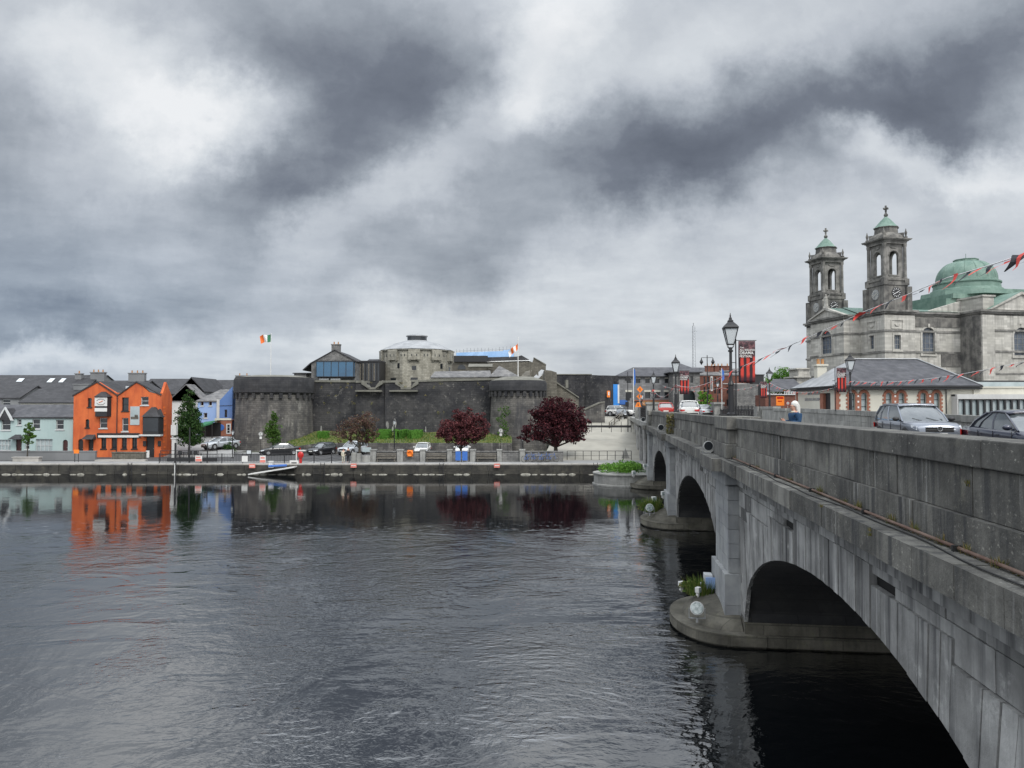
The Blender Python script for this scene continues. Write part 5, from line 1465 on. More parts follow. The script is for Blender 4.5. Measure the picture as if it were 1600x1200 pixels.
# stair block and right-hand walls
H = Hs('stair_block', 'rough stone block at the right end of the castle with a sloping stair wall', 'wall', 851, 870, 112, 2.0)
a = MB(); a.prismy([(0,0),(H.w,0),(H.w,H.z(582)),(H.x(861),H.z(579)),(0,H.z(578))], 0, 5)
a.prismy([(H.w,0),(H.x(906),0),(H.x(906),H.z(624)),(H.x(874),H.z(600)),(H.w,H.z(596))], 1.5, 3.2)
a.build('wall', M['rubble_brown'], H.r)
b = MB(); b.prismy([(H.w,H.z(598)),(H.x(906),H.z(622)),(H.x(906),H.z(620)),(H.w,H.z(595.5))], 1.3, 3.3); b.box((H.x(885),1.2,H.z(606)),(H.x(889),3.4,H.z(593))); b.build('coping', M['castle_cap'], H.r)
H = Hs('castle_end_wall', 'tall dark castle wall with a bulging bastion above the pale ramp', 'wall', 866, 958, 126, 1.5)
a = MB(); a.prismy([(0,0),(H.w,0),(H.w,H.z(588)),(H.x(930),H.z(586)),(0,H.z(585.5))], 0, 2)
a.lathe((H.x(936),1.2,0), [(3.0,0),(2.55,H.z(587))], 20)
a.build('wall', M['castle_dark'], H.r, smooth=30)
MB().box((0,-.1,H.z(585.6)),(H.x(925),2.1,H.z(584.3))).build('coping', M['castle_cap'], H.r)
MB().box((H.x(946.5),-1.9,H.z(621)),(H.x(951),-1.55,H.z(611))).build('banner_board', M['orange_sign'], H.r)
MB().box((H.x(948),-1.93,H.z(618)),(H.x(950),-1.905,H.z(612.5))).build('notice', M['paint_white'], H.r)
MB().box((H.x(958),-.2,H.z(634)),(H.x(967.5),.1,H.z(600.5))).build('poster_board', M['blue_poster'], H.r)
MB().box((H.x(965),-.23,H.z(630)),(H.x(967.5),-.205,H.z(601))).build('poster_edge', M['paint_white'], H.r)
MB().box((H.x(955),1,H.z(655)),(H.x(968),3,H.z(586.5))).build('gate_wall', M['castle_dark'], H.r)
H = Hs('wing_wall', 'lower grey ramp wall with pale coping rising towards the bridge street', 'wall', 898, 945, 113, 1.2)
a = MB(); a.prismy([(0,0),(H.w,0),(H.w,H.z(629)),(H.x(938),H.z(630)),(0,H.z(648))], 0, .8); a.build('wall', M['castle_grey'], H.r)
MB().prismy([(-.1,H.z(648)),(H.x(938),H.z(630)),(H.w,H.z(629)),(H.w,H.z(627)),(H.x(937),H.z(628)),(-.1,H.z(645.5))], -.12, .9).build('coping', M['castle_cap'], H.r)
# ramp / plaza rising to the bridge street
vs = []; fs_ = []; NY, NX = 16, 10
for j in range(NY+1):
    f = j/NY; Y_ = 85.5 + (119-85.5)*f
    z_ = 1.085 if f < .04 else 1.085 + 4.45*((f-.04)/.96)
    xl = 3.0 + (XP(880,119)-3.0)*f if f > .3 else 3.0 + (XP(880,119)-3.0)*f
    xr = B(Y_/UY + .4, 4.6).x
    for i in range(NX+1):
        vs.append((xl+(xr-xl)*i/NX, Y_, z_ - (.0 if i else .4)))
for j in range(NY):
    for i in range(NX): fs_.append((j*(NX+1)+i, j*(NX+1)+i+1, (j+1)*(NX+1)+i+1, (j+1)*(NX+1)+i))
tag(MB().add(vs, fs_).build('ramp', M['ramp_gravel'], smooth=80), kind='structure')
xa = XP(868,118)
tag(MB().add([(xa,119,5.53),(400,119,5.53),(400,420,5.53),(xa,420,5.53),(xa,119,0),(400,119,0)],[(0,1,2,3),(4,5,1,0)]).build('street', M['asphalt']), kind='structure')
tag(MB().add([(16.0,80.6,5.30),(400,80.6,5.30),(400,119.5,5.50),(27.5,119.5,5.50)],[(0,1,2,3)]).build('east_pavement', M['quay_paving']), kind='structure')
a = MB(); x = 17.0
while x < 320:
    a.box((x,80.1,-1),(x+1.9,80.6,5.25)); a.box((x,80.0,5.26),(x+1.9,80.7,5.45)); x += 1.92
tag(a.build('embankment_wall', M['stone_light']), 'tall pale stone embankment wall right of the bridge', 'wall')
H = Hs('rubble_planter_wall', 'low curved rubble wall with a railing on the pale ramp beside the beech', 'wall', 858, 905, 99, 1.0)
a = MB(); random.seed(8)
for row in range(7):
    x = 0.0; z = row*.30
    while x < H.w:
        l = random.uniform(.25,.6); yy = .9*((x/H.w)**2)*1.2
        a.box((x+.02, yy-.0+random.uniform(-.05,.05), z+.02+H.z(683)), (min(x+l,H.w)-.02, yy+.5, z+.29+H.z(683))); x += l
a.box((0,.3,0),(H.w,1.6,H.z(683)+2.0))
a.build('wall', M['grey_rubble'], H.r)
# railings / handrail on the ramp
r = thing('handrail', 'grey slatted steel barrier with a white notice above the rubble wall', 'railing', (XP(860,100.5),100.5,ZP(668,100.5)))
a = MB(); L = XP(884,100)-XP(860,100)
for z in (0,.28,.56): a.box((0,-.03,z),(L,.03,z+.2))
a.build('slats', M['frame_dark'], r); MB().box((.25,-.08,0),(.9,-.035,.6)).build('notice', M['paint_white'], r)
r = thing('handrail', 'thin dark railing crossing the pale ramp towards the bridge', 'railing', (XP(878,98),98,ZP(668,98)))
a = MB(); L = XP(986,98)-XP(878,98)
a.box((0,-.02,.0),(L,.02,.28)); 
for i in range(8): x = L*i/7; a.box((x-.03,-.03,-.6),(x+.03,.03,.75))
a.build('rail', M['frame_dark'], r)
r = thing('handrail', 'long dark steel railing at the foot of the pale ramp by the quay edge', 'railing', (XP(886,86),86,1.07))
a = MB(); L = XP(986,86)-XP(886,86); a.box((0,-.025,1.0),(L,.025,1.05)); a.box((0,-.015,.5),(L,.015,.53))
a.build('rail', M['paint_black'], r); a = MB()
for i in range(9): x = L*i/8; a.box((x-.03,-.03,0),(x+.03,.03,1.05))
a.build('post', M['paint_black'], r)
r = thing('handrail', 'pale wooden handrail running up the ramp towards the parked white van', 'railing', (0,0,0))
a = MB(); A = P(952,660,108); Bq = P(975,640,118)
for dz_ in (0,-.4,-.8): a.tube([A+Vector((0,0,dz_)), Bq+Vector((0,0,dz_))], .06, 4)
for f in (0,.33,.66,1): p = A.lerp(Bq,f); a.tube([p+Vector((0,0,-1.1)), p+Vector((0,0,.05))], .07, 4)
a.build('rail', M['timber'], r)
tag(MB().box((XP(970.5,117),116.5,4.6),(XP(974,117),116.9,ZP(646,117))).box((XP(970,117),116.4,ZP(646,117)),(XP(974.5,117),117,ZP(645,117))).build('bollard', M['paint_white']), 'white post at the top of the pale ramp', 'bollard')
r = thing('stone_marker', 'pale triangular stone at the foot of the ramp near the bridge', 'stone', (XP(977,87.5),87.5,1.2))
MB().prismy([(-.45,0),(.45,0),(0,1.1)], -.12, .12).build('stone', M['stone_light'], r)

# flagpoles
def flagpole(label, px, Y, ybase, ytop, cols, w, h, curl, skew=0, zoff=.15):
    z0, z1 = ZP(ybase, Y), ZP(ytop, Y)
    r = thing('flagpole', label, 'flagpole', (XP(px,Y), Y, z0))
    MB().tube([(0,0,0),(0,0,z1-z0)], [.075,.04], 8).build('pole', M['paint_white'], r, smooth=60)
    fl = None
    n = 12; m = 5
    for c in range(len(cols)):
        vs = []; fs_ = []
        for i in range(n+1):
            f = (c+i/n)/len(cols)
            for j in range(m+1):
                g_ = j/m
                vs.append((-w*f*(1-.15*g_*curl), .16*math.sin(f*8+g_*2), (z1-z0-zoff)-h*g_ - skew*f - .10*math.sin(f*7)*w/2))
        for i in range(n):
            for j in range(m): fs_.append((i*(m+1)+j, (i+1)*(m+1)+j, (i+1)*(m+1)+j+1, i*(m+1)+j+1))
        ob = MB().add(vs, fs_).build('flag' if c == 0 else 'flag_band', M[cols[c]], r if c == 0 else fl, recalc=False)
        ob.modifiers.new('t','SOLIDIFY').thickness = .01
        if c == 0: fl = ob
flagpole('flagpole flying an Irish tricolour above the left castle tower', 422.5, 118, 590, 520, ['green_cloth','white_cloth','orange_cloth'], 1.8, 1.15, 1, .35)
flagpole('flagpole with a white and orange flag on the right castle tower', 809.5, 108, 590, 526, ['orange_cloth','white_cloth','orange_cloth','white_cloth'], 1.4, .8, 1, 1.2, .9)

# ------------------------------------------------------------------ trees
def tree(name, label, base, h_trunk, lobes, leaf, n, size, trunk_r=.15, group=None, limbs=True):
    r = thing(name, label, 'tree', base, 0, group)
    a = MB()
    a.tube([(0,0,-.1),(.03,0,h_trunk*.5),(0,.03,h_trunk)], [trunk_r*1.25, trunk_r, trunk_r*.75], 8)
    for (c, rr) in lobes:
        s = Vector((0,0,h_trunk*.8)); e = Vector(c); mid = s.lerp(e,.5)+Vector((random.uniform(-.2,.2),random.uniform(-.2,.2),.1))
        a.tube([s, mid, e], [trunk_r*.5, trunk_r*.32, trunk_r*.12], 5)
        for k in range(5):
            d = Vector((random.uniform(-1,1)*rr[0], random.uniform(-1,1)*rr[1], random.uniform(-.4,1)*rr[2]))*.8
            a.tube([mid, mid.lerp(e+d,.6), e+d], [trunk_r*.2, trunk_r*.12, trunk_r*.05], 4)
    a.build('trunk', M['bark'], r, smooth=60)
    lobes = [(c_, (q_[0]*1.08,q_[1]*1.1,q_[2]*1.12)) for c_, q_ in lobes]; l = MB(); tot = sum(rr[0]*rr[1]*rr[2] for c, rr in lobes)
    for (c, rr) in lobes:
        k = int(n*rr[0]*rr[1]*rr[2]/tot)
        # clumps inside each lobe leave gaps between them
        cl_ = max(4, k//38)
        for q in range(cl_):
            d = Vector((random.gauss(0,1),random.gauss(0,1),random.gauss(0,1))).normalized()*(random.random()**.45)
            cc_ = (c[0]+d.x*rr[0], c[1]+d.y*rr[1], c[2]+d.z*rr[2]); s_ = min(rr)*random.uniform(.20,.42)
            leafcloud(l, cc_, (s_*1.15,s_*1.15,s_*.8), 38, size)
    l.build('crown', M[leaf], r, recalc=False)
    return r
random.seed(17)
def sz(Y): return Y/1200.0
k = sz(88)
tree('copper_beech', 'large dark purple copper beech at the quay end beside the pale ramp', (XP(868,88),88,1.07), 1.7,
     [((-2.6,0,3.0),(1.5,1.5,1.0)),((-1.2,.2,4.6),(1.7,1.6,1.5)),((.3,0,5.4),(1.9,1.8,1.5)),((1.8,0,4.7),(1.7,1.7,1.4)),((2.1,.1,3.2),(1.5,1.5,1.2)),((.2,-.6,3.3),(2.2,1.7,1.4)),((-.9,.5,6.1),(.9,.9,.7)),((1.3,.3,6.1),(.8,.8,.6)),((3.0,0,4.2),(.8,.8,.8)),((-3.3,0,2.5),(.9,.9,.5)),((-2.2,0,5.2),(.6,.6,.5)),((2.9,0,2.4),(.7,.8,.5)),((.4,0,6.7),(.5,.5,.4))], 'leaf_copper', 19000, .125, .24)
tree('plum_tree', 'reddish purple leaved tree behind the blue boards on the quay', (XP(720,88),88,1.07), 1.4,
     [((-1.2,0,3.2),(1.5,1.3,1.1)),((.3,0,4.3),(1.2,1.2,1.1)),((1.5,0,3.5),(1.4,1.3,1.3)),((1.9,0,4.6),(.9,.9,.7)),((.2,-.3,2.5),(2.0,1.4,.9)),((-.5,0,4.9),(.6,.6,.6)),((2.7,0,3.0),(.6,.6,.5)),((-2.3,0,2.7),(.7,.6,.5)),((1.0,0,5.3),(.4,.4,.5))], 'leaf_plum', 9500, .12, .15)
tree('thin_tree', 'thin leaved brownish tree above the parked silver car on the quay', (XP(562,88),88,1.07), 1.5,
     [((-1.9,0,2.9),(1.3,1.1,.9)),((-.4,0,3.6),(1.5,1.2,1.2)),((.8,0,4.3),(1.1,1.1,1.1)),((1.2,0,3.1),(.9,1,1.0)),((0,0,2.4),(1.8,1.2,.7))], 'leaf_brown', 4600, .10, .16)
tree('slim_tree', 'slim bright green upright tree against the left castle tower', (XP(427,98.5),98.5,1.5), .8,
     [((0,0,1.6),(.85,.8,.9)),((-.1,0,2.7),(.85,.8,1.0)),((.1,0,3.8),(.6,.6,.9)),((0,0,4.7),(.35,.35,.6))], 'leaf_green', 4200, .09, .1)
tree('tall_green_tree', 'tall dense dark green cone shaped tree by the orange pub', (XP(296,93),93,1.07), 1.1,
     [((0,0,2.4),(1.65,1.5,1.0)),((0,0,3.5),(1.6,1.5,1.1)),((.05,0,4.7),(1.35,1.3,1.1)),((0,0,5.9),(1.0,1.0,1.0)),((.05,0,7.0),(.65,.65,.9)),((0,0,7.9),(.35,.35,.6))], 'leaf_dark', 14000, .10, .16)
tree('young_tree', 'small young green tree in front of the mint terrace', (XP(44,85.5),85.5,1.4), 1.4,
     [((0,0,2.3),(.65,.6,.7)),((.15,0,3.0),(.5,.5,.6)),((.5,0,2.4),(.4,.4,.5)),((.2,0,3.6),(.3,.3,.3))], 'leaf_green', 1500, .09, .06)
w = MB(); random.seed(6)
for k in range(16): leafcloud(w, (XP(random.uniform(780,795),104.3), 104.2+random.uniform(-.3,.4), 2.3+.31*k), (.35+.25*random.random(),.25,.3), 70, .09)
tag(w.build('ivy', M['leaf_green'], recalc=False), 'green ivy climbing the right castle tower', 'ivy')
tree('round_tree', 'round pale green tree behind the lamp at the right bank', (XP(1222,175),175,5.5), 3,
     [((-2.2,0,7.0),(2.2,2,2.0)),((.4,0,8.6),(2.4,2.2,2.0)),((3.0,0,7.0),(2.2,2,1.8)),((0,0,5.8),(3.8,2.5,1.8))], 'leaf_bright', 9000, .18, .25)
tree('street_tree', 'small green street tree by the stone arch left of the brick houses', (XP(1102,128),128,5.5), 1.0,
     [((0,0,2.4),(1.2,1,1.1)),((-.5,0,3.5),(.8,.8,.8)),((.5,0,1.6),(.8,.8,.7))], 'leaf_bright', 2200, .12, .1)
# cut limestone ramp wall and round shrub near the drum tower foot
tree('round_shrub', 'dark round shrub beside the small stone base left of the drum tower', (XP(358,97),97,1.07), .3, [((0,0,.8),(.75,.7,.7))], 'leaf_dark', 1500, .08, .08)

# ------------------------------------------------------------------ cathedral (local: x = along the nave to the right, y = along the front towards the far tower)
CB = R(12)
CP = P(1384, 636, 140); CP.z = 5.4
CT = thing('cathedral', 'pale limestone cathedral with twin clock towers and green copper dome', 'cathedral', CP, CB)
zl = lambda y, D=140: ZP(y, D)-5.4
ztop, zst, zbc = zl(484), zl(516), zl(549)
def cornice(mb, x0, x1, y0, y1, z, prof=((.0,.35),(.25,.3),(.5,.35))):
    for e, h in prof:
        mb.box((x0-e,y0-e,z),(x1+e,y1+e,z+h-.004)); z += h
wl = MB(); tr = MB(); gl = []; dk = MB()
# masses: (x0,x1,y0,y1)
masses = [(0,6.4,0,6.9,ztop), (0,6.4,17.6,24.5,ztop), (-3.5,2,6.9,17.6,zl(500)), (2,17,.6,23.9,ztop-.2), (16.8,33.2,-4.2,28.7,ztop-.1), (33.2,50,.6,23.9,ztop-.2)]
def holed(mb, x0, x1, y0, y1, zt, sx=None, sy=None):
    """box mass with openings on its side (y0) and front (x0) faces"""
    facade(mb, x0, x1, 0, zt, sx or [], .5, Matrix.Translation((0,y0,0)))
    Mf = Matrix.Translation((x0,0,0)) @ Matrix.Rotation(R(-90),4,'Z')      # local x' -> -y
    facade(mb, -y1, -y0-.5-.003, 0, zt, sy or [], .5, Mf)
    mb.box((x0+.5,y1-.5,0),(x1,y1,zt-.01)); mb.box((x1-.5,y0+.5,0),(x1,y1-.5,zt-.01)); mb.box((x0+.5,y0+.5,zt-.3),(x1-.5,y1-.5,zt-.02))
w1 = (1.9,3.3,zl(545),zl(523)); w2 = (-4.1,-2.8,zl(545,143),zl(524,143))
wn = (8.6-.25,11.3-.25,zl(552,142),zl(511,142),True); wt = (22.9+.8,26.3+.8,zl(553,137),zl(508,137),True); wp = (-14.0,-10.6,zl(552,150),zl(516,150),True)
holed(wl, 0,6.4,0,6.9,ztop,[w1],[w2]); holed(wl, 0,6.4,17.6,24.5,ztop)
holed(wl, -3.5,2,6.9,17.6,zl(499,147),[],[wp]); holed(wl, 6.4,16.8,.6,23.9,ztop-.2,[wn]); holed(wl, 16.8,33.2,-4.2,28.7,ztop-.1,[wt]); holed(wl, 33.2,50,.6,23.9,ztop-.2)
wl.build('nave_wall', M['cath_stone'], CT)
Mf0 = Matrix.Rotation(R(-90),4,'Z')
def cwin(h, Mx, bars=(3,5)):
    window(CT, h, M['stone_light'], M['glass_church'], Mx, dep=.25, bars=bars)
cwin(w1, Matrix.Identity(4), (3,3)); cwin(w2, Mf0, (2,3)); cwin(wn, Matrix.Translation((0,.6,0))); cwin(wt, Matrix.Translation((0,-4.2,0))); cwin(wp, Matrix.Translation((-3.5,0,0))@Mf0)
# trims: bands and surrounds
for (x0,x1,y0,y1,zt) in masses:
    for zz in (zst, zbc): tr.box((x0-.16,y0-.16,zz-.18),(x1+.0,y1+.16,zz+.18))
    tr.box((x0-.1,y0-.1,zbc-4.2),(x1,y1+.1,zbc-3.9)); tr.box((x0-.35,y0-.35,0),(x1,y1+.35,zbc-6.2))
    if zt > zl(499): cornice(dk, x0, x1, y0, y1, zt-.95)
cornice(dk, -3.5, 2, 6.9, 17.6, zl(499,147)-.2)
def surround(mb, h, Mx, t_=.35, arched=True):
    mb.mark()
    x0,x1,z0,z1 = h[:4]
    mb.box((x0-t_,-.14,z0-.2),(x0,-.001,z1-(x1-x0)/2 if arched else z1),Mx); mb.box((x1,-.14,z0-.2),(x1+t_,-.001,z1-(x1-x0)/2 if arched else z1),Mx)
    mb.box((x0-t_-.1,-.22,z0-.5),(x1+t_+.1,-.001,z0-.2),Mx)
    if arched:
        r = (x1-x0)/2; cx = (x0+x1)/2; cz = z1-r; pts = []
        for k in range(13):
            a = math.pi*k/12; pts.append((cx+(r+t_)*math.cos(a), cz+(r+t_)*math.sin(a)))
        for k in range(13):
            a = math.pi*(12-k)/12; pts.append((cx+r*math.cos(a), cz+r*math.sin(a)))
        for k in range(12):
            q = [pts[k],pts[k+1],pts[24-k],pts[25-k]]; mb.prismy(q,-.14,-.001,Mx)
        mb.box((cx-.2,-.28,z1-.05),(cx+.2,-.001,z1+.65),Mx)
    else: mb.box((x0-t_,-.14,z1),(x1+t_,-.001,z1+t_),Mx)
sl = MB()
surround(sl, w1, Matrix.Identity(4), .3, False); surround(sl, w2, Mf0, .3, False); surround(sl, wn, Matrix.Translation((0,.6,0))); surround(sl, wt, Matrix.Translation((0,-4.2,0))); surround(sl, wp, Matrix.Translation((-3.5,0,0))@Mf0)
# recessed-looking framed panels above tower windows
for Mx, h in ((Matrix.Identity(4), w1), (Mf0, w2)):
    cx = (h[0]+h[1])/2
    for (a0,a1,b0,b1) in ((cx-1.3,cx+1.3,zl(513),zl(512.2)),(cx-1.3,cx+1.3,zl(500),zl(499.2)),(cx-1.3,cx-1.15,zl(512.2),zl(500)),(cx+1.15,cx+1.3,zl(512.2),zl(500))):
        sl.box((a0,-.12,b0),(a1,-.001,b1),Mx)
    sl.tube([Mx@Vector((cx+.45*math.cos(R(190+16*k)),-.08,zl(505)+.45*math.sin(R(190+16*k)))) for k in range(11)], .08, 5)
sl.box((16.8,-4.45,0),(19.4,-4.201,ztop-1)); 
sl.build('window_surround', M['cath_stone'], CT)
tr.build('string_course', M['cath_trim'], CT); dk.build('cornice', M['cath_trim'], CT)
# dark return wall of the transept, a skin standing proud of the mass
MB().box((16.62,-4.1,3),(16.79,.5,ztop-1.1)).build('dark_return_wall', M['cath_dark'], CT)
MB().box((6.5,.44,ztop-2.9),(16.5,.595,ztop-1.2)).mark().box((12.4,.45,zbc-2.6),(16.6,.59,zbc-.25)).build('dark_band', M['cath_dark'], CT)  # darker strips below the cornice and below the lower string course
# pediments
pd = MB(); Mp = Matrix.Translation((-3.5,0,0))@Mf0
za_, ze_ = zl(481,151), zl(499,147)+.7
def pediment(mb, c, hw, z0, z1, Mx):
    mb.prismy([(c-hw,z0),(c+hw,z0),(c,z1)], -.1, .5, Mx)
    for s in (-1,1):
        mb.prismy([(c+s*hw,z0),(c+s*(hw+.5),z0),(c,z1+.45),(c,z1)], -.45, .55, Mx)
pediment(pd, -12.25, 5.6, ze_, za_-.4, Mp); pd.mark(); pediment(pd, 25.4, 6.6, ztop+.05, ztop+3.0, Matrix.Translation((0,-4.2,0)))
pd.build('pediment', M['cath_stone'], CT)
# copper roofs
cr = MB()
for (x0,x1,y0,y1,ze,zr) in ((-3.3,9,6.6,17.9,ze_,za_),):
    ym = (y0+y1)/2; cr.add([(x0,y0,ze),(x1,y0,ze),(x1,ym,zr),(x0,ym,zr),(x0,y1,ze),(x1,y1,ze)],[(0,1,2,3),(3,2,5,4)])
cr.add([(0,6.8,ztop),(17,6.8,ztop),(17,12.2,za_+.2),(0,12.2,za_+.2)],[(0,1,2,3)])
cr.add([(6.3,.8,ztop+.05),(17,.8,ztop+.05),(17,5,ztop+.95),(6.3,5,ztop+.95)],[(0,1,2,3)])
xm = 25.4; cr.add([(xm-7,-4.4,ztop+.1),(xm,-4.4,ztop+3.5),(xm,8,ztop+3.5),(xm-7,8,ztop+.1),(xm+7,-4.4,ztop+.1),(xm+7,8,ztop+.1)],[(0,1,2,3),(1,4,5,2)])
cr.add([(33,.8,ztop+.05),(50,.8,ztop+.05),(50,12,ztop+2),(33,12,ztop+2)],[(0,1,2,3)])
cr.build('copper_roof', M['copper'], CT, recalc=False)
# stone shoulder under the dome
sh = MB(); sh.prismy([(9.5,ztop-.1),(17.5,ztop-.1),(20.2,ztop-.1),(20.2,zl(462)),(17.8,zl(462)),(17.8,zl(464))], 1.5, 2.6)
sh.box((17.8,-3.6,ztop-.1),(20.2,1.5,zl(463))); sh.box((17.6,-3.8,zl(463)),(20.4,2.8,zl(462)+.2)); sh.build('buttress', M['cath_stone'], CT)
DC = (25.0, 8.0); Dd = 152
zd = lambda y: zl(y, 154)
a = MB(); a.box((DC[0]-9.6,DC[1]-5.5,ztop),(DC[0]+12,DC[1]+6.5,zd(475))); a.box((DC[0]-8.4,DC[1]-5.9,zd(475)),(DC[0]+12,DC[1]+6.8,zd(468))); a.lathe((DC[0],DC[1],0),[(8.6,zd(468)),(8.4,zd(461)),(6.7,zd(460.5))],8,rot=R(22.5))
a.box((DC[0]+6,DC[1]-5,zd(466)),(DC[0]+12,DC[1]+5,zd(457)))
a.lathe((DC[0],DC[1],0), [(6.6,zd(461)),(6.4,zd(456)),(6.0,zd(454.5)),(5.9,zd(447)),(6.1,zd(446.5)),(6.1,zd(444.5)),(5.5,zd(443)),(5.45,zd(440))], 32)
a.build('dome_drum', M['copper'], CT, smooth=25)
pr = []
for k in range(13):
    a_ = R(90)*k/12; pr.append((1.9+3.5*math.cos(a_)**1.0, zd(440)+(zd(411.5)-zd(440))*math.sin(a_)))
a = MB(); a.lathe((DC[0],DC[1],0), pr, 32)
o = a.build('dome', M['copper'], CT, smooth=50)
rb = MB()
for k in range(16):
    th = 2*math.pi*k/16; rb.tube([(DC[0]+(r_+.02)*math.cos(th), DC[1]+(r_+.02)*math.sin(th), z_) for r_, z_ in pr[:-1]], .07, 4)
rb.build('dome_rib', M['copper'], o)
a = MB(); a.lathe((DC[0],DC[1],0), [(2.35,zd(413)),(2.2,zd(409)),(2.3,zd(408.5)),(2.3,zd(407.5)),(.2,zd(405.5))], 8); a.tube([(DC[0],DC[1],zd(406)),(DC[0],DC[1],zd(398))], .05, 5)
a.build('dome_lantern', M['copper'], CT)
def statue(x, y, z, h=2.4):
    s = thing('statue', '', 'statue', CT.matrix_world @ Vector((0,0,0)), 0)
    return s
def clock_tower(oy, lab=None):
    # square clock stage, open belfry, stepped drum, copper cap, cross;  local origin at its near front corner
    TW = MB(); s = 4.95; i0 = .35
    x0, y0, x1, y1 = i0, oy+i0, i0+s, oy+i0+s
    zc0, zc1 = ztop, zl(444); zb1, zb2 = zl(433.5), zl(378.5)
    TW.box((x0,y0,zc0-.4),(x1,y1,zc1)); 
    for (cx, cy) in ((x0,y0),(x1,y0),(x0,y1),(x1,y1)):
        TW.cbox((cx,cy,(zc0+zl(447.5))/2),(1.0,1.0,zl(447.5)-zc0+.3))
    o = TW.build('clock_stage', M['cath_dark'], CT)
    TB = MB(); TB.box((x0-.15,y0-.15,zc1),(x1+.15,y1+.15,zc1+.5)); TB.box((x0+.05,y0+.05,zc1+.5),(x1-.05,y1-.05,zb1-.35)); TB.box((x0-.1,y0-.1,zb1-.35),(x1+.1,y1+.1,zb1))
    for (cx, cy) in ((x0,y0),(x1,y0),(x0,y1),(x1,y1)): TB.cbox((cx+(.25 if cx==x0 else -.25),cy+(.25 if cy==y0 else -.25),(zc1+zb1)/2),(.9,.9,zb1-zc1))
    TB.build('belfry_base', M['cath_dark'], CT)
    bel = MB(); m_ = .88; bx0, bx1, by0, by1 = x0+m_-.35, x1-m_+.35, y0+m_-.35, y1-m_+.35
    w = bx1-bx0; op = (w*.26, w*.74, .75, (zb2-zb1)*.80, True)
    for ang, (tx, ty) in ((0,(bx0,by0)),(90,(bx1,by0)),(180,(bx1,by1)),(270,(bx0,by1))):
        Mx = Matrix.Translation((tx,ty,zb1)) @ Matrix.Rotation(R(ang),4,'Z')
        facade(bel, 0, w-.45, 0, zb2-zb1, [op], .45, Mx)
        sf = op; bel.box((op[0]-.25,-.1,.55),(op[1]+.25,.45,.75),Mx)
        r = (op[1]-op[0])/2; cx = (op[0]+op[1])/2; cz = op[3]-r
        bel.tube([Mx@Vector((cx+(r+.12)*math.cos(math.pi*k/10),-.04,cz+(r+.12)*math.sin(math.pi*k/10))) for k in range(11)], .09, 5)
        bel.tube([Mx@Vector((cx+.75*math.cos(math.pi+math.pi*k/8),-.06,op[3]+.85+.3*math.sin(math.pi+math.pi*k/8))) for k in range(9)], .1, 5)
    bel.build('belfry', M['cath_trim'], CT)
    cl_ = MB()
    q = .30
    for cx in (x0+q, x1-q):
        for cy in (y0+q, y1-q):
            cl_.mark().lathe((cx,cy,zb1), [(.40,0),(.40,.2),(.32,.28),(.285,zb2-zb1-.6),(.36,zb2-zb1-.35),(.38,zb2-zb1-.2),(.38,zb2-zb1)], 12)
    cl_.build('corner_column', M['cath_trim'], CT, smooth=40)
    en = MB(); z = zb2
    for e, h in ((-.05,.3),(.02,.22),(.2,.16),(.5,.16),(.62,.14)): en.box((x0-e,y0-e,z),(x1+e,y1+e,z+h-.003)); z += h
    en.build('belfry_cornice', M['cath_trim'], CT)
    dr = MB(); cx, cy = (x0+x1)/2, (y0+y1)/2
    zt = z; zdr = zl(350); Hh = zdr-zt
    dr.lathe((cx,cy,zt), [(3.15,0),(3.05,.4),(2.7,.8),(2.4,Hh*.42),(2.12,Hh*.52),(2.05,Hh*.9),(2.25,Hh*.95),(2.3,Hh)], 8, rot=R(22.5))
    for k in range(4):
        th = R(45+90*k); dr.prismx([(-.35,0),(.35,0),(.2,1.2),(-.2,1.2)], 1.9, 3.0, Matrix.Translation((cx,cy,zt))@Matrix.Rotation(th,4,'Z'))
        dr.lathe((cx+3.3*math.cos(th),cy+3.3*math.sin(th),zt), [(.28,0),(.3,.4),(.12,.5),(.2,.9),(.25,1.15),(.12,1.5),(.05,1.9)], 8)
    dr.build('drum', M['cath_dark'], CT, smooth=30)
    zap = zl(332); hc = zap-zdr
    cpd = MB().lathe((cx,cy,zdr), [(2.25,0),(1.95,hc*.12),(1.40,hc*.42),(.9,hc*.70),(.45,hc*.9),(.25,hc)], 8, rot=R(22.5)).build('copper_cap', M['copper'], CT, smooth=25)
    fi = MB(); fi.lathe((cx,cy,zap), [(.22,0),(.36,.2),(.38,.42),(.22,.65),(.14,.8),(.13,1.0)], 10)
    fi.box((cx-.13,cy-.13,zap+.9),(cx+.13,cy+.13,zap+2.15)); fi.box((cx-.52,cy-.12,zap+1.45),(cx+.52,cy+.12,zap+1.7)); fi.box((cx-.12,cy-.52,zap+1.45),(cx+.12,cy+.52,zap+1.69))
    fi.build('cross', M['cath_dark'], CT, smooth=30)
    # clocks
    for Mx, dark in ((Matrix.Translation((x0+s/2,y0,zl(456))), True), (Matrix.Translation((x0,y0+s/2,zl(457.5)))@Matrix.Rotation(R(-90),4,'Z'), False)):
        Rm = Mx @ Matrix.Rotation(R(90),4,'X')
        f = MB().lathe((0,0,0), [(.98,0),(.98,.06),(.9,.08)], 24, M=Rm).build('clock_face', M['frame_dark'] if dark else M['stone_pilaster'], CT)
        h = MB()
        for k in range(12):
            a_ = math.pi*k/6; h.box((-.045,.58,.085),(.045,.85,.10), Rm@Matrix.Rotation(a_,4,'Z'))
        h.box((-.05,-.1,.105),(.05,.72,.125), Rm@Matrix.Rotation(R(118),4,'Z')); h.box((-.06,-.1,.13),(.06,.5,.15), Rm@Matrix.Rotation(R(-62),4,'Z'))
        h.build('clock_hands', M['white_cloth'] if dark else M['render_cream'], f)
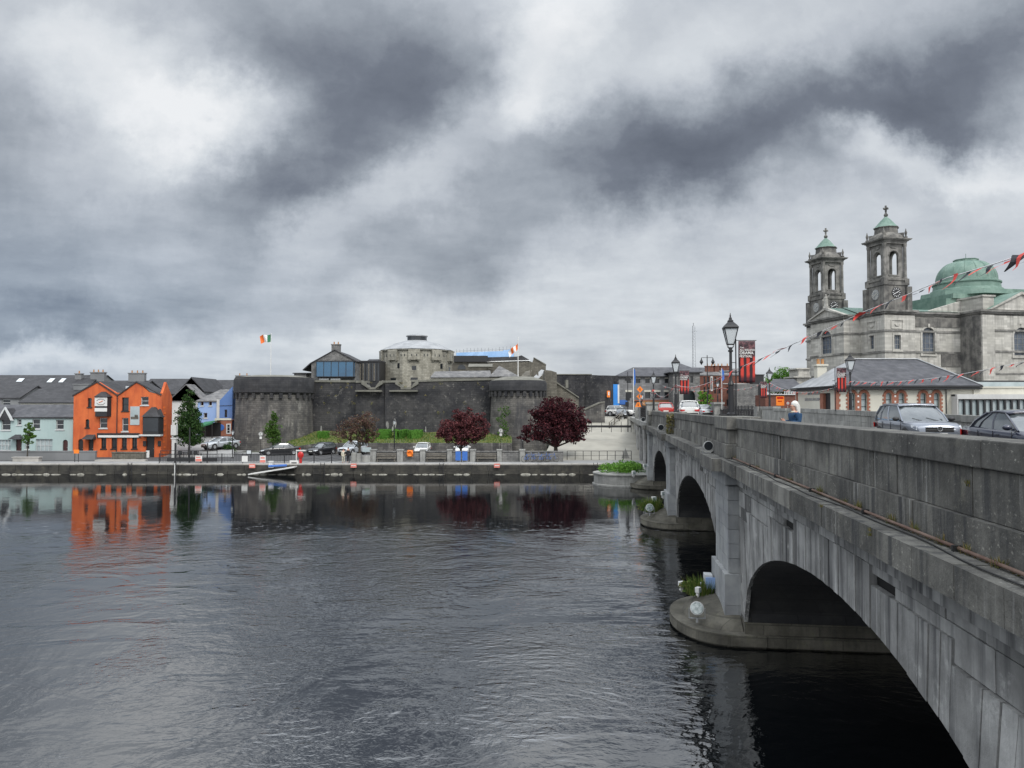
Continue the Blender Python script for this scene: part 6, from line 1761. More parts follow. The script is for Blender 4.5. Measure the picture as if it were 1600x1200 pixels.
clock_tower(0); clock_tower(18.6)
CTM = Matrix.Translation(CP) @ Matrix.Rotation(CB, 4, 'Z')
def statue(label, lx, ly, lz, h):
    p = CTM @ Vector((lx, ly, lz))
    r = thing('statue', label, 'statue', p, CB+R(-60)); s = h/2.2
    b = MB(); b.box((-.35*s,-.3*s,0),(.35*s,.3*s,.3*s))
    b.lathe((0,0,.3*s), [(.34*s,0),(.30*s,.5*s),(.24*s,.9*s),(.30*s,1.25*s),(.26*s,1.42*s),(.09*s,1.5*s),(.08*s,1.58*s)], 10, sy=.75)
    b.ball((0,0,1.98*s), .14*s, 8, 6)
    b.tube([(-.25*s,0,1.6*s),(-.42*s,-.1*s,1.3*s),(-.3*s,-.3*s,1.15*s)], [.09*s,.075*s,.05*s], 6); b.tube([(.25*s,0,1.6*s),(.45*s,-.05*s,1.75*s),(.6*s,-.1*s,2.0*s)], [.09*s,.07*s,.05*s], 6)
    b.build('figure', M['cath_stone'], r, smooth=50)
statue('stone statue standing on the front pediment below the far clock tower', -3.6, 12.2, za_-.1, 2.9)
statue('stone statue at the right edge of the picture beside the copper dome', 31.0, -3.5, ztop+1.0, 4.0)
H = Hs('chapel_annex', 'low pale stone apsidal annex at the left foot of the cathedral', 'building', 1246, 1266, 150, 5.4)
a = MB(); a.box((0,0,0),(H.w,5,H.z(589))); a.box((-.9,-.6,H.z(590)),(H.w,5,H.z(588))); a.box((.3,.1,H.z(588)),(H.w,5,H.z(576))); a.box((-.2,-.2,H.z(577)),(H.w,5,H.z(575)))
a.build('wall', M['cath_stone'], H.r)

# ------------------------------------------------------------------ gallery with slate roof
GY = 82
H = Hs('gallery', 'cream rendered gallery with big slate hipped roof and brick arched windows', 'building', 1307, 1524, GY, 5.35)
ze = H.z(604); DPT = 11.5
wn = []
for c in (1331.5, 1350.0, 1388.5, 1408.5, 1442.5, 1463.5): wn.append(H.h(c-4.6, c+4.6, 613.5, 646, True))
Xc = H.x0
def sy(px): return Xc*1200/(px-800) - GY          # depth along the left side wall
Ms = Matrix.Rotation(R(-90),4,'Z')                  # side wall frame: local x' = -depth
dr_ = (-sy(1286), -sy(1297.5), 0, ze*.83, False)
a = MB(); facade(a, 0, H.w, 0, ze, wn, .4); facade(a, -DPT, -.401, 0, ze, [dr_], .4, Ms)
a.box((H.w-.4,.4,0),(H.w,DPT,ze)); a.box((.401,DPT-.4,0),(H.w-.4,DPT,ze)); a.build('wall', M['render_cream'], H.r)
for w in wn: window(H.r, w, M['frame_dark'], M['glass_pale'], dep=.2, bars=(1,3), fw=.05)
MB().box((dr_[0],.25,0),(dr_[1],.33,dr_[3]),Ms).build('door', M['frame_dark'], H.r)
b = MB(); b.box((dr_[0]-.75,-.06,0),(dr_[0]+.1,.3,dr_[3]),Ms); b.box((-.35,-.05,0),(-.0,.0,ze-.2),Ms); b.box((-DPT,-.05,0),(-DPT+.5,.0,ze-.2),Ms)
bz = 0
while bz < ze-.4: b.box((-.05,-.05,bz),(.42,.0,bz+.28)); b.box((-.05,-.05,bz+.28),(.28,.0,bz+.56)); bz += .56
for i in range(0, 6, 2):
    b.mark(); x0, x1 = wn[i][0], wn[i+1][1]; z0, z1 = wn[i][2], wn[i][3]
    xm0, xm1 = wn[i][1], wn[i+1][0]
    b.box((xm0,-.07,z0),(xm1,.0,z1-.1)); b.box((x0-.18,-.07,z0),(x0,.0,z1-.3)); b.box((x1,-.07,z0),(x1+.18,.0,z1-.3))
    z = z0; k = 0
    while z < z1-.4:
        if k % 2: b.box((x0-.34,-.06,z),(x0-.16,.0,z+.2)); b.box((x1+.16,-.06,z),(x1+.34,.0,z+.2))
        z += .2; k += 1
    for w in (wn[i], wn[i+1]):
        r = (w[1]-w[0])/2; cx = (w[0]+w[1])/2; cz = w[3]-r
        for k in range(10):
            a0, a1 = math.pi*k/10, math.pi*(k+1)/10
            ro = r+.24+.08*abs(math.sin((a0+a1)/2))
            b.prismy([(cx+r*math.cos(a0),cz+r*math.sin(a0)),(cx+ro*math.cos(a0),cz+ro*math.sin(a0)),(cx+ro*math.cos(a1),cz+ro*math.sin(a1)),(cx+r*math.cos(a1),cz+r*math.sin(a1))], -.10, .0)
b.build('brick_trim', M['brick_trim'], H.r)
b = MB()
for i in range(0, 6, 2):
    xm = (wn[i][1]+wn[i+1][0])/2
    for zz in (.55,1.15,1.75,2.3): b.box((xm-.09,-.085,wn[i][2]+zz),(xm+.09,-.071,wn[i][2]+zz+.2))
b.build('white_blocks', M['paint_white'], H.r)
xl, xr = -.5, H.w+.5; yb = DPT+.5; ym = 5.7
ra, rb_ = P(1331,562,GY+ym), P(1433,562,GY+ym); zr = ra.z-5.35; ra = max(ra.x-H.x0, .6); rb2 = rb_.x-H.x0
a = MB(); a.add([(xl,-.5,ze+.1),(xr,-.5,ze+.1),(xr,yb,ze+.1),(xl,yb,ze+.1),(ra,ym,zr),(rb2,ym,zr)],[(0,1,5,4),(1,2,5),(2,3,4,5)])
rf = a.build('roof', M['slate'], H.r, recalc=False); rf.modifiers.new('t','SOLIDIFY').thickness = .12
MB().add([(xl,-.5,ze+.1),(xl,yb,ze+.1),(ra,ym,zr)],[(0,2,1)]).build('roof_hip', M['lead'], rf, recalc=False).modifiers.new('t','SOLIDIFY').thickness = .10
MB().tube([(xl,-.5,ze+.16),(ra,ym,zr+.08),(rb2,ym,zr+.08),(xr,-.5,ze+.16)], .09, 5).build('ridge', M['lead'], rf)
MB().box((xl,-.62,ze-.08),(xr,-.5,ze+.08)).box((xl,-.5,ze-.3),(xr,.0,ze-.1)).box((xl-.1,-.5,ze-.06),(xl,yb,ze+.07)).box((xl,.0,ze-.3),(.0,yb,ze-.1)).build('gutter', M['frame_dark'], H.r)
MB().tube([(H.x(1478),-.1,0),(H.x(1478),-.1,ze)], .05, 6).build('drainpipe', M['frame_dark'], H.r)
pc = P(1272.5,572,GY+8.6); cx_ = pc.x-H.x0; cz_ = pc.z-5.35
c = MB(); c.cbox((cx_+.7,8.6,(ze+cz_)/2),(1.1,1.0,cz_-ze)); c.cbox((cx_+.7,8.6,cz_+.1),(1.4,1.3,.22)); co_ = c.build('chimney', M['render_cream'], rf)
MB().lathe((cx_+.45,8.6,cz_+.2),[(.2,0),(.17,.6),(.2,.65)],8).lathe((cx_+.95,8.6,cz_+.2),[(.2,0),(.17,.6),(.2,.65)],8).build('chimney_pots', M['terracotta'], co_)
text('LUAN GALLERY', .52, M['steel'], H.r, (-.03,sy(1282),ze*.80), R(-90), 'RIGHT', .01)
text('DÁNLANN AN LUAIN', .46, M['steel'], H.r, (-.03,sy(1281.5),ze*.62), R(-90), 'RIGHT', .01)
H = Hs('gallery_annex', 'modern flat roofed annex with a long strip of tall windows beside the gallery', 'building', 1496, 1760, 80.9, 5.35)
hh = [(H.x(1497.5), H.x(1760)-.5, H.z(651), H.z(623.5))]
a = MB(); facade(a, 0, H.w, 0, H.z(616), hh, .4); a.box((0,.4,0),(.4,8,H.z(616))); a.box((0,.4,H.z(616)-.2),(H.w,8,H.z(616)-.01)); a.build('wall', M['render_white'], H.r)
MB().box((H.x(1530),.9,H.z(616)),(H.w,3,H.z(605))).box((H.x(1526),.8,H.z(606)),(H.w,3.1,H.z(603.5))).build('upper_wall', M['render_cream'], H.r)
MB().box((H.x(1527),5,H.z(604)),(H.x(1740),8,H.z(592))).build('roof_box', M['slate_dark'], H.r)
MB().box((H.x(1556),4.95,H.z(603)),(H.x(1700),4.99,H.z(594.5))).build('roof_window', M['glass_pale'], H.r)
f = MB(); h0 = hh[0]; f.box((h0[0],.1,h0[3]-.1),(h0[1],.25,h0[3])); f.box((h0[0],.1,h0[2]),(h0[1],.25,h0[2]+.08))
n = 24
for i in range(n+1):
    xx = h0[0]+(h0[1]-h0[0])*i/n; f.box((xx-.09,.08,h0[2]),(xx+.09,.28,h0[3]))
fo = f.build('window_frame', M['frame_dark'], H.r); MB().box((h0[0],.3,h0[2]),(h0[1],.33,h0[3])).build('pane', M['glass_pale'], fo)
tag(MB().box((XP(1500,72),72,5.4),(XP(1760,72),72.4,ZP(652,72))).build('site_wall', M['render_grey']), 'plain grey low wall between the cars and the gallery annex', 'wall')

# ------------------------------------------------------------------ street beyond the bridge
H = Hs('grey_barracks', 'long grey stone building with slate roof and orange shop fascia at the bridge head', 'building', 967, 1060, 135, 5.55)
wn = [H.h(c-3.4,c+3.4,591.5,598.5) for c in (982.5,997,1012,1027,1042.5)] + [H.h(c-4,c+4,612.5,622) for c in (982.5,1012,1027,1042.5)]
a = MB(); ze = H.z(588); facade(a, 0, H.w, 0, ze, wn, .3); a.box((0,.3,0),(.3,9,ze)); a.box((0,9,0),(H.w,9.3,ze)); a.build('wall', M['stone_grey_bldg'], H.r)
for w in wn: window(H.r, w, M['frame_dark'], M['glass_dark'], bars=(1,2))
b = MB()
for w in wn[5:]: b.box((w[0]-.15,-.06,w[3]),(w[1]+.15,.0,w[3]+.35)); 
for w in wn[:5]: b.box((w[0]-.05,-.05,w[3]),(w[1]+.05,.0,w[3]+.18))
b.build('lintel', M['render_cream'], H.r)
a = MB(); gable_roof(a, 0, H.w+1, 0, 9.3, ze+.05, H.z(571.8), hipl=3.5, ov=.3); a.build('roof', M['slate'], H.r)
MB().box((-.3,-.33,ze-.2),(H.w,-.02,ze)).build('gutter', M['frame_dark'], H.r)
MB().box((H.x(989),-.25,H.z(626.5)),(H.x(1050),-.01,H.z(624.8))).build('fascia', M['brick_trim'], H.r)
MB().box((H.x(1003),-.2,H.z(633.5)),(H.x(1049),-.01,H.z(627))).build('fascia_board', M['terracotta'], H.r)
MB().box((H.x(968),-.15,H.z(632)),(H.x(980),-.01,H.z(625))).build('blue_shopfront', M['blue_board'], H.r)
H = Hs('market_hall', 'stone block with pyramid slate roof and a dark arched opening', 'building', 1052, 1094, 131, 5.55)
xa0, xa1 = H.x(1065), H.x(1086.5)
wn = [(xa0, xa1, 0, H.z(608.5), True), H.h(1079,1083,588,598), H.h(1070,1074,588,598)]
a = MB(); ze = H.z(581); facade(a, 0, H.w, 0, ze, wn, .5); a.box((0,.5,0),(.4,7,ze)); a.box((H.w-.4,.5,0),(H.w,7,ze)); a.build('wall', M['grey_rubble'], H.r)
MB().box((xa0,.35,0),(xa1,.45,H.z(608.5))).build('arch_shade', M['glass_dark'], H.r)  # dark sheet standing in for the shade inside the open arch
for w in wn[1:]: window(H.r, w, M['frame_dark'], M['glass_dark'])
a = MB(); a.add([(-.6,-.5,ze),(H.w+.5,-.5,ze),(H.w+.5,8,ze),(-.6,8,ze),(H.x(1070),3.5,H.z(566)),(H.x(1070.5),3.5,H.z(566)),(-.6,-.5,ze-.15),(H.w+.5,-.5,ze-.15),(H.w+.5,8,ze-.15),(-.6,8,ze-.15)],[(0,1,5,4),(1,2,5),(2,3,4,5),(3,0,4),(0,6,7,1),(1,7,8,2),(2,8,9,3),(3,9,6,0)]); a.build('roof', M['slate'], H.r)
MB().box((H.x(1059),-1.2,0),(H.x(1065.5),-.4,H.z(614))).build('gate_pier', M['stone_light'], H.r)
H = Hs('brick_terrace', 'red brick three storey terrace with narrow windows behind the lamp posts', 'house', 1094, 1182, 136, 5.55)
ze = H.z(586)
wn = [H.h(c-1.4,c+1.4,589,600) for c in (1101,1107,1117.5,1124,1160,1168)] + [H.h(c-1.4,c+1.4,605,615) for c in (1101,1107,1117.5,1124,1137)] + [H.h(c-1.5,c+1.5,624,634) for c in (1137,1128)]
a = MB(); facade(a, 0, H.w, 0, ze, wn, .3); a.box((0,.3,0),(.3,9,ze)); a.box((0,9,0),(H.w,9.3,ze)); a.build('wall', M['brick_red'], H.r)
for w in wn: window(H.r, w, M['frame_dark'], M['glass_dark'])
a = MB(); gable_roof(a, 0, H.w*.4, 0, 8, ze+.05, H.z(577), ov=.1); gable_roof(a, H.w*.42, H.w, 0, 8, ze+.05, H.z(574), ov=.1); rf = a.build('roof', M['slate_pale'], H.r)
for q, w_ in ((1116,1.6),(1127,1.2),(1140,2.0)): chimney(rf, H.x(q), 3, H.z(583), H.z(571.5), w_, .7, 'brick_red', 2)
MB().box((H.x(1110.5),-.08,H.z(611)),(H.x(1113.8),-.01,H.z(588))).build('white_panel', M['render_white'], H.r)
MB().box((H.x(1111.4),-.1,H.z(609)),(H.x(1112.9),-.085,H.z(590))).build('stair_window', M['glass_dark'], H.r)
a = MB(); a.box((H.x(1130),-.1,H.z(600)),(H.w,-.01,H.z(599)))
for q in range(1147, 1190, 7): a.box((H.x(q),-1.5,0),(H.x(q+1.6),-1.2,H.z(612 if q in (1161,1168) else 618)))
a.box((H.x(1145),-1.6,H.z(619.5)),(H.x(1190),-1.1,H.z(617))); a.box((H.x(1160),-1.62,H.z(612)),(H.x(1171),-1.2,H.z(607)))
a.build('white_portico', M['render_white'], H.r)
MB().box((H.x(1146),-1.0,0),(H.x(1196),-.7,H.z(619))).build('shopfront', M['frame_dark'], H.r)
H = Hs('stone_hall', 'dark stone building with flat parapet behind the large banner', 'building', 1150, 1196, 133, 5.55)
a = MB(); a.box((0,0,0),(H.w*.75,5,H.z(600))); a.build('wall', M['grey_rubble'], H.r)
MB().box((H.x(1180),1,0),(H.x(1197),6,H.z(586))).box((H.x(1180)-.1,.9,H.z(586)),(H.x(1197)+.1,6.1,H.z(584.6))).build('upper_wall', M['frame_dark'], H.r)
H = Hs('slate_house', 'grey slate roofed sheds with a white timber gallery left of the cream gallery', 'building', 1196, 1243, 120, 5.5)
a = MB(); a.box((0,0,0),(H.w,5,H.z(617))); a.box((0,-.2,H.z(617)),(H.w,0,H.z(615.5))); a.build('wall', M['brick_red'], H.r)
a = MB(); a.add([(0,.2,H.z(612)),(H.x(1226),.2,H.z(612)),(H.x(1226),3,H.z(599)),(0,3,H.z(597))],[(0,1,2,3)]); a.add([(H.x(1222),1,H.z(608)),(H.w+2,1,H.z(608)),(H.w+2,6,H.z(590)),(H.x(1230),6,H.z(590)),(H.x(1216),4,H.z(597))],[(0,1,2,3,4)]); a.build('roof', M['slate'], H.r, recalc=False)
a = MB(); a.box((H.x(1197),-.3,H.z(617)),(H.x(1242),-.22,H.z(616)))
for i in range(7): a.box((H.x(1225+i*2.6),-.3,H.z(616)),(H.x(1226+i*2.6),-.22,H.z(611)))
a.build('balustrade', M['frame_white'], H.r)
# mast and distant roofs
r = thing('radio_mast', 'tall thin lattice mast on the skyline left of the big lamp', 'mast', (XP(1084.5,260),260,5.5))
a = MB(); zt_ = ZP(509,260)-5.5
for k in range(3): a.tube([(.8*math.cos(k*2.09),.8*math.sin(k*2.09),0),(.45*math.cos(k*2.09),.45*math.sin(k*2.09),zt_)], .06, 4)
for i in range(28):
    z0, z1 = zt_*i/28, zt_*(i+1)/28
    for k in range(3): a.tube([(.6*math.cos(k*2.09),.6*math.sin(k*2.09),z0),(.6*math.cos((k+1)*2.09),.6*math.sin((k+1)*2.09),z1)], .03, 3)
a.tube([(-.2,0,zt_*.93),(1.3,0,zt_*.94)], .06, 4); a.tube([(0,0,zt_),(0,0,zt_+1)], .15, 5)
a.build('lattice', M['steel'], r)
back_house('distant pale blue grey roofs on the skyline right of the market hall', 1086, 1120, 190, 586, 573, 8, 'render_grey', 'slate', zb=5)
# double armed street lamp
def double_lamp(label, px, Y, yt, sc_=1.0):
    z0 = 5.6; zt = ZP(yt, Y); r = thing('double_street_lamp', label, 'street lamp', (XP(px,Y),Y,z0)); h = zt-z0
    a = MB(); a.tube([(0,0,0),(0,0,h)], [.11,.06], 8); w_ = XP(1114,Y)-XP(1105,Y)
    a.tube([(-w_,0,h-.35),(w_,0,h-.35)], .035, 5); a.build('post', M['paint_black'], r)
    b = MB()
    for s in (-1,1): b.lathe((s*w_,0,h-.4), [(.05,0),(.10,-.25),(.30,-.6),(.22,-.7),(.05,-1.0)], 8)
    b.build('lamp_head', M['paint_black'], r)
double_lamp('thin black double headed street lamp between the mast and the tall lamp', 1105.5, 112, 555)
def simple_post(name, label, px, Y, yb, yt, m='paint_black', r_=.06, bits=(), zb=None):
    zb = ZP(yb, Y) if zb is None else zb
    r = thing(name, label, 'post', (XP(px,Y),Y,zb)); h = ZP(yt,Y)-zb
    MB().tube([(0,0,0),(0,0,h)], [r_,r_*.7], 7).build('pole', M[m], r)
    return r, h
r, h = simple_post('camera_post', 'tall black camera post standing on the ramp left of the bridge railing', 981, 95, 675, 581)
MB().box((-.35,-.1,h*.85),(.35,.1,h*.9)).box((-.25,-.2,h*.52),(.22,.15,h*.65)).box((-.3,-.1,h*.42),(.1,.1,h*.5)).build('camera_box', M['paint_black'], r)
r, h = simple_post('flag_mast', 'white mast with a blue flag at the castle end of the bridge', 990, 100, 645, 575, 'paint_white', .06)
MB().add([(0,0,h),(.22,0,h-.3),(.3,.1,h-1.9),(.05,.05,h-2.5)],[(0,1,2,3)]).build('flag', M['blue_board'], r, recalc=False).modifiers.new('t','SOLIDIFY').thickness=.01
r, h = simple_post('flag_mast', 'white mast with a drooping purple blue flag right of the street lamps', 1128, 92, 640, 575, 'paint_white', .04)
MB().add([(0,0,h),(.3,0,h-.4),(.35,.1,h-1.3),(.1,.05,h-1.6)],[(0,1,2,3)]).build('flag', M['blue_board'], r, recalc=False).modifiers.new('t','SOLIDIFY').thickness=.01
# roadworks signs
def diamond(label, px, py, Y, s, trap=False):
    p = P(px, py, Y); r = thing('roadworks_sign', label, 'road sign', (p.x,p.y,5.6), 0, 'orange roadworks signs')
    z = p.z-5.6
    if trap: poly = [(-s,z-s*.7),(s,z-s*.7),(s*.55,z+s*.8),(-s*.3,z+s*.8)]
    else: poly = [(-s,z),(0,z-s),(s,z),(0,z+s)]
    MB().prismy(poly, -.02, .02).build('panel', M['orange_sign'], r)
    MB().prismy([(-.12*s,z-.35*s),(.15*s,z-.35*s),(.1*s,z+.3*s),(-.1*s,z+.35*s)], -.035, -.021).ball((0,-.03,z+.48*s),(.1*s,.01,.1*s),8,5).build('pictogram', M['frame_dark'], r)
    MB().tube([(0,.05,0),(0,.05,z)], .03, 5).build('pole', M['steel'], r)
diamond('orange diamond roadworks sign, upper one of the pair at the bridge end', 1000, 608.5, 84, .35); diamond('orange diamond roadworks sign, lower one of the pair at the bridge end', 999, 619.5, 84.3, .32)
diamond('orange folded roadworks sign just above the near iron railing', 997, 632.5, 84, .34, True)
p = P(1219, 625, 96); r = thing('event_sign', 'orange and red notice board standing beyond the right parapet', 'sign', (p.x,p.y,5.5)); z = p.z-5.5
MB().box((-.5,-.03,z-.7),(.5,.03,z+.45)).build('board', M['orange_sign'], r); MB().box((-.4,-.05,z+.15),(.4,-.031,z+.38)).box((-.3,-.05,z-.2),(.2,-.031,z-.1)).build('print', M['tail_red'], r); MB().box((-.48,0,0),(-.42,.04,z-.6)).box((.42,0,0),(.48,.04,z-.6)).build('legs', M['timber'], r)
p = P(1231, 630, 95); r = thing('no_entry_sign', 'small round red and white sign right of the orange notice board', 'road sign', (p.x,p.y,5.5)); z = p.z-5.5
Rr = Matrix.Translation((0,0,z))@Matrix.Rotation(R(90),4,'X')
MB().lathe((0,0,0),[(.27,0),(.27,.02)],16,M=Rr).build('disc', M['tail_red'], r); MB().lathe((0,0,.021),[(.19,0),(.19,.004)],16,M=Rr).build('centre', M['paint_white'], r); MB().tube([(0,.05,0),(0,.05,z)],.03,5).build('pole', M['paint_white'], r)
for i, (px, py, lab) in enumerate(((1094,578,'')[:3],)): pass

# ------------------------------------------------------------------ cars (local: x forward, z up)
def car(label, kind, paint, loc, rz, group=None, badge=False):
    suv = kind == 'suv'
    L, Wd, Ht = (4.5,1.84,1.66) if suv else ((4.75,1.84,1.46) if kind == 'sedan' else (4.0,1.72,1.5))
    r = thing('parked_car' if group else 'car', label, 'car', loc, rz, group)
    hx = L/2; hw = Wd/2; gz = .22 if suv else .17
    if suv: st = [(-hx,.78,.55,1.00),(-hx+.12,.90,.30,1.06),(-1.4,1.0,gz,1.07),(-.2,1.0,gz,1.04),(.85,1.0,gz,1.02),(1.35,.995,gz,1.0),(1.85,.955,gz,.97),(hx-.12,.88,.28,.91),(hx,.79,.36,.82)]
    elif kind == 'sedan': st = [(-hx,.76,.5,.88),(-hx+.15,.90,.28,1.02),(-1.5,.99,gz,1.0),(-.3,1.0,gz,.95),(.9,1.0,gz,.92),(1.4,.99,gz,.90),(1.9,.94,gz,.80),(hx-.14,.84,.24,.70),(hx,.70,.34,.58)]
    else: st = [(-hx,.80,.5,.95),(-hx+.12,.92,.28,.98),(-1.2,1.0,gz,.96),(0,1.0,gz,.93),(.9,1.0,gz,.92),(1.3,.98,gz,.90),(1.7,.93,gz,.82),(hx-.1,.84,.24,.72),(hx,.70,.36,.58)]
    b = MB(); vs = []; fs_ = []
    for (x, w, zb, zt) in st:
        W_ = hw*w; hh = zt-zb
        sec = [(0,zb),(W_*.84,zb),(W_*.96,zb+.10*hh),(W_*.995,zb+.35*hh),(W_*.985,zb+.62*hh),(W_*1.0,zb+.80*hh),(W_*.965,zt-.05),(W_*.86,zt+.005),(W_*.5,zt+.035),(0,zt+.045)]
        ring = [(x,y,z) for y, z in sec] + [(x,-y,z) for y, z in sec[-2:0:-1]]
        vs += ring
    n = 18
    for i in range(len(st)-1):
        for k in range(n): fs_.append((i*n+k,(i+1)*n+k,(i+1)*n+(k+1)%n,i*n+(k+1)%n))
    fs_.append(tuple(range(n-1,-1,-1))); fs_.append(tuple(range((len(st)-1)*n, len(st)*n)))
    b.add(vs, fs_); bd = b.build('body', M[paint], r, smooth=55)
    if suv: fr, rr, f0, r0, rw, bw = .25, -1.85, 1.12, -2.14, .74, .905
    elif kind == 'sedan': fr, rr, f0, r0, rw, bw = .30, -1.05, 1.28, -1.85, .70, .88
    else: fr, rr, f0, r0, rw, bw = .2, -1.55, 1.05, -1.88, .72, .88
    zb0 = [s[3] for s in st if s[0] <= 0][-1]-.03; zf = zb0-.02
    def gh(k, zt_, inset):
        Wb, Wt = hw*bw-inset, hw*rw-inset
        return Wb, Wt
    zroof = Ht
    Wb, Wt = hw*bw, hw*rw
    g = MB()
    # glasshouse as a rounded loft between belt and roof
    rows = [(0, f0, r0, Wb), (.5, f0*.52+fr*.48+.05, r0*.6+rr*.4-.03, (Wb+Wt)/2+.03), (1, fr, rr, Wt)]
    vs = []; 
    for f_, xf, xr_, w_ in rows:
        z = zb0 + (zroof-.05-zb0)*f_
        vs += [(xf,w_*.72,z),(xf-.16,w_,z),((xf+xr_)/2,w_*1.01,z),(xr_+.12,w_,z),(xr_,w_*.75,z),(xr_,-w_*.75,z),(xr_+.12,-w_,z),((xf+xr_)/2,-w_*1.01,z),(xf-.16,-w_,z),(xf,-w_*.72,z)]
    fs_ = []
    for j in range(2):
        for k in range(10): fs_.append((j*10+k, j*10+(k+1)%10, (j+1)*10+(k+1)%10, (j+1)*10+k))
    fs_.append(tuple(range(9,-1,-1))); fs_.append(tuple(range(20,30)))
    g.add(vs, fs_); g.build('windows', M['glass_car'], r, smooth=25)
    def shell(f_, k):   # point on glasshouse ring k at height f_
        j = 0 if f_ <= .5 else 1; q = (f_-.5*j)*2
        return Vector(vs[j*10+k]).lerp(Vector(vs[(j+1)*10+k]), q)
    p = MB()
    def strip(pts, w_, th=.012):
        p.tube(pts, w_, 5)
    for k in (1,8): strip([shell(f_, k) for f_ in (0,.25,.5,.75,1)], .035)
    for k in (3,6): strip([shell(f_, k) for f_ in (0,.25,.5,.75,1)], .055)
    for s, k in ((1,2),(-1,7)): strip([shell(f_, k) for f_ in (0,.5,1)], .028)
    for s, (a_, b_) in ((1,(2,3)),(-1,(7,6))): strip([shell(0,a_).lerp(shell(0,b_),.62), shell(.5,a_).lerp(shell(.5,b_),.6), shell(1,a_).lerp(shell(1,b_),.5)], .03)
    p.build('pillars', M[paint] if not suv else M[paint], r, smooth=60)
    rf = MB(); 
    xs_ = [fr+.05, fr-.3, (fr+rr)/2, rr+.3, rr-.06]; zs_ = [-.035,.0,.02,.0,-.05]
    vv = []; ff = []
    for x, dz_ in zip(xs_, zs_):
        for y, dy in ((-1,-.045),(-.8,-.01),(0,.015),(.8,-.01),(1,-.045)): vv.append((x, y*(Wt+.015), zroof-.01+dz_+dy))
    for i in range(4):
        for k in range(4): ff.append((i*5+k,(i+1)*5+k,(i+1)*5+k+1,i*5+k+1))
    rf.add(vv, ff); ro = rf.build('roof', M[paint], r, smooth=80, recalc=False); ro.modifiers.new('t','SOLIDIFY').thickness = .05
    if suv:
        q = MB()
        for s in (-1,1): q.tube([(fr-.05,s*Wt*.96,zroof-.04),(fr-.25,s*Wt*.94,zroof+.035),(rr+.3,s*Wt*.94,zroof+.035),(rr+.05,s*Wt*.96,zroof-.05)], .02, 5)
        q.build('roof_rails', M['rim'], ro, smooth=60)
    # wheels
    wr = .36 if suv else .32
    for x in (hx-.88, -hx+.86):
        for s in (-1,1):
            Mx = Matrix.Translation((x, s*(hw-.11), wr)) @ Matrix.Rotation(R(-90*s),4,'X')
            MB().lathe((0,0,0.0), [(wr+.075,-.10),(wr+.085,.105),(wr+.02,.118)], 22, M=Mx).build('wheel_arch', M['frame_dark'], r)
            w_ = MB().lathe((0,0,.02), [(wr*.6,-.1),(wr,-.08),(wr,.09),(wr*.93,.115),(wr*.68,.12),(wr*.66,.10)], 22, M=Mx).build('wheel', M['tyre'], r, smooth=30)
            rm = MB(); rm.lathe((0,0,.02), [(wr*.66,.10),(wr*.6,.125),(wr*.2,.105),(.05,.13)], 15, M=Mx); rm.build('rim', M['rim'], w_, smooth=30)
    zt = st[-2][3]
    # lights, grille, bumper, plates
    for s in (-1,1):
        h = MB(); h.add([(hx-.02,s*hw*.50,zt-.09),(hx-.10,s*hw*.84,zt-.05),(hx-.40,s*hw*.945,zt+.0),(hx-.36,s*hw*.95,zt-.10),(hx-.07,s*hw*.86,zt-.19),(hx+.005,s*hw*.52,zt-.19),
               (hx-.1,s*hw*.50,zt-.05),(hx-.2,s*hw*.7,zt+.0)], [(0,1,4,5),(1,2,3,4),(0,6,7,1)])
        o = h.build('headlight', M['headlight'], r, recalc=False); o.modifiers.new('t','SOLIDIFY').thickness = .02
        t_ = MB(); zt2 = st[1][3]
        t_.add([(-hx-.01,s*hw*.45,zt2-.20),(-hx-.005,s*hw*.78,zt2-.18),(-hx+.20,s*hw*.955,zt2-.12),(-hx+.20,s*hw*.955,zt2-.32),(-hx-.01,s*hw*.80,zt2-.36),(-hx-.015,s*hw*.5,zt2-.32)], [(0,1,4,5),(1,2,3,4)])
        o = t_.build('tail_light', M['tail_red'], r, recalc=False); o.modifiers.new('t','SOLIDIFY').thickness = .03
        m_ = MB(); m_.ball((f0-.32, s*(hw+.10), zb0+.10), (.09,.13,.085), 10, 7); m_.box((f0-.36,s*(hw-.12)-.03,zb0+.01),(f0-.30,s*(hw-.0)+.03,zb0+.07))
        m_.build('wing_mirror', M['frame_dark'] if suv else M[paint], r, smooth=60)
        d = MB()
        for x in (.1,-.95): d.box((x,s*hw*1.0-.012,zb0-.14),(x+.18,s*hw*1.0+.018,zb0-.11))
        d.build('door_handle', M[paint], r)
        ds = MB()
        for x in (.98,-.08,-1.0): ds.box((x-.006,s*hw*.999-.01,gz+.2),(x+.006,s*hw*.999+.006,zb0-.02))
        ds.box((-hx+.9,s*hw*.985-.02,gz-.0),(hx-1.0,s*hw*.985+.008,gz+.16))
        ds.build('door_seam', M['frame_dark'], r)
    gm = MB(); gm.box((hx-.10,-hw*.54,zt-.26),(hx+.014,hw*.54,zt-.09)); gm.box((hx-.08,-hw*.66,gz+.08),(hx+.03,hw*.66,gz+.24)); gm.box((-hx-.02,-hw*.8,gz+.16),(-hx+.1,hw*.8,gz+.34))
    gr = gm.build('grille', M['tyre'], r)
    ch = MB(); ch.box((hx+.015,-hw*.54,zt-.185),(hx+.02,hw*.54,zt-.178)); ch.box((hx+.015,-hw*.54,zt-.105),(hx+.02,hw*.54,zt-.097)); ch.build('chrome_bar', M['rim'], gr)
    MB().box((hx+.031,-.26,gz+.28),(hx+.04,.26,gz+.39)).box((-hx-.045,-.26,.58),(-hx-.03,.26,.69)).build('number_plate', M['plate'], r)
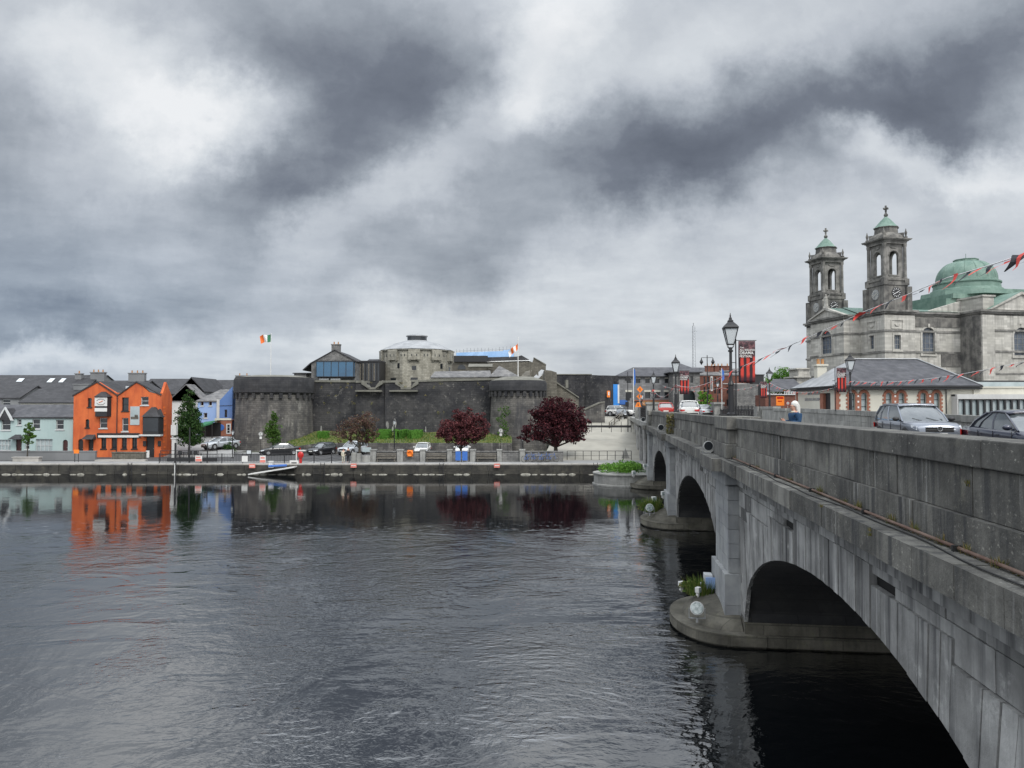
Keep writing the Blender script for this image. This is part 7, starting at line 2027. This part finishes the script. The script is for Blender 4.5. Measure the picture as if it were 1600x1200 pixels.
    if badge:
        e = MB(); cz = zt-.14; X = hx+.035
        e.tube([(X,.088*math.cos(2*math.pi*k/20),cz+.088*math.sin(2*math.pi*k/20)) for k in range(21)], .009, 5)
        e.tube([(X,-.04,cz+.075),(X,0,cz+.005),(X,.04,cz+.075)], .009, 4)
        e.tube([(X,-.08,cz+.03),(X,-.042,cz-.07),(X,0,cz-.005),(X,.042,cz-.07),(X,.08,cz+.03)], .009, 4)
        e.build('badge', M['rim'], r); MB().lathe((0,0,0),[(.085,0),(.08,.012)],18,M=Matrix.Translation((hx+.014,0,cz))@Matrix.Rotation(R(90),4,'Y')).build('badge_disc', M['frame_dark'], r)
    # windscreen line and wipers
    sf = MB(); sf.tube([shell(0,0)+Vector((.02,-.05,.0)), shell(.25,0)+Vector((.02,-.55,0))], .008, 4); sf.tube([shell(0,9)+Vector((.02,.55,.0)), shell(.22,9)+Vector((.02,.1,0))], .008, 4); sf.build('wiper', M['frame_dark'], r)
    return r
def face(v_): return BRZ + math.pi        # towards the camera along the bridge
car('silver blue estate SUV coming along the bridge behind the dark saloon', 'suv', 'car_silver', B(32.35,12.25,5.43), BRZ+math.pi, badge=True)
car('dark navy saloon at the right edge in front of the silver SUV', 'sedan', 'car_navy', B(24.05,12.2,5.405), BRZ+math.pi)
car('white compact car on the bridge right of the second lamp post', 'suv', 'car_white', B(73.5,7.6,5.9), BRZ)
car('white topped red hatchback on the bridge just left of the second lamp post', 'hatch', 'car_red', B(84,6.3,5.95), BRZ)
car('pale car seen through the posts beyond the second pair of banners', 'hatch', 'car_pale', B(100,11.8,5.75), BRZ+R(25))
PG = 'cars parked along the far quay'
def qcar(label, kind, paint, px, py, rz, z=1.085):
    g = G(px, py, z); return car(label, kind, paint, (g.x, g.y+.9, z), rz, PG)
qcar('black small SUV parked on the quay, left of the two people', 'hatch', 'car_black', 500, 711, R(-118))
qcar('dark saloon parked at the foot of the left castle tower', 'sedan', 'car_black', 434, 711.5, R(-155))
qcar('silver car parked behind the two people under the thin tree', 'suv', 'car_pale', 549, 711, R(-112))
qcar('white car parked behind the stone wall right of the orange lifebelt', 'hatch', 'car_white', 659, 711.5, R(-92))
qcar('white car parked directly behind the blue boards', 'hatch', 'car_white', 722, 711.5, R(-90))
g = P(341,700,96.5); car('silver saloon parked on the plaza between the green tree and the tower', 'sedan', 'car_pale', (g.x,g.y+.9,1.73), R(-125), PG)
g = P(972, 652, 120); car('white van like car parked at the head of the ramp below the blue poster', 'suv', 'car_white', (g.x,122,5.55), R(-25), PG)
g = P(966, 655, 119); car('dark car parked at the head of the ramp left of the camera post', 'hatch', 'car_black', (g.x+.4,118.3,5.3), R(-100), PG)

# ------------------------------------------------------------------ quay furniture
def quay_pier(label, px0, px1, y0, y1, Y=83.4):
    return MB().box((XP(px0,Y),Y,1.05),(XP(px1,Y),Y+.6,ZP(y0,Y)))
r = thing('quay_bench_wall', 'low stone quayside wall with square pillars and built in benches', 'wall', (XP(579,83.4),83.4,1.07))
X0 = XP(579,83.4); xp = lambda px: XP(px,83.4)-X0
a = MB()
for p0, p1 in ((579,588),(621,630),(657,665),(699,706),(735,743),(777,784),(812,820)): a.mark(); a.box((xp(p0),-.1,0),(xp(p1),.6,1.22)); a.box((xp(p0)-.06,-.16,1.22),(xp(p1)+.06,.66,1.34))
a.build('pillar', M['stone_light'], r)
a = MB()
for p0, p1 in ((588,621),(630,657),(665,699),(706,735),(743,777),(784,812),(820,880)):
    a.mark(); a.box((xp(p0),.15,0),(xp(p1),.45,1.05)); a.box((xp(p0),.08,1.05),(xp(p1),.52,1.15))
a.build('panel', M['grey_rubble'], r)
a = MB()
for p0, p1 in ((588,621),(665,699),(743,777)):
    a.mark()
    for k in range(3): a.box((xp(p0)+.1,-.1-.0,.42+.2*k),(xp(p1)-.1,-.04,.54+.2*k))
    for k in range(3): a.box((xp(p0)+.1,-.62+.16*k,.38),(xp(p1)-.1,-.5+.16*k,.42))
    a.box((xp(p0)+.2,-.55,0),(xp(p0)+.28,-.1,.38)); a.box((xp(p1)-.28,-.55,0),(xp(p1)-.2,-.1,.38))
a.build('bench', M['timber'], r)
p = P(640.5, 708.5, 83.2); r = thing('lifebuoy', 'orange lifebuoy hung on the stone panel between two benches', 'lifebuoy', (p.x,83.2,p.z))
a = MB(); pts = [(.27*math.cos(2*math.pi*k/18),0,.27*math.sin(2*math.pi*k/18)) for k in range(19)]; a.tube(pts, .085, 8); a.build('ring', M['orange_sign'], r, smooth=60)
MB().box((-.3,.08,-.35),(.3,.16,.35)).build('backing', M['orange_sign'], r)
for px_, l_ in ((716,'left'),(726.5,'right')):
    r = thing('blue_board', 'blue notice board under the plum tree, %s one of the pair' % l_, 'board', (XP(px_,82.9),82.9,1.1), 0, 'blue boards on the quay')
    MB().box((-.28,-.03,.15),(.28,.03,1.12)).build('panel', M['blue_board'], r); MB().box((-.26,.0,0),(-.2,.05,.15)).box((.2,0,0),(.26,.05,.15)).build('legs', M['steel'], r)
def sign(name, label, px, py, Y, w, h, m, marks=None, pole=True, mk='frame_dark', zb=1.07):
    p = P(px, py, Y); r = thing(name, label, 'sign', (p.x, p.y, zb)); z = p.z-zb
    b = MB().box((-w/2,-.03,z-h/2),(w/2,.02,z+h/2)).build('panel', M[m], r)
    if marks:
        a = MB()
        for (x0,x1,z0,z1) in marks: a.box((x0*w,-.045,z+z0*h),(x1*w,-.031,z+z1*h))
        a.build('marking', M[mk], b)
    if pole: MB().box((-w*.4,.02,0),(-w*.4+.05,.06,z-h/2+.05)).box((w*.4-.05,.02,0),(w*.4,.06,z-h/2+.05)).build('pole', M['paint_black'], r)
    return r
bar = [(-.4,.4,.05,.2),(-.4,.4,-.25,-.1)]
sign('mooring_sign', 'pink and white warning sign on the quay wall left of the gangway', 394, 728, 79.6, .62, .42, 'pink_sign', [(-.4,.4,-.1,.1)], False, 'paint_white')
sign('mooring_sign', 'pink and white warning sign on the quay wall below the two people', 552.5, 727.5, 79.6, .60, .42, 'pink_sign', [(-.4,.4,-.1,.1)], False, 'paint_white')
sign('mooring_sign', 'pink and white warning sign on the quay wall near the copper beech', 776.5, 727.5, 79.6, .60, .42, 'pink_sign', [(-.4,.4,-.1,.1)], False, 'paint_white')
sign('notice_sign', 'red and white notice on the railing below the tall green tree', 310.5, 716.5, 80.8, .7, .62, 'paint_white', [(-.45,.45,-.45,-.05),(-.4,.3,.15,.3)], False, 'pink_sign')
sign('notice_sign', 'plain pale notice on the railing below the left castle tower', 382.5, 717, 80.8, .6, .62, 'paint_white', None, False)
sign('notice_sign', 'white and red notice on the railing beside the dark saloon', 410.5, 717.5, 80.8, .62, .75, 'paint_white', [(-.45,.45,-.45,-.1),(-.35,.35,.1,.3)], False, 'pink_sign')
sign('information_board', 'dark framed information board on the grass by the tower foot', 389, 706.5, 90, .62, .55, 'frame_dark', [(-.4,.4,-.36,.36)], True, 'glass_frosted')
sign('information_board', 'grey framed board under the thin brownish tree', 573, 702.5, 84.5, .95, .5, 'glass_pale', None, True)
sign('warning_board', 'orange round topped warning sign at the left quay below the pub', 119.5, 705.5, 83, .55, .42, 'orange_sign', None, True)
def psign(label, px, py, Y):
    p = P(px, py, Y); r = thing('parking_sign', label, 'road sign', (p.x, p.y, 1.07), 0, 'round parking signs'); z = p.z-1.07
    Rr = Matrix.Translation((0,0,z))@Matrix.Rotation(R(90),4,'X')
    MB().lathe((0,0,0),[(.26,0),(.26,.03)],18,M=Rr).build('disc', M['paint_white'], r)
    MB().tube([Rr@Vector((.21*math.cos(2*math.pi*k/16),.21*math.sin(2*math.pi*k/16),.035)) for k in range(17)], .02, 4).build('rim', M['frame_dark'], r)
    text('P', .26, M['frame_dark'], r, (-.08,-.04,z-.10)); MB().box((-.14,-.03,z-.62),(.14,.0,z-.32)).build('plate', M['paint_white'], r); MB().tube([(0,.03,0),(0,.03,z)], .035, 6).build('pole', M['paint_black'], r)
psign('round white parking sign in front of the left castle tower', 407.5, 678, 94); psign('round white parking sign below the right castle tower', 782.5, 673, 92)
r = thing('quay_railing', 'black vertical bar railing along the quay left of the gangway', 'railing', (XP(250,81.2),81.2,1.07)); L = XP(458,81.2)-XP(250,81.2)
a = MB(); a.box((0,-.02,.95),(L,.02,1.0)); a.box((0,-.02,.1),(L,.02,.14)); a.build('rail', M['paint_black'], r)
a = MB(); x = 0
while x < L: a.box((x-.012,-.012,.14),(x+.012,.012,.95)); x += .16
a.build('bars', M['paint_black'], r)
a = MB(); x = 0
while x < L: a.box((x-.035,-.035,0),(x+.035,.035,1.05)); x += 2.2
a.build('post', M['paint_black'], r)
r = thing('ramp_railing', 'dark railing round the sunken slip left of the bar railing', 'railing', (XP(252,84),84,1.07)); L = XP(340,84)-XP(252,84)
a = MB(); a.box((0,-.03,1.15),(L,.03,1.2)); a.box((0,-.02,.75),(L,.02,.78)); a.box((L*.12,-.1,0),(L,.1,.38))
for i in range(7): a.box((L*i/6-.03,-.03,0),(L*i/6+.03,.03,1.2))
a.build('rail', M['frame_dark'], r)
r = thing('chain_fence', 'black posts with hanging chains along the quay beside the two people', 'fence', (XP(464,81),81,1.07)); L = XP(546,81)-XP(464,81)
a = MB()
for i in range(4): a.lathe((L*i/3,0,0),[(.05,0),(.045,.95),(.07,1.0),(.03,1.08)],8)
a.build('post', M['paint_black'], r); a = MB()
for i in range(3):
    for z in (.9,.6,.3): a.tube([(L*(i+k/8)/3,0,z-.16*4*(k/8)*(1-k/8)) for k in range(9)], .016, 4)
a.build('chain', M['paint_black'], r)
r = thing('gangway', 'white sloping gangway slab leading down to the water from the quay', 'gangway', (0,0,0))
A, Bq = P(390,740.5,78.9), P(462,729,79.4)
a = MB(); vs = []
for p in (A,Bq):
    vs += [(p.x,p.y-.5,p.z-.08),(p.x,p.y+.5,p.z-.08),(p.x,p.y+.5,p.z+.04),(p.x,p.y-.5,p.z+.04)]
a.add(vs,[(0,1,2,3),(4,7,6,5),(0,4,5,1),(1,5,6,2),(2,6,7,3),(3,7,4,0)]); a.build('deck', M['paint_white'], r)
MB().tube([P(424,728.5,79.2)+Vector((-.3,0,0)), P(448,727,79.3)], .11, 8).build('roller', M['blue_board'], r, smooth=60)
tag(MB().box((XP(422,79.6),79.3,.75),(XP(428,79.6),79.7,1.35)).box((XP(421.5,79.6),79.25,1.35),(XP(428.5,79.6),79.75,1.42)).build('bollard', M['paint_white']), 'white block bollard at the low end of the blue roller', 'bollard')
sign('notice_sign', 'white notice board at the top of the gangway', 459.5, 723.5, 80.4, .9, .55, 'paint_white', [(-.3,.3,-.05,.15),(-.3,.3,-.3,-.15)], False)
r = thing('lifebuoy_station', 'red lifebuoy cabinet at the quay edge beside the gangway notice', 'lifebuoy', (XP(470.5,80.6),80.6,1.12))
MB().box((-.12,-.1,0),(.12,.1,.5)).ball((0,-.05,.85),(.33,.16,.38),12,8).build('cabinet', M['tail_red'], r, smooth=60)
MB().box((-.55,.15,0),(-.45,.25,1.25)).box((-.55,.12,1.25),(.45,.3,1.38)).build('frame', M['paint_white'], r)
def qlamp(label, px, yb, yt, Y, head='lantern'):
    z0 = max(1.07, ZP(yb,Y)); r = thing('quay_lamp_post', label, 'street lamp', (XP(px,Y),Y,z0), 0, 'lamp posts on the quay'); h = ZP(yt,Y)-z0
    MB().lathe((0,0,0),[(.11,0),(.11,.1),(.06,.2),(.05,h*.8),(.04,h-.45)],8).build('post', M['paint_black'], r)
    MB().lathe((0,0,h-.45),[(.06,0),(.17,.36)],6).build('lantern_glass', M['glass_frosted'], r); MB().lathe((0,0,h-.09),[(.2,0),(.08,.13),(.02,.22)],6).build('lantern_cap', M['paint_black'], r)
qlamp('slim black lamp post in front of the hedge letters', 616.5, 705, 657, 89); qlamp('short black lamp post right of the silver saloon', 364, 716, 673, 84); qlamp('dark lamp post under the copper beech', 817, 705, 683, 92)
r, h = simple_post('mooring_post', 'thick dark mooring post with pale foot standing at the quay edge', 275, 79.4, 745, 692, 'frame_dark', .14, zb=-.5)
MB().tube([(0.02,-.16,.3),(0.02,-.16,1.75)], .05, 6).build('foot_pole', M['paint_white'], r)
simple_post('quay_post', 'dark steel post on the quay right of the mooring post', 297, 82, 718, 668, 'frame_dark', .09, zb=1.07); simple_post('quay_post', 'thin dark post left of the pink and white railing notice', 325, 82, 722, 692, 'frame_dark', .07, zb=1.07)
tag(MB().box((XP(550,82.5),82.3,1.07),(XP(557,82.5),83,2.1)).box((XP(557.5,82.5),82.4,1.07),(XP(564,82.5),83,2.0)).box((XP(566,83),83,1.07),(XP(579,83),83.5,1.75)).build('stone_blocks', M['stone_light']), 'pale stacked stone blocks right of the two people', 'stone blocks')
# bicycles by the beech
def bicycle(lab, x, y, rz):
    r = thing('bicycle', lab, 'bicycle', (x,y,1.09), rz, 'bicycles parked by the copper beech')
    for cx in (-.52,.52):
        w_ = MB(); w_.tube([(cx+.33*math.cos(2*math.pi*k/16),0,.34+.33*math.sin(2*math.pi*k/16)) for k in range(17)], .022, 5)
        for k in range(6): w_.tube([(cx,0,.34),(cx+.33*math.cos(k*1.05),0,.34+.33*math.sin(k*1.05))], .005, 3)
        w_.build('wheel', M['tyre'], r)
    f = MB(); f.tube([(-.52,0,.34),(-.1,0,.32),(.36,0,.82),(-.2,0,.84),(-.52,0,.34)], .022, 5); f.tube([(-.1,0,.32),(-.24,0,.95)], .02, 5); f.tube([(.52,0,.34),(.36,0,.82),(.33,0,1.0)], .02, 5); f.build('frame', M['blue_board'], r)
    MB().box((-.36,-.06,.94),(-.12,.06,.99)).build('saddle', M['tyre'], r); MB().tube([(.25,-.27,1.02),(.36,0,1.0),(.25,.27,1.02)], .016, 5).build('handlebar', M['steel'], r)
bicycle('leftmost bicycle parked at the quay wall by the copper beech', XP(826,82.6), 82.6, R(15)); bicycle('bicycle parked second from left by the copper beech', XP(837,82.7), 82.7, R(-12)); bicycle('bicycle parked third from left by the copper beech', XP(849,82.6), 82.6, R(20)); bicycle('rightmost bicycle parked nearest the beech trunk', XP(861,82.8), 82.8, R(-5))
# cafe tables by the tree
r = thing('cafe_table', 'dark outdoor cafe table set under the tall green tree', 'table', (XP(288,88),88,1.09)); MB().lathe((0,0,0),[(.3,0),(.04,.05),(.04,.7),(.45,.72),(.45,.75)],14).build('table_top', M['frame_dark'], r)
for i, (px_, l_) in enumerate(((281,'left of'),(297,'right of'),(305,'farther right of'))):
    r = thing('cafe_chair', 'dark cafe chair %s the round table under the green tree' % l_, 'chair', (XP(px_,88),88+.2*i,1.09), R(20*i), 'cafe chairs by the tall green tree')
    MB().box((-.22,-.22,.42),(.22,.22,.46)).build('seat', M['frame_dark'], r); MB().box((-.22,.19,.46),(.22,.22,.9)).build('backrest', M['frame_dark'], r)
    for sx in (-.2,.18):
        for sy in (-.2,.18): MB().box((sx,sy,0),(sx+.02,sy+.02,.42)).build('leg', M['frame_dark'], r)

# ------------------------------------------------------------------ people
def skin(name, verts, edges, radii, m, parent, root=0, sub=2):
    me = bpy.data.meshes.new(name); me.from_pydata(verts, edges, []); me.materials.append(m)
    o = bpy.data.objects.new(name, me); COL.objects.link(o); o.parent = parent
    sk = o.modifiers.new('skin', 'SKIN'); sk.use_smooth_shade = True
    o.modifiers.new('sub', 'SUBSURF').levels = sub; o.modifiers['sub'].render_levels = sub
    if not me.skin_vertices:
        bpy.context.view_layer.objects.active = o
    for i, sv in enumerate(me.skin_vertices[0].data):
        rr = radii[i]; sv.radius = (rr, rr) if not isinstance(rr, tuple) else rr; sv.use_root = (i == root)
    return o
def freeze(o):
    """bake the skin modifier so that the figure is an ordinary mesh"""
    dg = bpy.context.evaluated_depsgraph_get(); me = bpy.data.meshes.new_from_object(o.evaluated_get(dg))
    o.modifiers.clear(); o.data = me
    me.polygons.foreach_set('use_smooth', [True]*len(me.polygons)); return o
# woman: faces -x (left in the photo); origin at feet
Wm = thing('person', 'woman with long white hair, glasses and blue jacket looking at a phone', 'person', B(20.6,4.85,5.53), R(10)); Wm.scale = (.95,.95,.95)
V = [(0,0,.93),(0,0,1.10),(-.01,0,1.27),(0,0,1.38),(-.02,0,1.44),(-.035,0,1.50),(-.03,0,1.58),(-.02,0,1.645),(0,.15,1.36),(.02,.20,1.14),(-.17,.16,1.12),(-.27,.09,1.17),(0,-.15,1.36),(.01,-.21,1.13),(-.18,-.17,1.10),(-.28,-.06,1.15),
     (0,.09,.88),(-.02,.095,.48),(.03,.1,.08),(-.12,.1,.03),(0,-.09,.88),(-.03,-.095,.48),(.02,-.1,.08),(-.13,-.1,.03)]
E = [(0,1),(1,2),(2,3),(3,4),(4,5),(5,6),(6,7),(3,8),(8,9),(9,10),(10,11),(3,12),(12,13),(13,14),(14,15),(0,16),(16,17),(17,18),(18,19),(0,20),(20,21),(21,22),(22,23)]
rad = [(.125,.15),(.105,.13),(.12,.15),(.085,.10),.052,.06,.085,.065,.06,.047,.035,.03,.06,.047,.035,.03,.085,.06,.042,.035,.085,.06,.042,.035]
o = skin('body', [Vector(v) for v in V], E, rad, M['skin'], Wm); freeze(o)
def fingers(base, d, side, mname, parent, curl=.35):
    # five fingers rooted in the palm: four unequal and one thumb leaving the side near the base
    base = Vector(base); d = Vector(d).normalized(); side = Vector(side).normalized(); up = d.cross(side)
    a = MB(); a.ball(base, (.042,.036,.02), 10, 6)
    for k, ln in enumerate((.062,.072,.068,.052)):
        s = base + d*.032 + side*(.026-.0175*k)
        a.tube([s, s+d*ln*.5, s+d*ln*.8-up*ln*curl*.6, s+d*ln*.9-up*ln*curl*1.3], [.0095,.009,.008,.006], 6)
    s = base + side*.03 - d*.01
    a.tube([s, s+side*.022+d*.02, s+side*.02+d*.048-up*.01], [.011,.010,.007], 6)
    return a.build('hand', M[mname], parent, smooth=70)
fingers((-.315,.055,1.19), (-.9,-.35,.25), (.1,-.4,.9), 'skin', Wm); fingers((-.325,-.04,1.165), (-.85,.5,.2), (.1,.3,.9), 'skin', Wm)
# jacket, trousers, shoes, hair, glasses, bag strap
V2 = [(0,0,.86),(0,0,1.06),(-.01,0,1.26),(0,0,1.385),(0,.155,1.365),(.025,.21,1.14),(-.215,.125,1.14),(0,-.155,1.365),(.015,-.22,1.13),(-.225,-.115,1.12)]
o = skin('jacket', [Vector(v) for v in V2], [(0,1),(1,2),(2,3),(3,4),(4,5),(5,6),(3,7),(7,8),(8,9)], [(.155,.19),(.14,.17),(.155,.19),(.10,.12),.085,.072,.05,.085,.072,.05], M['jacket_blue'], Wm); freeze(o)
V3 = [(0,0,.9),(0,.09,.8),(-.02,.095,.48),(.03,.1,.12),(0,-.09,.8),(-.03,-.095,.48),(.02,-.1,.12)]
o = skin('trousers', [Vector(v) for v in V3], [(0,1),(1,2),(2,3),(0,4),(4,5),(5,6)], [(.14,.17),.105,.08,.065,.105,.08,.065], M['cloth_black'], Wm); freeze(o)
MB().ball((-.06,.1,.035),(.13,.05,.045),10,6).build('shoe', M['tyre'], Wm, smooth=70); MB().ball((-.07,-.1,.035),(.13,.05,.045),10,6).build('shoe', M['tyre'], Wm, smooth=70)
h = MB(); h.ball((.012,0,1.615),(.108,.094,.108),16,10); h.tube([(.05,0,1.60),(.075,.0,1.50),(.085,0,1.40),(.10,0,1.29),(.095,0,1.22)],[.088,.085,.075,.055,.02],10); h.tube([(.02,.075,1.6),(.03,.085,1.5),(.05,.08,1.4)],[.03,.03,.02],6); h.tube([(.02,-.075,1.6),(.03,-.085,1.5),(.05,-.08,1.4)],[.03,.03,.02],6)
h.build('hair', M['hair_white'], Wm, smooth=70)
f = MB(); f.ball((-.112,0,1.535),(.02,.013,.018),8,6); f.ball((-.10,0,1.50),(.012,.026,.007),8,5); f.ball((-.075,0,1.54),(.045,.065,.075),12,8); f.build('face', M['skin'], Wm, smooth=70)
gls = MB()
for s in (-1,1):
    gls.tube([(-.118,s*.034+.025*math.cos(2*math.pi*k/10),1.562+.018*math.sin(2*math.pi*k/10)) for k in range(11)], .004, 4); gls.tube([(-.115,s*.06,1.567),(-.02,s*.085,1.565)], .004, 4)
gls.tube([(-.12,-.01,1.565),(-.12,.01,1.565)], .004, 4); gls.build('glasses', M['frame_dark'], Wm)
MB().lathe((0,0,0),[(.085,0),(.1,.03),(.07,.055)],12,M=Matrix.Translation((-.005,0,1.385))).build('scarf', M['cloth_cream'], Wm, smooth=60)
tag(MB().box((-.035,-.004,-.07),(.035,.004,.07), B(20.6,4.85,5.53).to_4d().xyz and (Matrix.Translation(B(20.6,4.85,5.53)+Vector((-.37,-.07,1.14)))@Matrix.Rotation(R(80),4,'Z')@Matrix.Rotation(R(-40),4,'X'))).build('phone', M['frame_dark']), 'dark phone held in both hands by the woman in blue', 'phone')
def walker(label, px, Y, h, top, legs, rz, hair='hair_dark', bag=None, zb=1.1):
    r = thing('person', label, 'person', (XP(px,Y),Y,zb), rz); s = h/1.7
    V = [(0,0,.93),(0,0,1.2),(0,0,1.4),(0,0,1.47),(-.01,0,1.56),(0,0,1.64),(0,.17,1.38),(.03,.21,1.12),(-.06,.22,.88),(0,-.17,1.38),(.03,-.21,1.12),(-.06,-.22,.88),(0,.09,.86),(-.02,.1,.46),(.02,.1,.06),(-.12,.1,.04),(0,-.09,.86),(.03,-.1,.46),(.06,-.1,.06),(-.08,-.1,.04)]
    E = [(0,1),(1,2),(2,3),(3,4),(4,5),(2,6),(6,7),(7,8),(2,9),(9,10),(10,11),(0,12),(12,13),(13,14),(14,15),(0,16),(16,17),(17,18),(18,19)]
    rd = [.13,.12,.08,.05,.082,.06,.055,.042,.03,.055,.042,.03,.085,.06,.04,.035,.085,.06,.04,.035]
    o = skin('body', [Vector(v)*s for v in V], E, [q*s for q in rd], M['skin'], r, sub=1); freeze(o)
    V2 = [(0,0,.8),(0,0,1.05),(0,0,1.38),(0,.17,1.37),(.03,.22,1.12),(-.05,.22,.92),(0,-.17,1.37),(.03,-.22,1.12),(-.05,-.22,.92)]
    o = skin('coat', [Vector(v)*s for v in V2], [(0,1),(1,2),(2,3),(3,4),(4,5),(2,6),(6,7),(7,8)], [(.17*s,.2*s),(.15*s,.18*s),(.11*s,.14*s)]+[.075*s,.06*s,.05*s]*2, M[top], r, sub=1); freeze(o)
    V3 = [(0,0,.88),(0,.09,.8),(-.02,.1,.46),(.02,.1,.08),(0,-.09,.8),(.03,-.1,.46),(.06,-.1,.08)]
    o = skin('trousers', [Vector(v)*s for v in V3], [(0,1),(1,2),(2,3),(0,4),(4,5),(5,6)], [.15*s,.1*s,.08*s,.06*s,.1*s,.08*s,.06*s], M[legs], r, sub=1); freeze(o)
    MB().ball((.015*s,0,1.64*s),(.1*s,.09*s,.09*s),10,7).build('hair', M[hair], r, smooth=70)
    if bag: MB().ball((.0,-.2*s,1.2*s),(.14*s,.09*s,.2*s),8,6).build('backpack', M[bag], r, smooth=70)
    return r
walker('person in cream coat with a small black backpack at the chain fence', 537, 81.5, 1.5, 'cloth_cream', 'cloth_cream', R(90), bag='cloth_black')
walker('person dressed in black standing beside the person in cream', 544.5, 82, 1.6, 'cloth_black', 'cloth_black', R(60))
